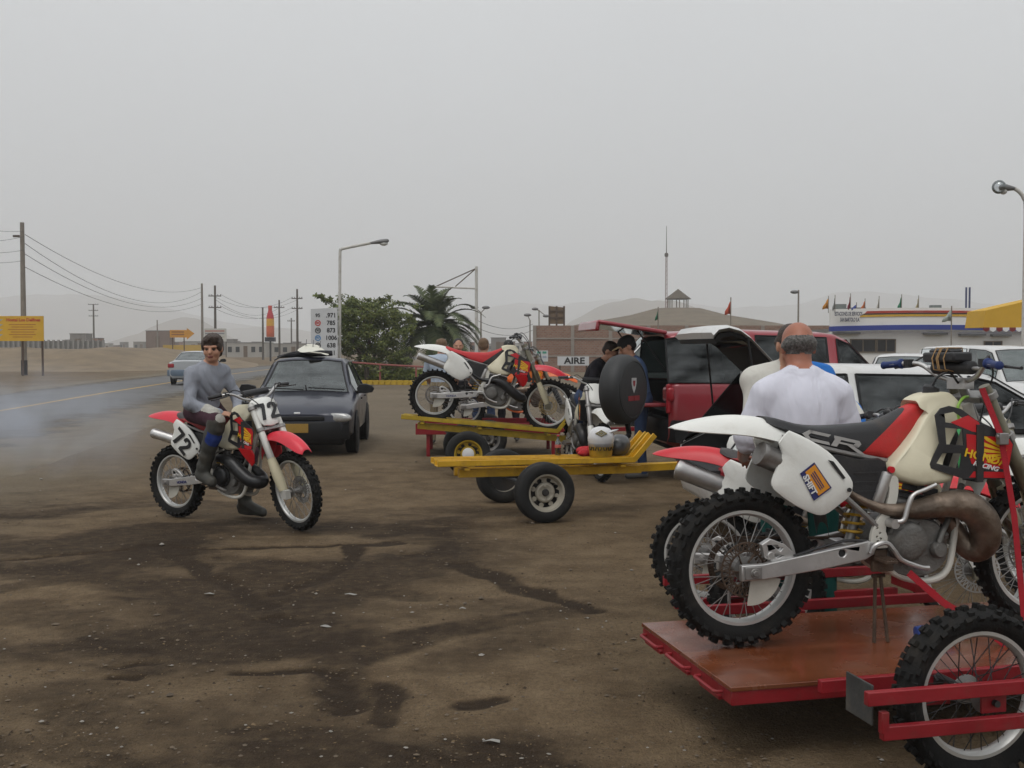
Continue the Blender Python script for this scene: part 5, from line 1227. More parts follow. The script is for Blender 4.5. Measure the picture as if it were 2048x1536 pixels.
def make_car(kind, label, loc, heading, paint, glass=None, open_rear=False, cat='car', bumper=None, headlights=True, wheel_rim=None, group=None, plate=None, cabin=True, name='car', plate_rear=None):
    pf = PROFILES[kind]; root = empty(name, loc, R(heading)); tag(root, label, cat, group)
    st = pf['st']; glass = glass or GLASS_MID; secs = [section(s) for s in st]; k = len(secs[0])
    # ring indices: 0 bottom centre, 1..8 left side up, 9 roof centre, 10..17 right side down
    Ls = (5, 6); 
    body = MB(); body.v = [p for s in secs for p in s]
    wins = {}
    for i in range(len(secs) - 1):
        for j in range(k):
            f = (i * k + j, i * k + (j + 1) % k, (i + 1) * k + (j + 1) % k, (i + 1) * k + j); g = None
            top = j in (7, 8, 9, 10); sideL = j == 5; sideR = j == 12
            if pf['screen'][0] <= i < pf['screen'][1] and top: g = 'windscreen'
            elif pf['rear'] and pf['rear'][0] <= i < pf['rear'][1] and top: g = 'rear_window'
            else:
                for q, (a, b_) in enumerate(pf['side']):
                    if a <= i < b_ and (sideL or sideR): g = 'side_window%d%s' % (q, 'L' if sideL else 'R')
            if open_rear and kind == 'wagon' and i >= 11 and 5 < j < 12: continue
            if g: wins.setdefault(g, []).append(f)
            else: body.f.append(f); body.m.append(0)
    body.f.append(tuple(range(k - 1, -1, -1))); body.m.append(0)
    if not open_rear: body.f.append(tuple((len(secs) - 1) * k + j for j in range(k))); body.m.append(0)
    bo = body.build('body', paint, root, 38)
    if open_rear or True:
        so = bo.modifiers.new('thickness', 'SOLIDIFY'); so.thickness = 0.035; so.offset = -1
        bo.data.materials.append(CABIN); so.material_offset = 1
    for g, fs in wins.items():
        b = MB(); idx = sorted({i for f in fs for i in f}); mp = {v: n_ for n_, v in enumerate(idx)}
        b.add([body.v[i] for i in idx], [tuple(mp[i] for i in f) for f in fs])
        b.build(g.split('0')[0] if g[:4] != 'side' else 'side_window', glass, root, 60)
        # rubber frame round the opening
        from collections import Counter
        ec = Counter(tuple(sorted((f[q], f[(q + 1) % 4]))) for f in fs for q in range(4)); fr = MB()
        for (a, c_), cnt in ec.items():
            if cnt == 1:
                fr.beam(body.v[a], body.v[c_], .022, .012)
        fr.build('window_seal', TRIM, root, 0)
    x0, x1 = st[0][0], st[-1][0]
    # cabin: floor, seats, dash
    if cabin:
        b = MB(); b.box(((st[pf['screen'][0]][0] + x1) / 2, 0, .36), (st[pf['screen'][0]][0] - x1 - .3, 1.35, .06)); b.build('cabin_floor', CABIN, root, 0)
        for x in ((.05, -.80) if not open_rear else (.05, -.60)):
            for y in (-.36, .36):
                b = MB(); b.box((x, y, .60), (.5, .5, .18)); b.box((x - .27, y, .88), (.14, .48, .55)); b.box((x - .28, y, 1.21), (.09, .26, .16)); b.build('seat', CABIN, root, 40, .04)
        b = MB(); xs = st[pf['screen'][0]][0]; b.box((xs - .22, 0, st[pf['screen'][0]][4] - .08), (.35, 1.35, .16)); b.build('dashboard', CABIN, root, 30, .03)
        b = MB(); b.tube([(xs - .45 + .06 * math.sin(a) * .4, .36 + .18 * math.cos(a), st[pf['screen'][0]][4] - .02 + .17 * math.sin(a)) for a in np.linspace(0, 2 * math.pi, 20, endpoint=False)], .014, 8, closed=True); b.build('steering_wheel', CABIN, root)
    # wheels in dark arches
    Rw = pf['R']
    for ax in pf['ax']:
        for s in (-1, 1):
            wm = max(t[6] for t in st)
            b = MB(); lathe_y(b, [(Rw + .045, -.01), (Rw + .055, .0), (Rw + .045, .01), (.02, .01), (.02, -.01)], (ax, s * (wm - .0), Rw + .02), 28); b.build('wheel_arch', TRIM, root, 30)
            put_car_wheel(root, (ax, s * (wm - .07), Rw), s > 0, R_=Rw, w=.18, rim_m=wheel_rim or ALU_RIM)
    bm = bumper or TRIM
    for xe, sg, zc, nm in ((x0, 1, st[0][2] - .04, 'front_bumper'), (x1, -1, st[-1][2] - .06, 'rear_bumper')):
        w = (st[0] if sg > 0 else st[-1])[6]; b = MB(); rg = []
        for t in np.linspace(-1, 1, 13):
            y = t * (w + .10); xx = xe + sg * (.07 - .34 * max(0, abs(t) - .55) ** 1.3); rg.append([(xx - sg * .16, y, zc - .14), (xx - sg * .02, y, zc - .15), (xx, y, zc - .08), (xx, y, zc + .07), (xx - sg * .02, y, zc + .11), (xx - sg * .16, y, zc + .11)])
        b.loft(rg); b.build(nm, bm, root, 40)
    if headlights:
        for s in (-1, 1):
            b = MB(); zc = (st[0][3] + st[0][4]) / 2 + .0; b.puff([(-.24, -.005), (-.19, -.058), (.06, -.07), (.17, -.045), (.175, .04), (.02, .062), (-.17, .05)], 0, [(1, .05), (1, -.01), (.85, -.03), (.4, -.04)], sub=2)
            M = Matrix.Translation((st[0][0] - .035, s * (st[0][6] - .10), zc)) @ Matrix.Rotation(R(90), 4, 'Z') @ (Matrix() if s < 0 else Matrix.Diagonal((-1, 1, 1, 1))) @ Matrix.Rotation(R(18 * 1), 4, 'Z')
            b.v = [tuple(M @ Vector(v)) for v in b.v]; b.build('headlight', LAMPG, root, 50)
            b = MB(); t_ = st[-2] if not open_rear else st[-1]; b.box((st[-1][0] + .02, s * (t_[6] - .10), t_[3] - .14), (.09, .26, .17)); b.build('tail_lamp', TAILR, root, 30, .03)
    for s in (-1, 1):
        i = pf['screen'][0] + 1; b = MB(); b.puff([(-.11, -.06), (.11, -.055), (.115, .05), (-.09, .075)], 0, [(.9, -.06), (1, -.03), (1, .04), (.85, .07)], sub=2)
        M = Matrix.Translation((st[i][0] + .06, s * (st[i][7] + .125), st[i][3] + .08)) @ Matrix.Rotation(R(90), 4, 'Z'); b.v = [tuple(M @ Vector(v)) for v in b.v]; b.box((st[i][0] + .05, s * (st[i][7] + .01), st[i][3] + .03), (.07, .08, .04)); b.build('mirror', TRIM, root, 50)
        for q, (a, b_) in enumerate(pf['side'][:2]):
            b = MB(); b.box((st[b_][0] + .16, s * (st[b_][6] + .006), st[b_][3] - .10), (.15, .02, .025)); b.build('door_handle', TRIM, root, 30, .006)
    if plate: b = MB(); b.box((x0 + .075, 0, st[0][2] - .02), (.008, .34, .13)); b.build('number_plate', plate, root, 0, .004)
    if plate_rear: b = MB(); b.box((x1 - .075, 0, st[-1][2] + .02), (.008, .34, .13)); b.build('number_plate', plate_rear, root, 0, .004)
    return root

# dark car facing the camera
NAVY = mat('dark navy car paint', (0.020, 0.023, 0.040), 0.32, 0.2, 0.12, 3, 0, 60, 0.22, 3, (0.07, 0.062, 0.05), coat=0.4, dlow=(.25, .6))
GREYALU = mat('plain steel wheel', (0.20, 0.20, 0.20), 0.5, 0.5, 0.1, 9, 0, 60, 0.3, 7)
pA = on_ground(606, 905); headA = -86.0; dA = Vector((math.cos(R(headA)), math.sin(R(headA)), 0))
locA = Vector((pA.x, pA.y, 0)) - dA * 1.18 + dA * 0.0
carA = make_car('hatch', 'dark navy car facing the camera behind the rider with surfboard on roof', locA, headA, NAVY, GLASS, plate=PLATEY, wheel_rim=GREYALU)
b = MB(); b.box((1.83, 0, .555), (.08, .80, .075)); b.build('grille', TRIM, carA, 30, .02)
b = MB(); b.box((1.845, 0, .625), (.02, .09, .045)); b.build('badge', WHITED, carA, 30, .008)
b = MB(); b.box((1.72, 0, .26), (.22, 1.36, .20)); b.build('front_apron', TRIM, carA, 30, .06)
for y0, y1 in ((.60, .05), (-.02, -.62)):
    b = MB(); b.beam((.885, y0, .935), (.865, y1, .965), .018, .016); b.build('wiper', TRIM, carA)
b = MB(); b.tube([(.90, .02, .93), (.80, .0, 1.0)], .012, 6); b.build('wiper_pivot', TRIM, carA)
# board and bags on its roof
MA = Matrix.Translation(locA) @ Matrix.Rotation(R(headA), 4, 'Z')
sf = empty('surfboard'); sf.matrix_world = MA @ Matrix.Translation((-.72, -.05, 1.505)) @ Matrix.Rotation(R(-7), 4, 'X') @ Matrix.Rotation(R(3), 4, 'Y') @ Matrix.Rotation(R(8), 4, 'Z'); tag(sf, 'white surfboard with dark fins strapped on the roof of the dark car', 'surfboard')
b = MB(); rg = []
for t in np.linspace(0, 1, 17):
    x = -.95 + 1.9 * t; w = .26 * max(.05, math.sin(math.pi * (0.06 + .88 * t)) ** .6); th = .032 * max(.25, math.sin(math.pi * (0.05 + .9 * t)) ** .5); rk = .10 * abs(2 * t - 1) ** 3
    rg.append([(x, w * math.cos(a), rk + th * math.sin(a)) for a in np.linspace(0, 2 * math.pi, 16, endpoint=False)])
b.loft(rg); b.v = [(x, y, z * .6) for x, y, z in b.v]; b.build('board', mat('ivory foam board', (.68, .66, .55), .35, 0, .06, 4), sf, 60)
for y in (-.12, 0, .12):
    b = MB(); b.plate([(-.84, 0.02), (-.70, 0.02), (-.80, .15), (-.83, .15)], (), y, .008); b.build('fin', BLACKP, sf, 0)
bg = empty('board_bag'); bg.matrix_world = MA @ Matrix.Translation((-.85, .02, 1.45)); tag(bg, 'black padded bag and strap lying on the roof of the dark car', 'bag')
b = MB(); b.tube(catmull([(.45, -.62, -.03), (.42, -.45, .0), (.30, -.20, .01), (.22, .05, .03), (.18, .25, .035)], 4), np.interp(np.linspace(0, 4, 17), range(5), [.02, .04, .04, .055, .045]).tolist(), 12); b.build('roll', mat('black bag cloth', (.012, .012, .016), .8, 0, .3, 12, .3, 40), bg, 60)
b = MB(); b.tube(catmull([(.52, -.66, -.08), (.50, -.50, .01), (.47, -.30, .06), (.50, -.1, .03)], 4), .012, 6); b.build('strap_loop', BLACKP, bg)

# silver car driving away on the road
SILVER = mat('silver car paint', (0.42, 0.44, 0.46), 0.32, 0.35, 0.06, 3, 0, 60, 0.25, 3, (0.2, 0.19, 0.17), coat=0.6, dlow=(.2, .8))
pB = on_ground(388, 771); carB = make_car('sedan', 'silver car driving away along the asphalt road', Vector((pB.x - .42, pB.y + 2.1, .028)), 96.5, SILVER, GLASS_MID, plate_rear=PLATEW, bumper=mat('blue grey bumper', (.10, .14, .19), .5, 0, .1, 4))
# red four wheel drive with its rear open
REDCAR = mat('deep red car paint', (0.25, 0.010, 0.02), 0.30, 0.1, 0.1, 3, 0, 60, 0.22, 3, (0.16, 0.08, 0.06), coat=0.7, dlow=(.35, 1.0))
cC = at(1338, 800, 12.6); cC.z = 0; hC = 5.0; dC = Vector((math.cos(R(hC)), math.sin(R(hC)), 0)); lC = Vector((-dC.y, dC.x, 0))
locC = cC + dC * 1.972 + lC * .875
suvC = make_car('suv', 'red four wheel drive with open tailgate and dark side windows', locC, hC, REDCAR, GLASS_DARK, open_rear=True, cat='suv', name='off_roader')
hg = MB(); hg.box((-.42, 0, 0), (.84, 1.42, .05)); hg.box((-.83, 0, -.05), (.05, 1.40, .12)); b = hg; M = Matrix.Translation((-1.955, 0, 1.755)) @ Matrix.Rotation(R(9), 4, 'Y'); b.v = [tuple(M @ Vector(v)) for v in b.v]; b.build('raised_tailgate', REDCAR, suvC, 30, .02)
b = MB(); b.box((-.42, 0, -.022), (.70, 1.26, .01)); b.v = [tuple(M @ Vector(v)) for v in b.v]; b.build('tailgate_glass', GLASS_DARK, suvC, 0)
for y in (-.62, .62):
    b = MB(); b.tube([(-1.95, y, 1.30), (-2.31, y, 1.80)], .009, 6); b.build('gas_strut', TRIM, suvC)
b = MB(); b.box((-2.13, -.15, .90), (.34, 1.2, .045)); b.build('lower_tailgate', REDCAR, suvC, 30, .012)
b = MB(); b.box((-1.3, 0, .80), (1.0, 1.4, .04)); b.build('boot_floor', CABIN, suvC, 0)
b = MB(); b.box((-1.975, -.845, .98), (.05, .06, .34)); b.build('tail_lamp', TAILR, suvC, 30, .012)
bgm = [mat('yellow cloth', (.5, .32, .03), .8, 0, .2, 12, .3, 30), mat('grey patterned cloth', (.16, .16, .18), .85, 0, .5, 14, .3, 30)]
bag = empty('sports_bag'); bag.matrix_world = Matrix.Translation(locC) @ Matrix.Rotation(R(hC), 4, 'Z') @ Matrix.Translation((-1.76, -.55, .95)); tag(bag, 'grey and yellow bag lying in the boot of the red four wheel drive', 'bag')
b = MB(); b.ell((0, 0, 0), (.16, .2, .13)); b.build('bag_body', bgm[1], bag, 60)
b = MB(); b.ell((-.03, -.05, .10), (.10, .12, .06)); b.build('bag_top', bgm[0], bag, 60)
# its spare wheel under a black cover, on a swung-out carrier
COVER = mat('black vinyl cover', (0.020, 0.021, 0.022), 0.55, 0, 0.15, 5, 0.12, 25, 0.25, 4, (0.05, 0.048, 0.045))
sc = empty('spare_wheel'); sp = at(1248, 780, 12.15); sp.z = 1.11; sc.matrix_world = Matrix.Translation(sp) @ Matrix.Rotation(R(55), 4, 'Z'); tag(sc, 'big black covered spare wheel with white shield emblem on swung carrier', 'spare wheel')
b = MB(); lathe_y(b, [(.001, -.125), (.27, -.125), (.335, -.115), (.375, -.08), (.392, -.03), (.394, .04), (.38, .10), (.35, .125), (.001, .128)], (0, 0, 0), 48); b.build('cover', COVER, sc, 50)
b = MB(); b.tube([(.315 * math.cos(a), -.121, .315 * math.sin(a)) for a in np.linspace(0, 2 * math.pi, 48, endpoint=False)], .005, 6, closed=True); b.build('cover_seam', COVER, sc)
b = MB(); b.plate([(-.055, .13), (.055, .13), (.055, .07), (.035, .01), (0, -.04), (-.035, .01), (-.055, .07)], (), -.129, .003); em = b.build('emblem', mat('grey white print', (.42, .42, .42), .6), sc, 0)
b = MB(); b.plate([(-.028, .10), (.028, .10), (.02, .05), (0, .03), (-.02, .05)], (), -.131, .002); b.build('emblem_centre', mat('dark red print', (.22, .015, .02), .6), em, 0)
b = MB(); b.plate([(-.13, -.07), (-.005, -.07), (-.005, -.125), (-.13, -.125)], (), -.129, .003); b.plate([(.005, -.07), (.13, -.07), (.13, -.125), (.005, -.125)], (), -.129, .003); b.build('emblem_strip', MATS['dark red print'], sc, 0)
b = MB(); b.beam((0, .10, 0), (.25, .16, -.1), .05, .05); b.beam((.25, .16, -.1), (.42, .16, -.55), .05, .05); b.beam((.42, .16, -.55), (.10, .12, -.62), .05, .05); b.build('carrier_arm', TRIM, sc, 30, .01)
# white wagon, tailgate up
WHITECAR = mat('white car paint', (0.60, 0.60, 0.59), 0.32, 0, 0.06, 3, 0, 60, 0.3, 3, (0.32, 0.28, 0.22), coat=0.6, dlow=(.2, .7))
hD = 4.0; cD = Vector((1.66, 8.25, 0)); dD = Vector((math.cos(R(hD)), math.sin(R(hD)), 0)); lD = Vector((-dD.y, dD.x, 0)); locD = cD + dD * 2.0 + lD * .845
wagD = make_car('wagon', 'white estate car with raised tailgate behind the two men', locD, hD, WHITECAR, GLASS_DARK, open_rear=True, name='estate_car', bumper=WHITECAR)
HP = [(0, .60, 0), (-.12, .62, .12), (-.27, .65, .265), (-.36, .67, .325), (-.46, .69, .35), (-.54, .69, .335), (-.58, .68, .29)]
b = MB(); b.loft([[(-1.50 + x, -w, 1.405 + z - .02), (-1.50 + x, -w * .9, 1.405 + z + .002), (-1.50 + x, 0, 1.405 + z + .008), (-1.50 + x, w * .9, 1.405 + z + .002), (-1.50 + x, w, 1.405 + z - .02), (-1.50 + x + .015, w * .9, 1.405 + z - .045), (-1.50 + x + .015, -w * .9, 1.405 + z - .045)] for x, w, z in HP]); b.build('tailgate', WHITECAR, wagD, 40)
b = MB(); b.loft([[(-1.50 + x + .02, -w * .93, 1.405 + z - .05), (-1.50 + x + .02, w * .93, 1.405 + z - .05), (-1.50 + x + .04, w * .90, 1.405 + z - .085), (-1.50 + x + .04, -w * .90, 1.405 + z - .085)] for x, w, z in HP]); b.build('tailgate_lining', CABIN, wagD, 30)
b = MB(); b.loft([[(-1.50 + x + .05, -w * .8, 1.405 + z - .092), (-1.50 + x + .05, w * .8, 1.405 + z - .092), (-1.50 + x + .055, w * .8, 1.405 + z - .097), (-1.50 + x + .055, -w * .8, 1.405 + z - .097)] for x, w, z in HP[1:4]]); b.build('tailgate_glass', GLASS_MID, wagD, 30)
for y in (-.70, .70):
    b = MB(); b.tube([(-1.72, y, 1.02), (-1.80, y * .93, 1.66)], .009, 6); b.build('gas_strut', TRIM, wagD)
b = MB(); b.box((-1.65, 0, .60), (.9, 1.4, .04)); b.build('boot_floor', CABIN, wagD, 0)
b = MB(); b.box((0.05, -.842, 1.0 - .07), (3.0, .012, .03)); b.build('side_moulding', TRIM, wagD, 0)
# other parked vehicles
make_car('wagon', 'white car with its windscreen facing the lot, left of the striped building window', Vector((8.9, 24.5, 0)), -112, WHITECAR, GLASS_MID, name='estate_car')
make_car('van', 'white van parked at the right edge below the yellow awning', Vector((11.1, 25.0, -.28)), -84, WHITECAR, GLASS_MID, cat='van', name='van')
make_car('van', 'white van parked behind the red four wheel drive facing the brick wall', Vector((3.95, 22.5, 0)), 180, WHITECAR, GLASS, cat='van', name='van')
# ------------------------------------------------------------------ people
SKIN = mat('tanned skin', (0.46, 0.235, 0.15), 0.5, 0, 0.10, 25, 0.08, 120)
SKIN_RED = mat('sunburnt skin', (0.36, 0.14, 0.085), 0.48, 0, 0.12, 25, 0.08, 120)
LIPS = mat('lips', (0.24, 0.075, 0.06), 0.5, 0, 0.05, 9)
HAIR_BR = mat('dark brown hair', (0.040, 0.023, 0.015), 0.55, 0, 0.5, 60, 0.7, 90)
HAIR_GREY = mat('grey hair', (0.125, 0.118, 0.11), 0.7, 0, 0.7, 70, 0.8, 110)
HAIR_BLK = mat('black hair', (0.012, 0.011, 0.011), 0.55, 0, 0.4, 60, 0.6, 90)
HAIR_LT = mat('light brown hair', (0.14, 0.08, 0.04), 0.6, 0, 0.5, 60, 0.6, 90)
def cloth(name, col, bump=0.35, bs=14, dirt=0.0):
    """cotton: long soft folds from stretched noise plus a fine weave"""
    if name in MATS: return MATS[name]
    m = mat(name, col, 0.9, 0, 0.06, 5, 0, bs, dirt, 6, spec=0.2); n = m.node_tree.nodes; l = m.node_tree.links; b = n['Principled BSDF']; tc = next(x for x in n if x.type == 'TEX_COORD')
    def fold(rot, sc, scale):
        mp = n.new('ShaderNodeMapping'); mp.inputs['Rotation'].default_value = rot; mp.inputs['Scale'].default_value = sc; l.new(tc.outputs['Object'], mp.inputs[0])
        z = n.new('ShaderNodeTexNoise'); z.inputs['Scale'].default_value = scale; z.inputs['Detail'].default_value = 2.5; z.inputs['Roughness'].default_value = .45; z.inputs['Distortion'].default_value = .5; l.new(mp.outputs[0], z.inputs['Vector']); return z.outputs['Fac']
    a1 = fold((R(18), R(-14), 0), (1, 1, .22), bs * .75); a2 = fold((R(-38), R(25), 0), (1, 1, .25), bs * 1.1)
    ad = n.new('ShaderNodeMath'); ad.operation = 'ADD'; l.new(a1, ad.inputs[0]); l.new(a2, ad.inputs[1])
    bp = n.new('ShaderNodeBump'); bp.inputs['Strength'].default_value = min(1, bump * 1.3); bp.inputs['Distance'].default_value = .035; l.new(ad.outputs[0], bp.inputs['Height']); l.new(bp.outputs[0], b.inputs['Normal'])
    return m
def rotm(yaw, pitch, roll=0):
    M = Matrix.Rotation(R(yaw), 3, 'Z') @ Matrix.Rotation(R(pitch), 3, 'Y') @ Matrix.Rotation(R(roll), 3, 'X')
    return np.array(M)
def add_head(S, c, yaw, pitch, skin, hair, lips, style='short', s=1.0, eye=None):
    fine = S.h < .0105
    """c: head centre; yaw to the left, pitch down positive"""
    Rm = rotm(yaw, pitch); c = np.array(c, float)
    T = lambda p: c + Rm @ (np.array(p) * s)
    E = lambda p, r, t, k=.012, b=0.0: S.ell(T(p), np.array(r) * s, t, k, Rm, b)
    E((-.012, 0, .028), (.098, .078, .092), skin, .03)
    E((.018, 0, -.035), (.074, .062, .088), skin, .03)
    E((.058, 0, -.092), (.030, .032, .022), skin, .025)
    S.cap(T((.086, 0, .008)), T((.108, 0, -.030)), .009 * s, .015 * s, skin, .012)
    E((.082, .034, .022), (.016, .026, .009), skin, .012); E((.082, -.034, .022), (.016, .026, .009), skin, .012)
    for y in (-1, 1):
        E((-.008, y * .079, -.012), (.022, .009, .034), skin, .008)
        if fine: E((.087, y * .031, .002), (.0075, .009, .0038), eye if eye is not None else hair, .004, .002)
        E((.056, y * .044, -.035), (.028, .022, .026), skin, .02)
        if fine and y > 9: E((.088, y * .034, .0235), (.009, .022, .0045), hair, .004, .002)
    E((.090, 0, -.064), (.010, .025, .0075), lips, .006, .002)
    if style == 'bald':
        E((-.036, 0, -.004), (.084, .0875, .046), hair, .012, .003); E((-.056, 0, .010), (.050, .076, .030), hair, .012, .003)
    elif style == 'receding':
        E((-.022, 0, .046), (.094, .084, .080), hair, .012, .002); E((-.05, 0, -.02), (.07, .082, .05), hair, .012)
    elif style == 'full':
        E((-.020, 0, .050), (.106, .090, .086), hair, .012, .002); E((-.055, 0, -.01), (.066, .086, .07), hair, .015); E((.052, .02, .098), (.050, .058, .028), hair, .015, .002)
        E((.030, -.072, .030), (.045, .020, .050), hair, .012); E((.030, .072, .030), (.045, .020, .050), hair, .012); E((-.070, 0, -.065), (.04, .065, .03), hair, .02)
        E((.075, .035, .072), (.022, .035, .022), hair, .012); E((.078, -.03, .078), (.018, .032, .02), hair, .012)
    else:
        E((-.022, 0, .046), (.100, .084, .080), hair, .012, .002); E((-.05, 0, -.01), (.066, .082, .06), hair, .015)
def add_hand(S, w, d, n, skin, side, curl=0.5, s=1.0):
    w, d, n = [np.array(x, float) for x in (w, d, n)]; d /= np.linalg.norm(d); n = n - d * (n @ d); n /= np.linalg.norm(n); l = np.cross(n, d) * side
    p = w + d * .05 * s
    S.ell(p, np.array((.048, .040, .017)) * s, skin, .012, np.stack([d, l, n], 1))
    for i, (o, ln) in enumerate(((-.030, .060), (-.010, .072), (.010, .075), (.029, .066))):
        a = w + d * .088 * s + l * o * s; c1 = curl * .8; m = a + (d * math.cos(c1) + n * math.sin(c1)) * ln * .55 * s; c2 = curl * 1.9; e = m + (d * math.cos(c2) + n * math.sin(c2)) * ln * .48 * s
        S.cap(a, m, .0095 * s, .009 * s, skin, .006); S.cap(m, e, .009 * s, .0075 * s, skin, .006)
    a = w + d * .03 * s + l * .036 * s; m = a + (d * .6 + l * .7 + n * .25) * .036 * s; e = m + (d * .9 + l * .2 + n * .35) * .032 * s
    S.cap(a, m, .0125 * s, .011 * s, skin, .01); S.cap(m, e, .011 * s, .0085 * s, skin, .006)
def add_torso(S, pel, bel, che, nek, shL, shR, cl, bot, w=1.0, dpt=1.0, yaw=0.0, pitch=0.0):
    Rm = rotm(yaw, pitch)
    S.ell(pel, (.125 * dpt, .165 * w, .125), bot, .04); S.ell(bel, (.122 * dpt, .160 * w, .17), cl, .06, Rm)
    S.ell(che, (.128 * dpt, .180 * w, .175), cl, .06, Rm)
    S.cap(shL, shR, .070, .070, cl, .06); S.cap(che, nek, .085, .062, cl, .05)
def add_arm(S, sh, el, wr, cl, skin, sleeve='long', r=1.0):
    S.cap(sh, el, .062 * r, .050 * r, cl, .04)
    if sleeve == 'long': S.cap(el, wr, .050 * r, .036 * r, cl, .03); e = np.array(el, float); wv = np.array(wr, float); S.cap(wv - (wv - e) * .06, wv + (wv - e) * .03, .029, .027, skin, .01)
    elif sleeve == 'short':
        S.cap(el, wr, .043 * r, .029 * r, skin, .012)
def add_leg(S, hip, kn, an, toe, tr, sh, r=1.0, boot=None):
    S.cap(hip, kn, .088 * r, .062 * r, tr, .05)
    if boot is None:
        S.cap(kn, an, .062 * r, .050 * r, tr, .03); a = np.array(an, float); t = np.array(toe, float)
        S.cap(a - (0, 0, .03), t, .040, .034, sh, .02); S.cap(a - (0, 0, .045) - (t - a) * .2 * np.array((1, 1, 0)), t - (0, 0, .004), .03, .03, sh, .02)
    else:
        k = np.array(kn, float); a = np.array(an, float); t = np.array(toe, float)
        S.cap(kn, k + (a - k) * .25, .064 * r, .066, tr, .03); S.cap(k + (a - k) * .22, a, .074, .060, boot, .02)
        S.cap(a - (0, 0, .02), t, .054, .044, boot, .03); S.cap(a - (t - a) * .25 * np.array((1, 1, 0)) - (0, 0, .04), t - (0, 0, .012), .034, .030, boot, .02)
def finish(S, name, label, M, mats, group=None):
    o = link(name, S.mesh(name, mats)); o.matrix_world = M; tag(o, label, 'person', group); return o

# the rider (modelled in the frame of bike 72)
S = SDF(.0075)
M_SHIRT = cloth('grey marl sweatshirt', (0.27, 0.285, 0.325), 0.5, 11); M_RP = cloth('dark maroon riding trousers', (0.055, 0.025, 0.035), 0.35, 12, 0.25)
M_BOOT = mat('muddy riding boot', (0.040, 0.040, 0.034), 0.6, 0, 0.35, 9, 0.25, 40, 0.5, 7, (0.11, 0.09, 0.065)); M_RB = cloth('blue trouser panel', (0.025, 0.05, 0.22), 0.3, 20); M_RW = cloth('scuffed white knee panel', (0.42, 0.41, 0.37), 0.3, 20, 0.4); M_BELT = mat('black belt', (.012, .012, .014), .6)
rm = [M_SHIRT, SKIN, HAIR_BR, M_RP, M_BOOT, M_RB, M_RW, M_BELT, LIPS, mat('eye dark', (.02, .015, .012), .3)]
add_torso(S, (.36, 0, 1.03), (.395, 0, 1.15), (.445, -.01, 1.285), (.475, -.005, 1.405), (.47, .145, 1.36), (.42, -.155, 1.35), 0, 3, .88, .98, -12, 6)
S.cap((.235, -.06, 1.09), (.235, .06, 1.09), .035, .035, 7, .02, .0)
S.cap((.475, 0, 1.40), (.505, -.005, 1.49), .056, .054, 1, .025); S.cap((.45, -.05, 1.405), (.50, .05, 1.405), .042, .042, 0, .03)
add_arm(S, (.42, -.175, 1.335), (.49, -.265, 1.085), (.71, -.13, 1.01), 0, 1, 'long', 1.02)
add_arm(S, (.47, .165, 1.345), (.57, .235, 1.10), (.72, .075, 1.015), 0, 1, 'long', 1.0)
add_hand(S, (.71, -.12, 1.005), (.85, .45, -.18), (-.1, .2, -.9), 1, -1, .55); add_hand(S, (.73, .065, 1.01), (.75, -.55, -.22), (0, 0, -1), 1, 1, .6)
add_head(S, (.525, -.01, 1.575), -58, 6, 1, 2, 8, 'full', 1.0, 9)
add_leg(S, (.37, -.11, 1.0), (.80, -.25, .945), (.605, -.245, .485), (.74, -.26, .415), 3, 4, 1.08, boot=4)
S.cap((.62, -.19, 1.035), (.74, -.21, 1.01), .045, .05, 6, .02, .006)      # knee panel
S.ell((.835, -.25, .955), (.04, .05, .05), 6, .02); S.cap((.775, -.25, .855), (.745, -.25, .785), .072, .072, 5, .015)
S.cap((.80, -.25, .93), (.79, -.25, .88), .073, .076, 4, .02)
add_leg(S, (.38, .11, 1.0), (.62, .33, .60), (.51, .34, .13), (.71, .36, .052), 3, 4, 1.08, boot=4)
S.cap((.47, .34, .045), (.72, .36, .045), .036, .034, 4, .02)
S.warp = lambda X: (.0055 * np.clip(np.sin(40 * X[:, 2] + 26 * X[:, 0] + 5 * np.sin(13 * X[:, 0] + 9 * X[:, 1])), -.3, 1) * np.clip((X[:, 2] - 1.02) / .1, 0, 1) * np.clip((1.42 - X[:, 2]) / .06, 0, 1)
                    + .0042 * np.sin(150 * X[:, 0] + 8 * np.sin(40 * X[:, 2])) * np.sin(140 * X[:, 1] + 6 * np.sin(50 * X[:, 2])) * np.clip((X[:, 2] - 1.615) / .02, 0, 1)
                    + .003 * np.sin(55 * X[:, 2] + 30 * X[:, 0]) * np.clip((.95 - X[:, 2]) / .1, 0, 1))
rider = finish(S, 'person', 'man in grey sweatshirt and riding boots sitting on bike 72', BIKE72, rm)
Mt = frame_of((.535, -.055, 1.30), (.42, .9, 0), (.9, -.42, .2))
b = MB(); b.lathe([(.022, 0), (.027, 0), (.027, .003), (.022, .003)], Mt, 20, True); b.lathe([(.008, 0), (.013, 0), (.013, .003), (.008, .003)], Mt, 14, True); b.box((0, -.04, .001), (.05, .008, .003), Mt); b.build('chest_print', mat('dark grey print', (.06, .065, .075), .8), rider, 0)

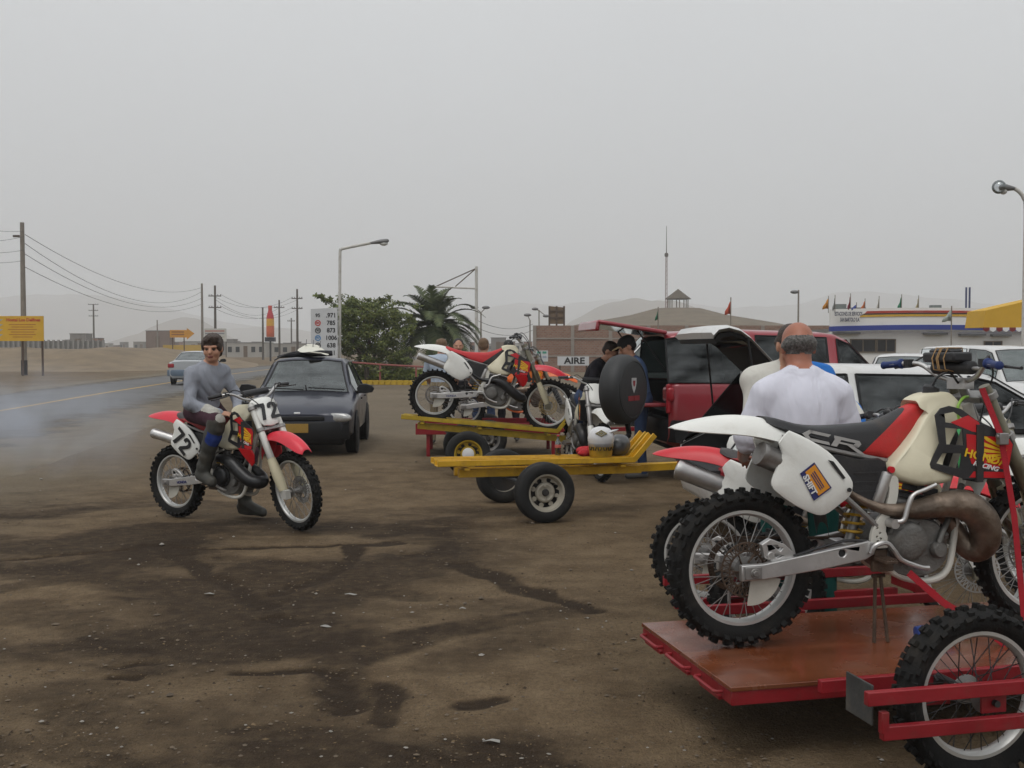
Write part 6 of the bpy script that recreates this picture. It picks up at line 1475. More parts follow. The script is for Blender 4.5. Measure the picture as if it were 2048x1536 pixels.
# bald man in a white T-shirt, seen from behind
S = SDF(.0085)
M_TEE = cloth('white cotton T-shirt', (0.66, 0.66, 0.74), 0.6, 9, 0.05); M_TEAL = cloth('teal trousers', (0.008, 0.055, 0.048), 0.3, 12)
bm_ = [M_TEE, SKIN_RED, HAIR_GREY, M_TEAL, mat('brown shoe', (.06, .04, .03), .6), LIPS, mat('eye dark', (.02, .015, .012), .3)]
add_torso(S, (0, 0, .95), (.03, 0, 1.10), (.01, 0, 1.27), (.02, 0, 1.425), (0, .155, 1.355), (0, -.155, 1.355), 0, 3, 1.05, 1.15)
S.ell((.01, 0, 1.14), (.165, .205, .26), 0, .06); S.cap((0, .06, 1.425), (0, .20, 1.34), .05, .055, 0, .05); S.cap((0, -.06, 1.425), (0, -.20, 1.34), .05, .055, 0, .05)
S.cap((.02, 0, 1.41), (.055, 0, 1.50), .066, .064, 1, .025)
S.cap((.0, -.06, 1.425), (.0, .06, 1.425), .042, .042, 0, .03)
add_arm(S, (.0, .20, 1.325), (.04, .285, 1.06), (.26, .25, .97), 0, 1, 'short', 1.05); add_arm(S, (.0, -.20, 1.325), (.03, -.285, 1.05), (.25, -.26, .96), 0, 1, 'short', 1.05)
S.cap((.0, .195, 1.32), (.03, .278, 1.11), .070, .080, 0, .03); S.cap((.0, -.195, 1.32), (.03, -.278, 1.10), .070, .080, 0, .03)
add_hand(S, (.26, .25, .97), (.8, -.4, -.2), (0, 0, -1), 1, 1, .5); add_hand(S, (.25, -.26, .96), (.8, .4, -.2), (0, 0, -1), 1, -1, .5)
add_head(S, (.085, 0, 1.585), 0, 20, 1, 2, 5, 'bald', 1.06, 6)
for y in (.12, -.12): add_leg(S, (0, y, .92), (.03, y * 1.1, .50), (-.02, y * 1.15, .10), (.17, y * 1.25, .05), 3, 4, 1.12)
def _folds(X):
    x, y, z = X[:, 0], X[:, 1], X[:, 2]
    m = np.clip((1.37 - z) / .12, 0, 1) * np.clip((z - .95) / .1, 0, 1)
    f1 = np.sin(31 * y + 5 * (z - 1.0) * np.sign(y) + 2.2 * np.sin(9 * z + 3 * y)); f2 = np.sin(24 * (z + .9 * np.abs(y)) + 3 * np.sin(11 * y)); f3 = np.sin(60 * z - 38 * np.abs(y) + 1.5 * np.sin(21 * y))
    return m * (.0016 * f1 + .0022 * np.clip(f2, -.2, 1) * np.clip((1.25 - z) / .2, 0, 1) + .0042 * np.clip(f3, 0, 1) ** 2 * np.clip((np.abs(y) - .08) / .08, 0, 1) * np.clip((1.28 - z) / .1, 0, 1))
S.warp = _folds
pm = at(1600, 700, 5.78); finish(S, 'person', 'balding grey haired man in white T-shirt seen from behind', Matrix.Translation((pm.x, 5.74, 0)) @ Matrix.Rotation(R(91), 4, 'Z'), bm_)

# man in blue and white racing jersey, facing him
S = SDF(.0095)
M_JW = cloth('white jersey cloth', (0.58, 0.57, 0.52), 0.4, 12); M_JB = cloth('blue jersey cloth', (0.03, 0.16, 0.50), 0.4, 12)
jm = [M_JB, SKIN, HAIR_BR, cloth('dark riding trousers', (.02, .022, .03)), BLACKP, LIPS, M_JW, mat('black wrist guard', (.015, .015, .017), .7), mat('eye dark', (.02, .015, .012), .3)]
add_torso(S, (0, 0, .95), (.03, 0, 1.12), (.05, 0, 1.30), (.08, 0, 1.44), (.04, .20, 1.40), (.04, -.20, 1.40), 0, 3, 1.1, 1.1, 0, 8)
S.cap((.06, .06, 1.47), (.03, .215, 1.435), .055, .06, 0, .04); S.cap((.06, -.06, 1.47), (.03, -.19, 1.42), .05, .055, 6, .04); S.ell((.04, -.13, 1.30), (.135, .12, .18), 6, .03, None, .012); S.cap((.05, -.10, 1.40), (.04, -.22, 1.385), .075, .07, 6, .04, .012)
S.cap((.09, 0, 1.43), (.12, 0, 1.51), .058, .055, 1, .02); S.cap((.07, -.07, 1.445), (.10, .07, 1.445), .03, .03, 7, .02, .004)
add_arm(S, (.04, .21, 1.38), (.06, .375, 1.20), (.24, .40, 1.00), 0, 1, 'none', 1.05); S.cap((.06, .375, 1.20), (.20, .397, 1.045), .058, .05, 0, .03); S.cap((.20, .397, 1.05), (.235, .40, 1.01), .046, .042, 7, .01, .003); S.cap((.235, .40, 1.01), (.30, .39, .935), .036, .031, 1, .012)
S.cap((.06, .30, 1.28), (.10, .385, 1.16), .052, .052, 6, .03, .006)
add_hand(S, (.30, .39, .935), (.6, -.3, -.6), (-.4, -.3, -.7), 1, 1, .6)
add_arm(S, (.04, -.20, 1.37), (.16, -.25, 1.12), (.38, -.18, 1.0), 6, 1, 'long', 1.0); add_hand(S, (.38, -.18, 1.0), (.9, .2, -.3), (0, 0, -1), 1, -1, .5)
add_head(S, (.125, 0, 1.605), 14, 34, 1, 2, 5, 'short', 1.03, 8)
for y in (.11, -.11): add_leg(S, (0, y, .92), (.03, y, .50), (-.02, y, .10), (.16, y * 1.2, .05), 3, 4, 1.05)
pm = at(1574, 700, 6.75); finish(S, 'person', 'dark haired man in blue and white racing jersey bending towards the balding man', Matrix.Translation((pm.x, 6.75, 0)) @ Matrix.Rotation(R(-91), 4, 'Z') @ Matrix.Diagonal((1.0, 1.03, .99, 1)), jm)

def stander(label, loc, heading, shirt, trousers, hair, style, sleeve='short', hh=1.0, yaw=0, pitch=8, shoe=None, cap=None, bend=0.0, h=.013):
    """loosely standing figure; bend leans the trunk forward (radians)"""
    S = SDF(h)
    sb_, cb = math.sin(bend), math.cos(bend)
    T = lambda x, y, z: (x * cb + (z - .95) * sb_, y, .95 + (z - .95) * cb - x * sb_)
    ms = [shirt, SKIN, hair, trousers, shoe or mat('grey shoe', (.10, .095, .09), .7), LIPS, mat('eye dark', (.02, .015, .012), .3), cap or BLACKP, mat('tan cap peak', (.42, .30, .16), .8)]
    add_torso(S, (0, 0, .95), T(.01, 0, 1.11), T(.01, 0, 1.29), T(.02, 0, 1.44), T(0, .185, 1.40), T(0, -.185, 1.40), 0, 3, 1.05, 1.08, 0, math.degrees(bend))
    S.cap(T(.02, 0, 1.42), T(.05, 0, 1.52), .056, .054, 1, .02)
    for y in (1, -1):
        e = T(.04, y * .27, 1.13); w = np.array(T(.20, y * .22, 1.00)) + (0, 0, -.02 * bend)
        add_arm(S, T(0, y * .2, 1.38), e, tuple(w), 0, 1, sleeve, 1.05); add_hand(S, w, (.8, -y * .4, -.3), (0, 0, -1), 1, y, .5)
        add_leg(S, (0, y * .11, .92), (.02, y * .12, .50), (-.02, y * .13, .10), (.16, y * .16, .05), 3, 4)
    c = T(.06, 0, 1.61); add_head(S, c, yaw, pitch + math.degrees(bend) * .6, 1, 2, 5, style, 1.0, 6)
    if cap:
        Rm = rotm(yaw, pitch + math.degrees(bend) * .6); c = np.array(c)
        S.ell(c + Rm @ np.array((-.012, 0, .060)), (.112, .090, .078), 7, .01, Rm, .006)
        S.ell(c + Rm @ np.array((.125, 0, .042)), (.070, .068, .009), 8, .006, Rm, .006)
    M = Matrix.Translation(loc) @ Matrix.Rotation(R(heading), 4, 'Z') @ Matrix.Diagonal((hh, hh, hh, 1))
    return finish(S, 'person', label, M, ms)
JEANS = cloth('blue jeans', (.035, .055, .11), .3, 12); DARKT = cloth('dark trousers', (.02, .02, .025), .3, 12)
def gp(u, Y): p = at(u, 700, Y); return Vector((p.x, Y, 0))
stander('man in black cap with tan peak and blue shirt behind the spare wheel', gp(1284, 13.0), 172, cloth('blue work shirt', (.07, .11, .21)), JEANS, HAIR_BLK, 'short', 'short', 1.0, 10, 22, cap=mat('black cap cloth', (.010, .010, .011), .85), bend=.18, h=.011)
stander('man in dark jacket leaning over the white bike beside the capped man', gp(1170, 13.5), -12, cloth('black jacket', (.012, .011, .015)), JEANS, HAIR_BR, 'short', 'long', 1.0, -18, 20, bend=.42, h=.011)
stander('brown haired person in pale blue shirt behind the rear wheel of the trailer bike', gp(881, 17.6), 80, cloth('pale blue shirt', (.38, .44, .52)), cloth('khaki shorts', (.2, .16, .1)), HAIR_LT, 'full', 'short', .99, 30, 5)
stander('dark haired man facing the camera above the red bike seat', gp(915, 18.2), -75, cloth('grey shirt', (.22, .22, .23)), DARKT, HAIR_BLK, 'receding', 'short', 1.0, -10, 5)
stander('sandy haired person in white shirt seen from behind near the palm', gp(967, 17.5), 85, cloth('white shirt', (.6, .62, .66)), JEANS, HAIR_LT, 'short', 'short', 1.0, -10, 4)
stander('black haired person in black behind the handlebar of the trailer bike', gp(1018, 17.9), 100, cloth('black shirt', (.015, .015, .017)), DARKT, HAIR_BLK, 'short', 'short', .985, 0, 5)
# ------------------------------------------------------------------ background: street furniture
POLEM = mat('weathered concrete pole', (0.22, 0.195, 0.165), 0.9, 0, 0.15, 3, 0.1, 30, 0.2, 2)
POLEW = mat('creosoted wooden pole', (0.085, 0.07, 0.055), 0.9, 0, 0.2, 3, 0.1, 30)
WHITEPOST = mat('peeling white post paint', (0.52, 0.51, 0.48), 0.6, 0, 0.1, 3, 0.05, 30, 0.4, 5, (0.2, 0.14, 0.09))
def base(u, v): p = on_ground(u, v); return Vector((p.x, p.y, 0))
def zat(v, Y): return at(1024, v, Y).z
def upole(label, u, Y, top_v, r, material, arms=(), black=0.0, insul=True):
    p = at(u, 700, Y); h = zat(top_v, Y); root = empty('utility_pole', (p.x, Y, 0)); tag(root, label, 'pole', 'overhead line poles')
    b = MB(); b.tube([(0, 0, -.3), (0, 0, h * .5), (0, 0, h)], [r, r * .85, r * .68], 12); b.build('shaft', material, root, 40)
    if black: b = MB(); b.tube([(0, 0, 0), (0, 0, black)], r * 1.04, 12); b.build('tar_band', mat('tar black', (.025, .02, .018), .9), root, 40)
    for (av, hw) in arms:
        z = zat(av, Y); b = MB(); b.box((0, -.08, z), (2 * hw, .1, .12)); ar = b.build('cross_arm', POLEW, root, 0)
        for x in (-hw * .9, -hw * .45, hw * .45, hw * .9):
            b = MB(); b.tube([(x, -.08, z + .05), (x, -.08, z + .22)], [.05, .035], 6); b.build('insulator', mat('insulator grey', (.2, .2, .2), .5), ar)
    return Vector((p.x, Y, h))
P1 = upole('tall concrete pole with black foot behind the yellow board', 48, 62, 445, .17, POLEM, (), 0.85)
b = MB(); b.box((-.25, -.2, zat(473, 62)), (.35, .12, .12)); o = b.build('pole_bracket', POLEW, None, 0); o.location = (P1.x, 62, 0); tag(o, 'small bracket near the top of the tall left pole', 'bracket')
P2 = upole('slender concrete pole rising behind the rider', 405, 121, 567, .16, POLEM)
P3 = upole('dark wooden pole with two cross arms just right of the slender pole', 431, 128, 571, .17, POLEW, ((592, .75), (615, .75)))
P4 = upole('wooden pole with two cross arms beside the price sign', 595, 140, 578, .17, POLEW, ((597, .7), (617, .7)))
P5 = upole('pole between bottle shaped sign and price sign', 559, 165, 600, .17, POLEW, ((615, .8),))
upole('bare pole left of the bottle shaped sign', 526, 140, 615, .15, POLEW)
upole('lattice looking pole far off behind the dirt bank', 188, 230, 608, .22, POLEW, ((609, 1.1), (621, 1.0), (632, 1.0)))
upole('short pole behind the price sign', 583, 200, 636, .16, POLEW, ((642, .7),))
upole('lone pole beyond the arrow sign', 315, 190, 640, .14, POLEM)
WIRE = mat('overhead wire', (.03, .03, .032), .6)
def wire(a, c, sag, label='thin overhead wire sagging between the poles left of the road'):
    a, c = Vector(a), Vector(c); pts = []
    for i in range(25):
        t = i / 24; p = a.lerp(c, t); p.z -= sag * 4 * t * (1 - t); pts.append(p)
    b = MB(); b.tube(pts, .008 + .00007 * max(a.y, c.y), 4); o = b.build('overhead_wire', WIRE); tag(o, label, 'wire', 'wires along the road')
ORD = ('top', 'second', 'third', 'lowest')
for k, (v1, v2, sg) in enumerate(((455, 575, 1.6), (473, 583, 2.2), (494, 596, 1.9), (520, 608, 1.6))): wire(at(50, v1 + 14, 62), at(404, v2, 121), sg, ORD[k] + ' wire sagging from the tall left pole to the slender pole')
for k, (v0, v1) in enumerate(((438, 462), (473, 473), (482, 500), (497, 521))): wire(at(-260, v0 - (60 if v0 < 470 else 30), 40), at(48, v1, 62), .5, ORD[k] + ' wire running off the left edge from the tall pole')
for v1, v2, nm in ((592, 597, 'upper'), (615, 617, 'lower')):
    for dx, sd in ((-.6, 'left'), (.6, 'right')): wire(at(431, v1, 128) + Vector((dx, 0, .2)), at(595, v2, 140) + Vector((dx, 0, .2)), 1.5, nm + ' arm wire, ' + sd + ' one, between the two double armed wooden poles')
wire(at(432, 600, 128), at(559, 615, 165), 1.5, 'single wire from the double armed pole to the pole behind the bottle sign'); wire(at(953, 640, 60), at(1066, 648, 72), .4, 'upper wire from the gantry post towards the brick wall'); wire(at(953, 655, 60), at(1066, 660, 72), .4, 'lower wire from the gantry post towards the brick wall')

# yellow board
YB = 60.0; SIGNY = mat('yellow sign board', (0.62, 0.36, 0.02), 0.6, 0, 0.08, 2, 0, 30, 0.12, 2); SIGNRED = mat('sign red paint', (.42, .03, .015), .6)
sb_ = empty('billboard', at(20, 750, YB)); sb_.location.z = 0; sx = sb_.location.x; tag(sb_, 'yellow roadside board with red heading on dark posts', 'billboard')
L_, R_ = at(-75, 700, YB).x - sx, at(88, 700, YB).x - sx; z0, z1 = zat(682, YB), zat(632, YB)
b = MB(); b.box(((L_ + R_) / 2, 0, (z0 + z1) / 2), (R_ - L_, .06, z1 - z0)); brd = b.build('board', SIGNY, sb_, 0)
for x in (R_ - .12, at(44, 700, YB).x - sx, L_ + .1):
    b = MB(); b.box((x, .09, z0 / 2 + .3), (.09, .09, z0 + .6)); b.build('post', RUST, sb_, 0)
FM = lambda x, z, y=-.034: frame_of((x, y, z), (1, 0, 0), (0, -1, 0))
text('Hostal Los Delfines', .24, FM(at(48, 700, YB).x - sx, zat(640, YB)), SIGNRED, 'heading', brd, .008, .002)
for k in range(6):
    b = MB(); w = (1.5, 1.2, 1.6, 1.3, 1.5, 1.1)[k]; b.box((at(46, 700, YB).x - sx, -.034, zat(649 + 5 * k, YB)), (w, .004, .045)); b.build('text_line', mat('faded orange print', (.42, .17, .02), .7), brd, 0)
for k in range(4):
    b = MB(); p = at(2, 642 + 10 * k, YB); b.plate([(p.x - sx - .2, p.z - .08), (p.x - sx + .14, p.z + .09), (p.x - sx - .2, p.z + .09)], (), -.036, .004); b.build('wave_print', mat('pale blue print', (.3, .36, .45), .7), brd, 0)

# arrow sign
YA = 118; ar = empty('arrow_sign', at(363, 720, YA)); ar.location.z = 0; ax_ = ar.location.x; tag(ar, 'orange arrow shaped sign on two posts beyond the road', 'sign')
q = lambda u, v: (at(u, 700, YA).x - ax_, zat(v, YA))
b = MB(); b.plate([q(340, 660), q(374, 660), q(374, 656), q(389, 667), q(374, 679), q(374, 675), q(340, 675)], (), 0, .06); bd = b.build('board', mat('orange sign paint', (.55, .25, .02), .6, 0, .15, 1), ar, 0)
for k in range(2): b = MB(); b.box((*[(q(356, 664 + 5 * k)[0]), -.004], q(356, 664 + 5 * k)[1]), (1.4, .006, .14)); b.build('text_line', mat('faded brown print', (.25, .1, .02), .7), bd, 0)
for u in (345, 368): b = MB(); b.box((q(u, 700)[0], .08, q(u, 672)[1] / 2), (.1, .08, q(u, 672)[1])); b.build('post', RUST, ar, 0)
# white board
YW = 112; wb = empty('notice_board', at(430, 720, YW)); wb.location.z = 0; wx = wb.location.x; tag(wb, 'faded white notice board on posts behind the rider', 'sign')
q = lambda u, v: (at(u, 700, YW).x - wx, zat(v, YW))
b = MB(); b.plate([q(409, 657), q(453, 657), q(453, 683), q(409, 683)], (), 0, .06); bd = b.build('board', mat('faded white board', (.46, .45, .42), .7, 0, .1, 1), wb, 0)
for v, c in ((662, (.35, .12, .08)), (667, (.2, .2, .22)), (674, (.4, .38, .3))): b = MB(); b.box((0, -.004, q(430, v)[1]), (2.0, .006, .12)); b.build('text_line', mat('board print %d' % v, c, .8), bd, 0)
for u in (410, 452): b = MB(); b.box((q(u, 700)[0], .08, q(u, 665)[1] / 2), (.08, .08, q(u, 665)[1])); b.build('post', POLEW, wb, 0)
# bottle shaped sign
YBt = 125; bt = empty('bottle_sign', at(541, 715, YBt)); bt.location.z = 0; tag(bt, 'giant red and orange bottle shaped advertising sign on a post', 'sign')
zb, zt = zat(674, YBt), zat(611, YBt); hh = zt - zb
for nm, f0, f1, prof, c in (('bottle_base', 0, .35, [(.40, 0), (.45, .02), (.46, .2), (.45, .35)], (.55, .12, .05)), ('bottle_label', .35, .55, [(.45, .35), (.45, .45), (.44, .58)], (.60, .32, .03)), ('bottle_shoulder', .55, .85, [(.44, .58), (.39, .68), (.27, .79), (.21, .86)], (.42, .02, .03)), ('bottle_cap', .85, 1, [(.22, .86), (.23, .88), (.23, .98), (.20, 1.0), (.01, 1.0)], (.50, .06, .04))):
    b = MB(); b.lathe([(r, zb + f * hh) for r, f in prof], None, 20); b.build(nm, mat('bottle ' + nm, c, .5), bt, 50)
b = MB(); b.box((0, 0, zb - .28), (1.15, .6, .5)); b.build('plinth', mat('dark plinth', (.03, .03, .04), .6), bt, 0)
b = MB(); b.cyl((0, 0, 0), (0, 0, zb - .4), .11, n=10); b.build('post', DARKMETAL, bt)

# price sign and street lamp
YS = 45.0; PS = empty('price_sign', at(649, 770, YS)); PS.location.z = 0; px_ = PS.location.x; tag(PS, 'white fuel price board with six rows of figures', 'sign')
q = lambda u, v: (at(u, 700, YS).x - px_, zat(v, YS))
PB = mat('white price panel', (.52, .53, .54), .5, 0, .05, 2, 0, 30, .12, 2)
b = MB(); b.plate([q(622, 618), q(675, 615), q(675, 722), q(622, 722)], (), 0, .12); pn = b.build('panel', PB, PS, 0)
for u in (627, 671): b = MB(); b.box((q(u, 700)[0], .18, q(u, 700)[1] / 2 + .8), (.09, .09, q(u, 700)[1] + 1.6)); b.build('post', WHITEPOST, PS, 0)
for k, (gr, pr, c) in enumerate((('95', '.971', (.03, .03, .03)), ('84', '785', (.45, .05, .04)), ('90', '873', (.05, .05, .05)), ('97', '1006', (.08, .22, .42)), ('97', '638', (.04, .04, .04)), ('97', '521', (.04, .04, .04)))):
    v = 631 + 15.0 * k; gm_ = mat('grade colour %d' % k, c, .6)
    if k: 
        b = MB(); p = q(636, v); b.lathe([(.085, 0), (.125, 0), (.125, .006), (.085, .006)], FM(p[0], p[1], -.004), 20, True); b.build('grade_ring', gm_, pn, 0)
    text(gr, .20 if k == 0 else .13, FM(*q(636, v), -.006), gm_, 'grade', pn, .006, .002)
    text(pr, .255, FM(*q(662.5, v), -.006), BLACKD, 'price', pn, .007, .002, .95)
YL = 45.6
def street_lamp(label, u, Y, pts, r, head, headlen, material=WHITEPOST):
    p = at(u, 700, Y); root = empty('street_lamp', (p.x, Y, 0)); tag(root, label, 'street lamp')
    W = [Vector((at(a, 700, Y).x - p.x, 0, zat(v, Y))) for a, v in pts]
    b = MB(); b.tube([Vector((W[0].x, 0, -.1))] + [Vector(x) for x in catmull([tuple(w) for w in W], 4)], r, 10); b.build('post', material, root, 50)
    hpos = Vector((at(head[0], 700, Y).x - p.x, 0, zat(head[1], Y))); d = (hpos - W[-1]).normalized()
    b = MB(); rg = []
    for t, w_, h_ in ((0, .05, .05), (.25, .10, .07), (.6, .15, .10), (.9, .13, .09), (1, .05, .04)):
        c = W[-1] + d * headlen * t; n_ = d.cross(Vector((0, 1, 0))).normalized()
        rg.append([c + Vector((0, 1, 0)) * w_ * math.cos(a) + n_ * h_ * math.sin(a) for a in np.linspace(0, 2 * math.pi, 12, endpoint=False)])
    b.loft(rg); b.build('lamp_housing', mat('grey lamp housing', (.16, .16, .16), .5, .3, .1, 5), root, 50)
    b = MB(); c = W[-1] + d * headlen * .72; b.ell((c.x, c.y, c.z - .10), (headlen * .22, .12, .09)); b.build('lamp_bowl', mat('milky lamp bowl', (.5, .5, .48), .25), root, 60)
    return root
street_lamp('white street lamp with long arm standing behind the price sign', 679, YL, [(679, 770), (680, 620), (681, 510), (683, 500), (692, 496), (742, 486)], .062, (780, 481), .78)
# gantry post
YG = 60; gn = empty('gantry_post', at(953, 770, YG)); gn.location.z = 0; gx = gn.location.x; tag(gn, 'white gantry post with empty triangular sign arm above the palm', 'post')
q = lambda u, v: Vector((at(u, 700, YG).x - gx, 0, zat(v, YG)))
b = MB(); b.cyl((0, 0, 0), q(953, 533), .10, .085, n=12); b.build('post', WHITEPOST, gn)
b = MB(); b.tube([q(861, 573), q(953, 577)], .05, 8); b.build('arm', WHITEPOST, gn)
for a in (872, 911): b = MB(); b.tube([q(a, 573), q(952, 537)], .03, 6); b.build('stay', RUST, gn)
b = MB(); b.cyl((0, 0, 0), (0, 0, .9), .115, n=12); b.build('blue_band', mat('blue post paint', (.05, .08, .2), .6), gn)
# twin lamps near the wall
def twin_lamp(label, u, Y, v, arms):
    p = at(u, 700, Y); root = empty('street_lamp', (p.x, Y, 0)); tag(root, label, 'street lamp'); z = zat(v, Y)
    b = MB(); b.cyl((0, 0, 0), (0, 0, z), .07, .05, n=8); b.build('post', WHITEPOST if 'white' in label else POLEM, root)
    for du, dv in arms:
        e = Vector((at(u + du, 700, Y).x - p.x, 0, zat(v + dv, Y))); b = MB(); b.tube([(0, 0, z - .05), e], .035, 6); b.build('arm', POLEM, root); b = MB(); b.ell(tuple(e), (.28, .16, .12)); b.build('lamp_head', mat('grey lamp housing', (.16, .16, .16), .5), root)
twin_lamp('two armed street lamp right of the gantry post', 962, 75, 624, ((-13, -9), (10, -9)))
twin_lamp('single armed street lamp left of the brick wall', 1060, 80, 640, ((-5, -10),))
twin_lamp('street lamp close to the back of the brown billboard', 1078, 90, 620, ((-8, -2), (14, 12)))
twin_lamp('floodlight post in front of the conical thatched roof end', 1596, 70, 580, ((-8, 4),))
# tall radio mast
YM = 240; ms = empty('radio_mast', at(1332, 690, YM)); ms.location.z = 0; tag(ms, 'tall thin lattice radio mast behind the conical roof', 'mast')
zt = zat(452, YM); zk = zat(508, YM); b = MB()
for s in ((-.28, -.2), (.28, -.2), (0, .3)): b.tube([(s[0], s[1], 0), (s[0] * .6, s[1] * .6, zk)], .06, 5)
b.build('leg_tubes', mat('red white mast', (.26, .17, .16), .7), ms)
b = MB()
for k in range(int(zk)): b.beam((-.26, -.18, k), (.26, -.18, k + .9), .05, .05)
b.build('lattice', mat('red white mast', (.26, .17, .16), .7), ms, 0)
b = MB(); b.tube([(0, 0, zk), (0, 0, zt)], [.10, .05], 6); b.build('antenna', POLEW, ms)
b = MB(); b.lathe([(.35, zk - .6), (.45, zk - .2), (.35, zk + .2)], None, 8); b.build('collar', POLEW, ms)

# ------------------------------------------------------------------ vegetation
NTH = 'first second third fourth fifth sixth seventh eighth ninth tenth eleventh twelfth thirteenth fourteenth fifteenth sixteenth'.split()
def leaf_mat(name, c1, c2):
    m = mat(name, c1, 0.6, 0, 0.3, 1.2, spec=0.3); nt = m.node_tree; n = nt.nodes; l = nt.links
    vm = next(x for x in n if x.type == 'VECT_MATH'); oi = n.new('ShaderNodeNewGeometry'); mx = n.new('ShaderNodeMix'); mx.data_type = 'RGBA'
    mx.inputs['A'].default_value = (*c1, 1); mx.inputs['B'].default_value = (*c2, 1); l.new(oi.outputs['Random Per Island'], mx.inputs['Factor']); l.new(mx.outputs['Result'], vm.inputs[0])
    return m
LEAF = leaf_mat('feathery tree leaves', (.05, .078, .018), (.17, .19, .05)); PALML = leaf_mat('palm leaflets', (.032, .05, .018), (.09, .108, .042)); GRASS = leaf_mat('roadside weeds', (.07, .11, .018), (.2, .22, .045))
BARK = mat('grey bark', (.09, .07, .05), .95, 0, .3, 6, .4, 30)
def leaves(b, c, r, n, s, g, flat=.8):
    for i in range(n):
        while True:
            p = Vector((g.uniform(-1, 1), g.uniform(-1, 1), g.uniform(-1, 1)))
            if p.length < 1: break
        p = p * (p.length ** -.35 if p.length > .05 else 1); q = Vector((c[0] + p.x * r[0], c[1] + p.y * r[1], c[2] + p.z * r[2]))
        d = Vector((g.gauss(0, 1), g.gauss(0, 1), g.gauss(0, .7) - .2)).normalized(); e = d.orthogonal().normalized(); e = (e + d.cross(e) * g.uniform(-1, 1)).normalized(); k = s * g.uniform(.6, 1.5)
        b.add([q, q + d * k * .5 + e * k * .22, q + d * k, q + d * k * .5 - e * k * .22], [(0, 1, 2, 3)])
def tree(label, u, Y, blobs, trunk, seed, nl, s):
    g = random.Random(seed); p = at(u, 700, Y); t = empty('tree', (p.x, Y, 0)); tag(t, label, 'tree')
    W = lambda a, v, dy=0: Vector((at(a, 700, Y).x - p.x, dy, zat(v, Y)))
    b = MB()
    for (pts, r0, r1) in trunk:
        P = catmull([tuple(W(a, v, dy)) for a, v, dy in pts], 4); b.tube([tuple(x) for x in P], np.linspace(r0, r1, len(P)).tolist(), 7)
    b.build('trunk', BARK, t, 60)
    b = MB()
    for (a, v, rx, rz, f) in blobs:
        c = W(a, v, g.uniform(-.6, .6)); m = int(nl * f)
        for k in range(max(1, m // 40)):
            o = Vector((g.gauss(0, .45) * rx, g.gauss(0, .5) * rx, g.gauss(0, .45) * rz)); leaves(b, c + o * 1.25, (rx * .24, rx * .24, rz * .2), 40, s, g)
    b.build('crown', LEAF, t, 0, fix=False); return t
tree('feathery green tree beside the price sign', 735, 47, [(735, 650, 1.0, .75, .55), (698, 640, .75, .55, .42), (772, 635, .75, .55, .42), (722, 612, .75, .32, .28), (688, 610, .55, .25, .12), (662, 600, .4, .12, .05), (757, 607, .5, .28, .14), (684, 675, .6, .5, .3), (765, 685, .8, .6, .42), (715, 695, .8, .5, .36), (745, 725, .9, .45, .3), (800, 660, .45, .5, .2), (790, 720, .5, .4, .2), (640, 592, .25, .08, .02)],
    [([(735, 768, 0), (733, 730, 0), (738, 690, .1), (730, 650, 0), (720, 615, 0)], .12, .03), ([(735, 735, 0), (755, 700, .2), (775, 660, .3), (790, 640, .3)], .07, .02), ([(733, 725, 0), (712, 690, -.2), (695, 650, -.2), (672, 612, -.3), (645, 592, -.3)], .08, .012), ([(700, 660, 0), (690, 625, 0), (660, 600, .1)], .03, .008), ([(740, 650, 0), (752, 620, 0), (755, 600, .2)], .03, .008)], 5, 5400, .13)
def palm(label, u, Y, top_v, seed):
    g = random.Random(seed); p = at(u, 700, Y); t = empty('palm_tree', (p.x, Y, 0)); tag(t, label, 'palm tree'); zc = zat(top_v, Y)
    b = MB(); P = [(0.05 * math.sin(k), 0, zc * k / 14) for k in range(15)]; b.tube(P, [.34 + .04 * (k % 2) for k in range(15)], 10); b.build('trunk', BARK, t, 30)
    for i in range(60):
        az = i * 2.39996 + g.uniform(-.2, .2); el = R(86 - 118 * (i / 60) ** .8 + g.uniform(-7, 7)); Lf = g.uniform(2.2, 2.9) * (1.0 if i > 6 else .8); b = MB()
        pos = Vector((math.cos(az) * .15, math.sin(az) * .15, zc)); d = Vector((math.cos(az) * math.cos(el), math.sin(az) * math.cos(el), math.sin(el))); pts = [pos.copy()]; n_ = 16
        for k in range(n_):
            pos = pos + d * Lf / n_; d = (d + Vector((0, 0, -.075 - .08 * k / n_))).normalized(); pts.append(pos.copy())
        b.tube(pts, np.linspace(.03, .006, len(pts)).tolist(), 4)
        for k in range(2, n_ + 1):
            tng = (pts[k] - pts[k - 1]).normalized(); sd = tng.cross(Vector((0, 0, 1))).normalized(); un = sd.cross(tng); ll = .55 * math.sin(math.pi * min(.97, .12 + .8 * k / n_)) ** .7
            for h_ in (0, .5):
                o = pts[k - 1].lerp(pts[k], h_)
                for s_ in (-1, 1):
                    e = (sd * s_ * .8 + tng * .65 + un * .25 + Vector((g.gauss(0, .06), g.gauss(0, .06), -.10))).normalized(); w_ = tng * .036
                    b.add([o - w_, o + w_, o + e * ll * .6 + w_ * .8 - Vector((0, 0, .02)), o + e * ll - Vector((0, 0, .07)), o + e * ll * .6 - w_ * .8 - Vector((0, 0, .02))], [(0, 1, 2, 3, 4)])
        b.build('frond', PALML, t, 0, fix=False)
    return t
palm('stout palm tree with arching fronds behind the trailer bike', 866, 50, 652, 4)
g = random.Random(12); b = MB()
for i in range(260):
    u = g.uniform(672, 850); Y = g.uniform(46.9, 50); p = at(u, 700, Y); leaves(b, (p.x, Y, .15 + .3 * g.random() * (1.5 if u < 720 else 1)), (.35, .35, .22), 26, .16, g)
o = b.build('roadside_weeds', GRASS, None, 0, fix=False); tag(o, 'low green weeds and grass along the yellow kerb', 'weeds', kind='stuff')
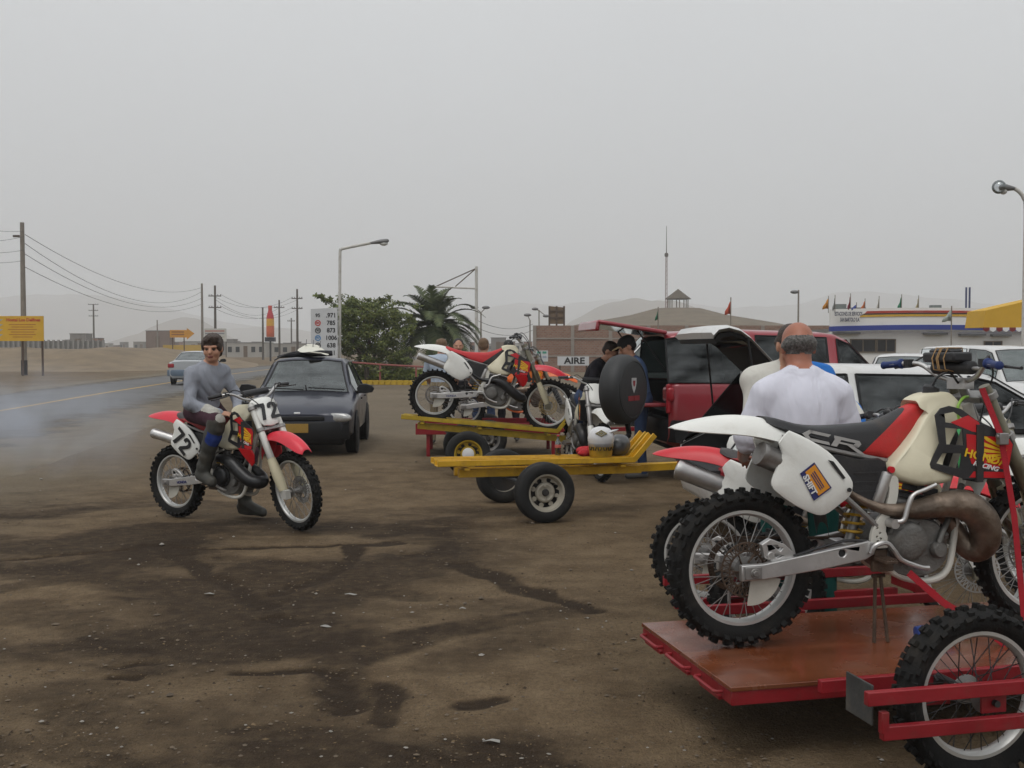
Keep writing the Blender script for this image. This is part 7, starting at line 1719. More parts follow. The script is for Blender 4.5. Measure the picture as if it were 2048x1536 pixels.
for k in range(16):
    p0 = at(668 + 12 * k, 700, 46.2 - .05 * k); b = MB(); b.box((0, 0, .09), (.245, .18, .20)); o = b.build('kerb_stone', mat('yellow kerb paint', (.46, .30, .02), .8, 0, .2, 3, .1, 30, .3, 4) , None, 30, .02); o.location = (p0.x, p0.y, 0); tag(o, NTH[k] + ' yellow painted kerb stone from the price sign, below the weeds', 'kerb stone', 'yellow kerb stones')
rl = empty('barrier_rail', at(690, 770, 45.8)); rl.location.z = 0; rx_ = rl.location.x; tag(rl, 'faded red pipe rail on posts in front of the tree', 'railing')
b = MB(); b.tube([(at(u, 700, 45.8).x - rx_, 0, zat(v, 45.8)) for u, v in ((682, 723), (760, 729), (850, 734), (960, 738))], .04, 8); b.build('rail', mat('faded red pipe', (.26, .08, .07), .7, 0, .2, 3), rl)
for u in (690, 760, 832, 900, 955): b = MB(); b.cyl((at(u, 700, 45.8).x - rx_, 0, 0), (at(u, 700, 45.8).x - rx_, 0, zat(728 + (u - 690) * .04, 45.8)), .04, n=8); b.build('post', mat('faded red pipe', (.26, .08, .07), .7), rl)

# ------------------------------------------------------------------ bank, walls and buildings
def bank():
    us = np.linspace(-330, 520, 70); rows = np.linspace(0, 1, 16); vs = []; fs = []
    for i, t in enumerate(rows):
        for j, u in enumerate(us):
            Y = 70 + 32 * t + 10 * max(0, (u - 200) / 320); x = at(u, 700, Y).x
            hgt = 1.62 * np.clip((520 - u) / 200, 0, 1) ** .8 * (1 if u > 0 else 1)
            prof = np.clip(t / .38, 0, 1) ** 1.3 if t < .7 else np.clip((1 - t) / .3, 0, 1)
            n_ = fbm(np.array(x), np.array(Y), 5, 4, 9)
            vs.append((x, Y, -.05 + hgt * prof * (.72 + .5 * float(n_)) * (1 if 0 < i < 15 else 0)))
    k = len(us)
    for i in range(15):
        for j in range(k - 1): fs.append((i * k + j, i * k + j + 1, (i + 1) * k + j + 1, (i + 1) * k + j))
    b = MB(); b.add(vs, fs); structure(b.build('terrain_bank', mat('sandy bank', (.185, .14, .09), 1, 0, .22, .6, .9, 3, .35, 1.0, (.10, .075, .048)), None, 180, fix=False), 'sandy dirt bank across the road')
bank()
GREYWALL = mat('grey block wall', (.17, .165, .155), .95, 0, .2, .6, .2, 12)
fw_ = empty('block_wall', at(120, 695, 112)); fw_.location.z = 0; fx_ = fw_.location.x; tag(fw_, 'grey block wall with pillars on top of the dirt bank', 'wall')
zw0, zw1 = 0, zat(682, 112); b = MB(); xa, xb_ = at(-120, 700, 112).x - fx_, at(208, 700, 112).x - fx_; b.box(((xa + xb_) / 2, 0, zw1 / 2), (xb_ - xa, .2, zw1)); b.build('wall_panel', GREYWALL, fw_, 0)
for k in range(34): b = MB(); b.box((xa + (xb_ - xa) * k / 33, -.14, zw1 / 2 + .06), (.22, .14, zw1 + .12)); b.build('pillar', mat('pale pillar', (.26, .25, .235), .95), fw_, 0)
WINDARK = mat('dark window', (.02, .022, .025), .2, 0, .2, 4); HOUSEC = [mat('house wall %d' % i, c, .95, 0, .15, .5, .1, 10, .2, .6) for i, c in enumerate(((.20, .185, .17), (.24, .13, .09), (.30, .28, .25), (.17, .12, .095), (.36, .34, .31), (.22, .20, .17)))]
def house(label, u0, u1, v_top, Y, wallm, group=None, cat='house', name='house', depth=None, wins=None, roof_lip=True, base_z=0.0):
    x0, x1 = at(u0, 700, Y).x, at(u1, 700, Y).x; z1 = zat(v_top, Y); w = x1 - x0; d = depth or max(3, w * .6); t = empty(name, ((x0 + x1) / 2, Y, 0)); tag(t, label, cat, group)
    b = MB(); b.box((0, d / 2, z1 / 2), (w, d, z1)); b.build('wall', wallm, t, 0)
    if roof_lip: b = MB(); b.box((0, d / 2, z1 + .06), (w + .15, d + .15, .12)); b.build('roof', mat('flat roof grey', (.2, .19, .18), .95), t, 0)
    n = wins if wins is not None else max(1, int(w / 2.6))
    fl = max(1, int(z1 / 2.6)); hf = z1 / fl
    for f in range(fl):
        for k in range(n):
            x = -w / 2 + w * (k + .5) / n
            if f == 0 and k == n // 2: b = MB(); b.box((x, -.03, hf * .4), (min(.9, w / n * .5), .06, hf * .78)); b.build('door', mat('house door', (.12, .08, .05), .8), t, 0)
            else: b = MB(); b.box((x, -.03, f * hf + hf * .55), (min(1.1, w / n * .5), .06, hf * .38)); b.build('window', WINDARK, t, 0)
    return t
house('grey unfinished two storey house far off above the dirt bank', 140, 172, 668, 190, HOUSEC[0]); house('small brick rooftop house beside the unfinished grey house', 160, 196, 677, 200, HOUSEC[1]); house('square brick building far off between pole and arrow sign', 292, 340, 662, 210, HOUSEC[3])
yw = house('low yellow painted wall with blue panels beyond the bank', 326, 412, 690, 150, mat('yellow wall paint', (.46, .30, .06), .9, 0, .15, .5, 0, 10, .3, .6), None, 'wall', 'painted_wall', .4, 0, False)
for k in range(6): b = MB(); b.box((at(334 + 13 * k, 700, 150).x - yw.location.x, -.02, .55), (.55, .04, .8)); b.build('blue_panel', mat('blue grey panel', (.22, .26, .34), .9), yw, 0)
house('long white shed beyond the road bend', 452, 530, 686, 175, HOUSEC[4], None, 'shed', 'shed', 6, 5); house('low white shed behind the bottle shaped sign', 545, 612, 688, 190, HOUSEC[2], None, 'shed', 'shed', 6, 4)
g = random.Random(33); cnt = {}; HN = ('grey', 'brick red', 'pale', 'dark brown', 'off-white', 'drab')
for k in range(40):
    far = k >= 33; u = (-60 + 21.5 * k + g.uniform(-5, 5)) if not far else 940 + 18 * (k - 33); Y = g.uniform(215, 400); w = g.uniform(15, 36) * 230 / Y; v = 695 - g.uniform(4, 15) * 230 / Y; ci = g.randrange(6); key = (ci, far); cnt[key] = cnt.get(key, 0) + 1
    house('%s %s house from the left in the hazy settlement %s' % (NTH[cnt[key] - 1], HN[ci], 'beyond the road' if not far else 'by the brick wall'), u, u + w, v - 1.5, Y, HOUSEC[ci], 'houses of the far settlement', wins=2)
house('pale two storey house far off right of the gantry post', 982, 1012, 676, 200, HOUSEC[0]); house('low brick house left of the brown billboard', 1000, 1030, 684, 185, HOUSEC[3])

# brick compound wall
def brick_mat():
    m = mat('red brick wall', (.2, .1, .07), .95, 0, .1, 1.0); nt = m.node_tree; n = nt.nodes; l = nt.links; bsd = n['Principled BSDF']
    tc = next(x for x in n if x.type == 'TEX_COORD'); mp = n.new('ShaderNodeMapping'); mp.inputs['Rotation'].default_value = (R(90), 0, 0); l.new(tc.outputs['Object'], mp.inputs[0])
    br = n.new('ShaderNodeTexBrick'); br.inputs['Scale'].default_value = 2.2; br.inputs['Color1'].default_value = (.21, .105, .07, 1); br.inputs['Color2'].default_value = (.26, .15, .105, 1); br.inputs['Mortar'].default_value = (.22, .19, .16, 1); br.inputs['Mortar Size'].default_value = .03
    l.new(mp.outputs[0], br.inputs['Vector']); vm = next(x for x in n if x.type == 'VECT_MATH'); l.new(br.outputs['Color'], vm.inputs[0]); return m
BRICK = brick_mat(); YK = 70; kw = empty('brick_wall', (at(1066, 700, YK).x, YK, 0)); kx = kw.location.x; tag(kw, 'long red brick compound wall with concrete tie beams', 'wall')
zk1 = zat(651, YK); xe = at(1680, 700, YK).x - kx
b = MB(); b.box((xe / 2, .1, zk1 / 2), (xe, .2, zk1)); b.build('brick_panel', BRICK, kw, 0)
for f in (.34, .72): b = MB(); b.box((xe / 2, -.02, zk1 * f), (xe, .05, .10)); b.build('tie_beam', mat('concrete beam', (.27, .24, .21), .95, 0, .15, 1), kw, 0)
for k in range(9): b = MB(); b.box((.1 + (xe - .2) * k / 8, -.03, zk1 / 2), (.22, .06, zk1)); b.build('concrete_post', mat('concrete beam', (.27, .24, .21), .95), kw, 0)
# AIRE board and green notice
ai = empty('air_sign', at(1147, 735, 44)); ai.location.z = 0; tag(ai, 'white board reading AIRE on short legs before the brick wall', 'sign'); axx = ai.location.x
q = lambda u, v: (at(u, 700, 44).x - axx, zat(v, 44))
b = MB(); b.plate([q(1115, 713), q(1178, 713), q(1178, 731), q(1115, 731)], (), 0, .04); bd = b.build('board', PB, ai, 0); text('AIRE', .36, FM(*q(1149, 722), -.004), BLACKD, 'lettering', bd, .012, .002, 1.15)
for u in (1120, 1173): b = MB(); b.box((q(u, 0)[0], .05, q(0, 725)[1] / 2), (.06, .05, q(0, 725)[1])); b.build('leg', RUST, ai, 0)
nb = empty('notice_board', at(1084, 735, 60)); nb.location.z = 0; tag(nb, 'small white notice with green and blue print by the brick wall', 'sign'); nx = nb.location.x
q = lambda u, v: (at(u, 700, 60).x - nx, zat(v, 60)); b = MB(); b.plate([q(1072, 701), q(1096, 701), q(1096, 723), q(1072, 723)], (), 0, .04); bd = b.build('board', PB, nb, 0)
for (u, v, c) in ((1078, 705, (.06, .28, .2)), (1089, 705, (.06, .28, .2)), (1078, 714, (.3, .34, .42)), (1089, 714, (.3, .34, .42))): b = MB(); p = q(u, v); b.box((p[0], -.004, p[1]), (.22, .006, .12)); b.build('print_block', mat('print %.2f' % c[0], c, .7), bd, 0)
b = MB(); b.box((0, .05, .5), (.07, .06, 1.0)); b.build('post', RUST, nb, 0)
# billboard back
bb = empty('billboard', at(1113, 700, 88)); bb.location.z = 0; tag(bb, 'brown back of a billboard standing above the brick wall', 'billboard'); bx_ = bb.location.x
q = lambda u, v: (at(u, 700, 88).x - bx_, zat(v, 88)); BR = mat('brown billboard back', (.16, .105, .06), .9, 0, .2, 1)
b = MB(); b.plate([q(1098, 612), q(1129, 615), q(1128, 648), q(1098, 648)], (), 0, .08); b.build('panel', BR, bb, 0)
for u in (1098.5, 1113, 1128): b = MB(); b.box((q(u, 0)[0], -.06, q(0, 630)[1] / 2 + .36), (.14, .1, q(0, 630)[1] + .72)); b.build('upright', RUST, bb, 0)
for v in (622, 635): b = MB(); b.box((q(1113, 0)[0], -.06, q(0, v)[1]), (1.2, .08, .09)); b.build('cross_bar', RUST, bb, 0)
# great conical roof with lantern
THATCH = mat('grey brown reed roof', (.155, .128, .095), 1, 0, .15, .8, .4, 8, .2, .5); YH = 100; hc = at(1402, 700, YH); ht = empty('thatched_hall', (hc.x, YH + 14, 0)); tag(ht, 'large round hall with conical reed roof and small lantern on top', 'hall')
RH = 15.2; za = zat(606, YH); zr_ = 3.0
b = MB(); b.lathe([(RH, zr_), (RH * .66, zr_ + (za - zr_) * .42), (RH * .33, zr_ + (za - zr_) * .74), (2.4, za), (.1, za + .1)], None, 20); b.build('roof', THATCH, ht, 10, fix=False)
b = MB(); b.lathe([(RH - .6, 0), (RH - .6, zr_ + .15)], None, 20); b.build('wall', HOUSEC[1], ht, 10, fix=False)
zl = zat(591, YH); ztp = zat(571, YH) + .15
for k in range(8): b = MB(); a = k * math.pi / 4; b.cyl((1.05 * math.cos(a), 1.05 * math.sin(a), za), (1.05 * math.cos(a), 1.05 * math.sin(a), zl + .35), .05, n=6); b.build('lantern_post', POLEM, ht)
b = MB(); b.lathe([(1.38, zl + .28), (1.36, zl + .34), (.02, ztp + .28)], None, 8); b.build('lantern_roof', mat('dark reed cap', (.11, .095, .075), 1, 0, .2, 2), ht, 10, fix=False)
# ------------------------------------------------------------------ service station building
YF = 52; STW = mat('white station render', (.74, .73, .70), .85, 0, .05, .5, .05, 20, .12, .7, (.4, .37, .32)); sx0 = at(1648, 700, YF).x; sx1 = at(2330, 700, YF).x; SB = empty('service_station', (sx0, YF, 0)); tag(SB, 'white service station building with blue band and red and yellow stripes', 'building')
wS = sx1 - sx0; b = MB(); b.box((wS / 2, 2.85, zat(664, YF) / 2), (wS - .4, 7, zat(664, YF))); b.build('wall', STW, SB, 0)
def fascia(v0, v1, dy, material, name, parent, x0=0, x1=None, cut=0.0, t=.16):
    x1 = x1 or wS; n_ = 26; vs = []; fs = []
    for k in range(n_ + 1):
        for zz, c_ in ((v1, 0), (v0, cut)):
            x = x0 + (x1 - x0) * k / n_ + c_ * (1 - k / n_); f = (x - wS * .28) / (wS * .5); y = -1.1 + .35 * min(1.3, f * f) + dy; z = zat(zz, YF) + .12 * (1 - min(1.4, f * f) * 2)
            vs += [(x, y, z), (x, y + t, z)]
    for k in range(n_):
        a = 4 * k; fs += [(a, a + 4, a + 6, a + 2), (a + 1, a + 3, a + 7, a + 5), (a + 2, a + 6, a + 7, a + 3), (a, a + 1, a + 5, a + 4)]
    fs += [(0, 2, 3, 1), (4 * n_, 4 * n_ + 1, 4 * n_ + 3, 4 * n_ + 2)]
    b = MB(); b.add(vs, fs); return b.build(name, material, parent, 40)
fa = fascia(622, 656, 0, STW, 'fascia', SB); fascia(655.5, 665, -.06, mat('blue band paint', (.03, .05, .26), .7, 0, .1, .6), 'blue_band', fa, t=.3)
xs_ = at(1704, 700, YF).x - sx0
fascia(627.5, 632, -.03, mat('red stripe paint', (.38, .05, .03), .8, 0, .15, .6, 0, 10, .35, .9, (.5, .45, .4)), 'red_stripe', fa, xs_ + .25, None, .1, t=.1); fascia(632.3, 634.4, -.035, mat('dark stripe paint', (.05, .04, .04), .8), 'dark_stripe', fa, xs_ + .12, None, .1, t=.1); fascia(634.8, 639, -.03, mat('yellow stripe paint', (.55, .33, .04), .8), 'yellow_stripe', fa, xs_, None, .1, t=.1)
yfa = -1.1 + .35 * (((at(1680, 700, YF).x - sx0) - wS * .28) / (wS * .5)) ** 2
text('ESTACIONES DE SERVICIOS', .25, frame_of((at(1681, 700, YF).x - sx0 - .02, yfa - .22, zat(629.5, YF)), (1, -.04, 0), (-.04, -1, 0)), mat('navy sign paint', (.02, .025, .06), .7), 'lettering', fa, .007, .004, .42)
text('SAN BARTOLO S.A.', .25, frame_of((at(1683, 700, YF).x - sx0, yfa - .22, zat(641, YF)), (1, -.04, 0), (-.04, -1, 0)), MATS['navy sign paint'], 'lettering', fa, .007, .004, .42)
b = MB(); b.box((wS / 2, 3.4, zat(661, YF)), (wS - .2, 6.6, .14)); b.build('roof', mat('flat roof grey', (.2, .19, .18), .95), SB, 0)
for (u0, u1, v0, v1) in ((1692, 1741, 679, 704), (1744, 1780, 679, 704), (1956, 1990, 683, 698), (2060, 2110, 679, 700)):
    xa, xb_ = at(u0, 700, YF).x - sx0, at(u1, 700, YF).x - sx0; za_, zb_ = zat(v1, YF), zat(v0, YF); b = MB(); b.box(((xa + xb_) / 2, -.66, (za_ + zb_) / 2), (xb_ - xa, .06, zb_ - za_)); wn_ = b.build('window', WINDARK, SB, 0)
    b = MB()
    for x in (xa, (xa + xb_) / 2, xb_): b.box((x, -.70, (za_ + zb_) / 2), (.05, .05, zb_ - za_ + .05))
    for z in (za_, zb_): b.box(((xa + xb_) / 2, -.695, z), (xb_ - xa, .05, .05))
    b.build('window_frame', mat('brown window frame', (.14, .11, .08), .7), wn_, 0)
for (u0, u1, v) in ((1658, 1708, 667), (1835, 1880, 668), (1905, 1955, 670), (1968, 2005, 671)):
    xa, xb_ = at(u0, 700, YF).x - sx0, at(u1, 700, YF).x - sx0; b = MB(); b.box(((xa + xb_) / 2, -.80, zat(v, YF)), (xb_ - xa, .3, .09)); b.build('light_fitting', mat('grey lamp housing', (.16, .16, .16), .5), SB, 0)
for u in (1957, 1964): b = MB(); b.cyl((at(u, 700, YF).x - sx0, 1.5, zat(640, YF)), (at(u, 700, YF).x - sx0, 1.5, zat(571, YF)), .05, n=8); b.build('vent_pipe', mat('navy pipe', (.06, .07, .14), .6), SB)
for (u0, u1, v0, v1) in ((1735, 1765, 613, 622), (1800, 1832, 616, 624)):
    xa, xb_ = at(u0, 700, YF).x - sx0, at(u1, 700, YF).x - sx0; b = MB(); b.box(((xa + xb_) / 2, 3.0, zat(v1, YF) + .1), (xb_ - xa, 1.0, zat(v0, YF) - zat(v1, YF) + .1)); b.build('roof_unit', mat('dark roof unit', (.10, .095, .09), .9), SB, 0)
for u, v in ((1675, 614), (1863, 616)):
    x = at(u, 700, YF).x - sx0; b = MB(); b.box((x, -.4, zat(v, YF)), (.48, .3, .24)); b.cyl((x, -.4, zat(v, YF)), (x, -.4, zat(v, YF) - .4), .03, n=6); b.build('floodlight', mat('floodlight grey', (.17, .19, .18), .5), SB, 0)
def flag(label, u, v_top, v_bot, Y, col, w, foot_v=None):
    p = at(u, 700, Y); root = empty('flag', (p.x, Y, zat(foot_v, Y) if foot_v else 0)); tag(root, label, 'flag', 'pennants on the forecourt'); oz = root.location.z
    zt_, zb2 = zat(v_top, Y) - oz, zat(v_bot, Y) - oz; b = MB(); b.cyl((0, 0, 0), (0, 0, zt_ + .1), .018, n=5); b.build('staff', POLEM, root)
    b = MB(); ww = w / 2160 * Y; n_ = 5; vs = []; fs = []
    for k in range(n_ + 1):
        t = k / n_; yy = .05 * math.sin(t * 7); vs += [(ww * t * .9, yy, zt_ - (zt_ - zb2) * .75 * t), (ww * t, yy, zb2 + .02 * math.sin(t * 5))]
    for k in range(n_): fs.append((2 * k, 2 * k + 1, 2 * k + 3, 2 * k + 2))
    b.add(vs, fs); o = b.build('pennant', mat('flag %.2f %.2f %.2f' % col, col, .9), root, 60); m_ = o.modifiers.new('thickness', 'SOLIDIFY'); m_.thickness = .006
for nm, u, v0, v1, c, w in (('orange and yellow', 1656, 596, 618, (.55, .24, .04), -12), ('grey', 1669, 594, 620, (.3, .32, .32), -5), ('dark red', 1700, 591, 619, (.25, .03, .05), -6), ('blue', 1712, 609, 620, (.06, .09, .3), -13), ('orange', 1729, 601, 619, (.55, .16, .05), -8), ('white', 1757, 596, 618, (.55, .53, .48), -5), ('green', 1802, 593, 618, (.05, .22, .13), -8), ('khaki', 1836, 595, 620, (.42, .36, .22), -6)):
    flag('small %s pennant on the station roof edge' % nm, u, v0, v1, YF - 1.0, c, w, 626)
flag('orange pennant above the red four wheel drive', 1461, 601, 629, 34, (.52, .10, .06), -12); flag('dark green pennant left of the raised tailgates', 1316, 620, 640, 36, (.03, .16, .09), -6); flag('pale grey flag on a tall thin staff before the station', 1902, 619, 643, 30, (.36, .40, .36), -18)
# yellow awning at the right edge
YY = 40; aw = empty('awning', (at(1968, 700, YY).x, YY, 0)); awx = aw.location.x; tag(aw, 'yellow canvas awning with scalloped hem at the right edge', 'awning')
q = lambda u, v: (at(u, 700, YY).x - awx, zat(v, YY)); AWY = mat('yellow awning canvas', (.58, .34, .03), .8, 0, .06, 2, .1, 10)
b = MB(); b.plate([q(1970, 621), q(2048, 603), q(2200, 570), q(2200, 655), q(1965, 655)], (), 0, 1.6); b.build('canvas', AWY, aw, 20)
n_ = 18
for k in range(n_):
    a = 1965 + 235 * k / n_; c = 1965 + 235 * (k + 1) / n_; b = MB(); b.plate([q(a, 655), q(c, 655), q(c, 660), q((a + c) / 2, 664), q(a, 660)], (), -.03, .02); b.build('hem_scallop', WHITED if k % 2 else mat('dark red canvas', (.18, .02, .02), .8), aw, 0)
for u in (2100, 2190): b = MB(); b.cyl((q(u, 0)[0], .8, 0), (q(u, 0)[0], .8, zat(655, YY)), .06, n=8); b.build('post', WHITEPOST, aw)
street_lamp('white lamp post with globe lamp at the right edge', 2046, 30, [(2046, 780), (2047, 560), (2047, 420), (2043, 397), (2034, 384), (2024, 377)], .055, (1986, 374), .42)
b = MB(); c = at(1998, 374, 30); b.ell((c.x, c.y, c.z), (.19, .19, .19)); o = b.build('globe_shade', glass_mat('clear globe', (.85, .87, .88), .12), None, 60); tag(o, 'clear round globe at the end of the right lamp arm', 'lamp globe')
# ------------------------------------------------------------------ small things on the empty yellow trailer
HWHITE = mat('helmet white', (.62, .62, .63), .25, 0, .05, 6, coat=.4); HGOLD = mat('helmet gold', (.42, .26, .03), .35, .3, .2, 8); HSIL = mat('helmet silver', (.42, .42, .43), .3, .6, .1, 9)
hm = empty('helmet'); hm.matrix_world = M1 @ Matrix.Translation((.70, -.27, .043)) @ Matrix.Rotation(R(-20), 4, 'Z') @ Matrix.Diagonal((.9, .95, 1.0, 1)); tag(hm, 'white and gold off-road helmet with diamond emblem on the yellow trailer', 'helmet')
def eggs(prof, sx, sy, n=28): return [[(sx * r * math.cos(a), sy * r * math.sin(a), z) for a in np.linspace(0, 2 * math.pi, n, endpoint=False)] for r, z in prof]
b = MB(); b.loft(eggs([(.118, .12), (.130, .15), (.132, .18), (.126, .215), (.108, .25), (.078, .275), (.035, .288), (.005, .29)], 1.08, .92)); b.build('shell', HWHITE, hm, 60)
b = MB(); b.loft(eggs([(.121, .098), (.1245, .103), (.1275, .13), (.127, .133)], 1.08, .92)); b.build('silver_band', HSIL, hm, 60)
b = MB(); b.loft(eggs([(.095, .0), (.108, .004), (.113, .03), (.118, .07), (.122, .10)], 1.08, .92)); b.build('gold_base', HGOLD, hm, 60)
b = MB()
for k in range(11):
    a = R(-90 - 62 + 124 * k / 10); r = .1235; c_ = Vector((r * 1.08 * math.cos(a), r * .92 * math.sin(a), .082)); b.box((0, 0, 0), (.010, .006, .034), Matrix.Translation(c_) @ Matrix.Rotation(a + math.pi / 2, 4, 'Z') @ Matrix.Rotation(R(25 if k % 2 else -20), 4, 'Y'))
b.build('band_pattern', BLACKD, hm, 0)['kind'] = 'stuff'
b = MB(); Md = Matrix.Translation((0, -.106, .228)) @ Matrix.Rotation(R(-28), 4, 'X'); b.plate([(-.062, 0), (0, .034), (.062, 0), (0, -.034)], [[(-.04, 0), (0, -.022), (.04, 0), (0, .022)]], -.012, .02, M=Md); b.plate([(-.024, 0), (0, .013), (.024, 0), (0, -.013)], (), -.012, .02, M=Md); b.build('diamond_emblem', mat('olive emblem', (.16, .13, .04), .5), hm, 0)
b = MB(); b.loft(eggs([(.10, .19), (.14, .20), (.14, .206), (.10, .212)], .9, .55)); b.v = [(x + .06, y, z + .03 + .25 * x) for x, y, z in b.v]; b.build('peak', HWHITE, hm, 40)
h2 = empty('helmet'); h2.matrix_world = M1 @ Matrix.Translation((.93, -.14, .13)) @ Matrix.Rotation(R(70), 4, 'X') @ Matrix.Rotation(R(35), 4, 'Z'); tag(h2, 'dark grey helmet lying on its side beside the white helmet', 'helmet')
b = MB(); b.loft(eggs([(.085, -.08), (.105, -.06), (.112, 0), (.108, .05), (.09, .09), (.055, .115), (.004, .125)], 1.1, .95)); b.build('shell', mat('helmet dark grey', (.06, .062, .065), .3, 0, .3, 9, coat=.4), h2, 60)
b = MB(); b.loft(eggs([(.113, -.015), (.1145, -.01), (.114, .02), (.1125, .025)], 1.1, .95)); b.build('stripe', mat('helmet pale grey', (.25, .25, .26), .35), h2, 60)
b = MB(); b.loft(eggs([(.075, -.10), (.108, -.08), (.109, -.055), (.10, -.05)], 1.12, .98)); b.build('yellow_rim', HGOLD, h2, 60)
S = SDF(.009); g = random.Random(5)
for k in range(16): S.ell((g.uniform(-.26, .26), g.uniform(-.08, .08), .03 + g.uniform(-.01, .03)), (g.uniform(.05, .11), g.uniform(.05, .09), g.uniform(.025, .045)), 0 if k % 4 else 1, .03)
S.warp = lambda X: .006 * np.sin(70 * X[:, 0] + 40 * X[:, 1] + 3 * np.sin(30 * X[:, 0]))
o = link('jacket', S.mesh('jacket', [cloth('red jacket cloth', (.42, .03, .035), .5, 20), cloth('dark red lining', (.16, .015, .02), .5, 20)])); o.matrix_world = M1 @ Matrix.Translation((.80, -.08, .045)) @ Matrix.Diagonal((.8, .9, .8, 1)); tag(o, 'crumpled red jacket lying under the helmets on the yellow trailer', 'jacket')
bo_ = empty('soda_bottle'); bo_.matrix_world = M1 @ Matrix.Translation((.34, -.06, .043)); tag(bo_, 'small glass soda bottle standing on the yellow trailer', 'bottle')
b = MB(); b.lathe([(.001, 0), (.028, .002), (.030, .02), (.026, .05), (.029, .08), (.030, .105), (.022, .13), (.013, .155), (.0115, .18), (.0125, .185), (.0115, .19)], None, 18); b.build('bottle_glass', glass_mat('bottle glass', (.55, .6, .55), .15), bo_, 60)
b = MB(); b.lathe([(.001, .004), (.025, .006), (.026, .02), (.023, .05), (.0255, .07), (.001, .07)], None, 16); b.build('drink', mat('brown drink', (.05, .018, .008), .2), bo_, 60)
b = MB(); b.lathe([(.0298, .075), (.0308, .08), (.0308, .10), (.0298, .105)], None, 18); b.build('label_band', mat('red white label', (.5, .12, .1), .5), bo_, 60)
b = MB(); b.cyl((0, 0, .186), (0, 0, .196), .0135, n=12); b.build('cap', REDP, bo_)
# odds and ends in the boot of the estate car
MD = Matrix.Translation(locD) @ Matrix.Rotation(R(hD), 4, 'Z')
jc = empty('water_jug'); jc.matrix_world = MD @ Matrix.Translation((-1.80, -.45, .62)); tag(jc, 'white plastic jug standing in the boot of the white estate car', 'jug')
b = MB(); b.loft(eggs([(.07, 0), (.085, .01), (.088, .18), (.07, .24), (.03, .27)], 1.2, .9)); b.build('jug_body', WHITEP, jc, 50)
b = MB(); b.cyl((0, 0, .265), (0, 0, .30), .025, n=12); b.build('cap', BLUEGRIP, jc)
# litter on the dirt
LIT = mat('pale litter', (.30, .29, .265), .8, 0, .15, 20)
for k, (u, v, s, lab) in enumerate(((700, 1192, .045, 'crumpled pale paper scrap on the dirt in front of the bike'), (985, 1487, .045, 'flat pale scrap near the bottom edge'), (650, 1256, .035, 'thin pale strip beside a dark tyre scrape'), (420, 1191, .04, 'pale torn scrap lying below the numbered bike'), (925, 1220, .03, 'small bright chip on the dirt left of the deck trailer'))):
    p = on_ground(u, v); b = MB(); g = random.Random(k); n_ = 7
    vs = [(s * (.6 + .5 * g.random()) * math.cos(6.28 * i / n_), s * .35 * (.6 + .5 * g.random()) * math.sin(6.28 * i / n_), .012 * g.random()) for i in range(n_)]; b.add(vs + [(0, 0, .014)], [(i, (i + 1) % n_, n_) for i in range(n_)])
    o = b.build('litter_scrap', LIT, None, 0, fix=False); o.location = (p.x, p.y, .006); m_ = o.modifiers.new('thickness', 'SOLIDIFY'); m_.thickness = .002; tag(o, lab, 'litter')

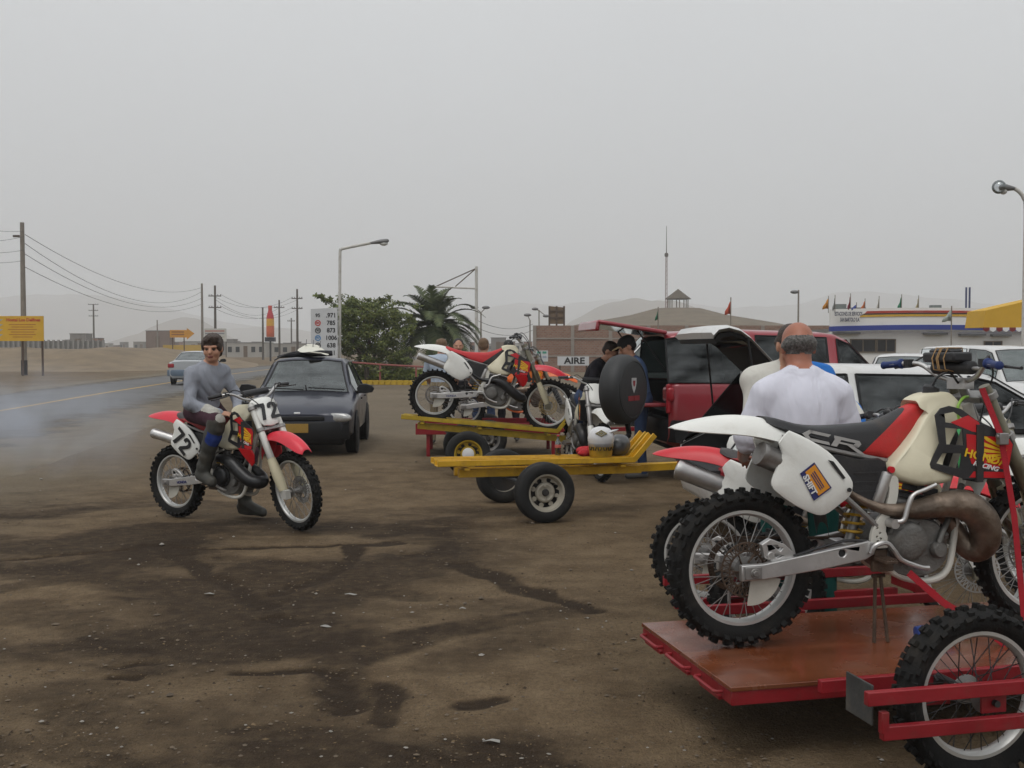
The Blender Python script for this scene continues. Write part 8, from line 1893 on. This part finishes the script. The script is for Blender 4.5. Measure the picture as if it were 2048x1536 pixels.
# ------------------------------------------------------------------ exhaust smoke and haze
b = MB(); b.ell((0, 0, 0), (1.7, .8, .62), n=24, m=14); sm_ = b.mesh('smoke', [])
m = bpy.data.materials.new('two-stroke smoke'); m.use_nodes = True; n = m.node_tree.nodes; l = m.node_tree.links; n.clear()
o_ = n.new('ShaderNodeOutputMaterial'); pv = n.new('ShaderNodeVolumePrincipled'); pv.inputs['Color'].default_value = (.82, .88, 1, 1); pv.inputs['Anisotropy'].default_value = .2
tc = n.new('ShaderNodeTexCoord'); mp = n.new('ShaderNodeMapping'); mp.inputs['Scale'].default_value = (1 / 1.7, 1 / .8, 1 / .62); ln = n.new('ShaderNodeVectorMath'); ln.operation = 'LENGTH'
nz = n.new('ShaderNodeTexNoise'); nz.inputs['Scale'].default_value = 1.6; nz.inputs['Detail'].default_value = 4; nz.inputs['Distortion'].default_value = .6
mr = n.new('ShaderNodeMapRange'); mr.inputs['From Min'].default_value = 1.0; mr.inputs['From Max'].default_value = .1; mr.inputs['To Min'].default_value = 0; mr.inputs['To Max'].default_value = 1
nr = n.new('ShaderNodeMapRange'); nr.inputs['From Min'].default_value = .38; nr.inputs['From Max'].default_value = .75
mu = n.new('ShaderNodeMath'); mu.operation = 'MULTIPLY'; mu2 = n.new('ShaderNodeMath'); mu2.operation = 'MULTIPLY'; mu2.inputs[1].default_value = 1.5
l.new(tc.outputs['Object'], mp.inputs[0]); l.new(mp.outputs[0], ln.inputs[0]); l.new(ln.outputs['Value'], mr.inputs['Value']); l.new(tc.outputs['Object'], nz.inputs['Vector']); l.new(nz.outputs['Fac'], nr.inputs['Value'])
l.new(mr.outputs[0], mu.inputs[0]); l.new(nr.outputs[0], mu.inputs[1]); l.new(mu.outputs[0], mu2.inputs[0]); l.new(mu2.outputs[0], pv.inputs['Density']); l.new(pv.outputs[0], o_.inputs['Volume'])
sm_.materials.append(m); so = link('smoke', sm_); so.location = (-4.75, 10.75, .88); so.rotation_euler = (0, R(6), R(-20)); tag(so, 'thin blue exhaust smoke drifting behind the numbered bike', 'smoke', kind='stuff')
b = MB(); b.box((0, 2450, 129), (8700, 5700, 262)); hz = b.mesh('haze', [], 0)
m = bpy.data.materials.new('coastal haze'); m.use_nodes = True; n = m.node_tree.nodes; l = m.node_tree.links; n.clear()
o_ = n.new('ShaderNodeOutputMaterial'); pv = n.new('ShaderNodeVolumePrincipled'); pv.inputs['Color'].default_value = (.96, .97, .98, 1); pv.inputs['Density'].default_value = .00075; l.new(pv.outputs[0], o_.inputs['Volume'])
hz.materials.append(m); ho = link('haze', hz); tag(ho, 'pale coastal haze lying over the whole landscape', 'haze', kind='stuff')
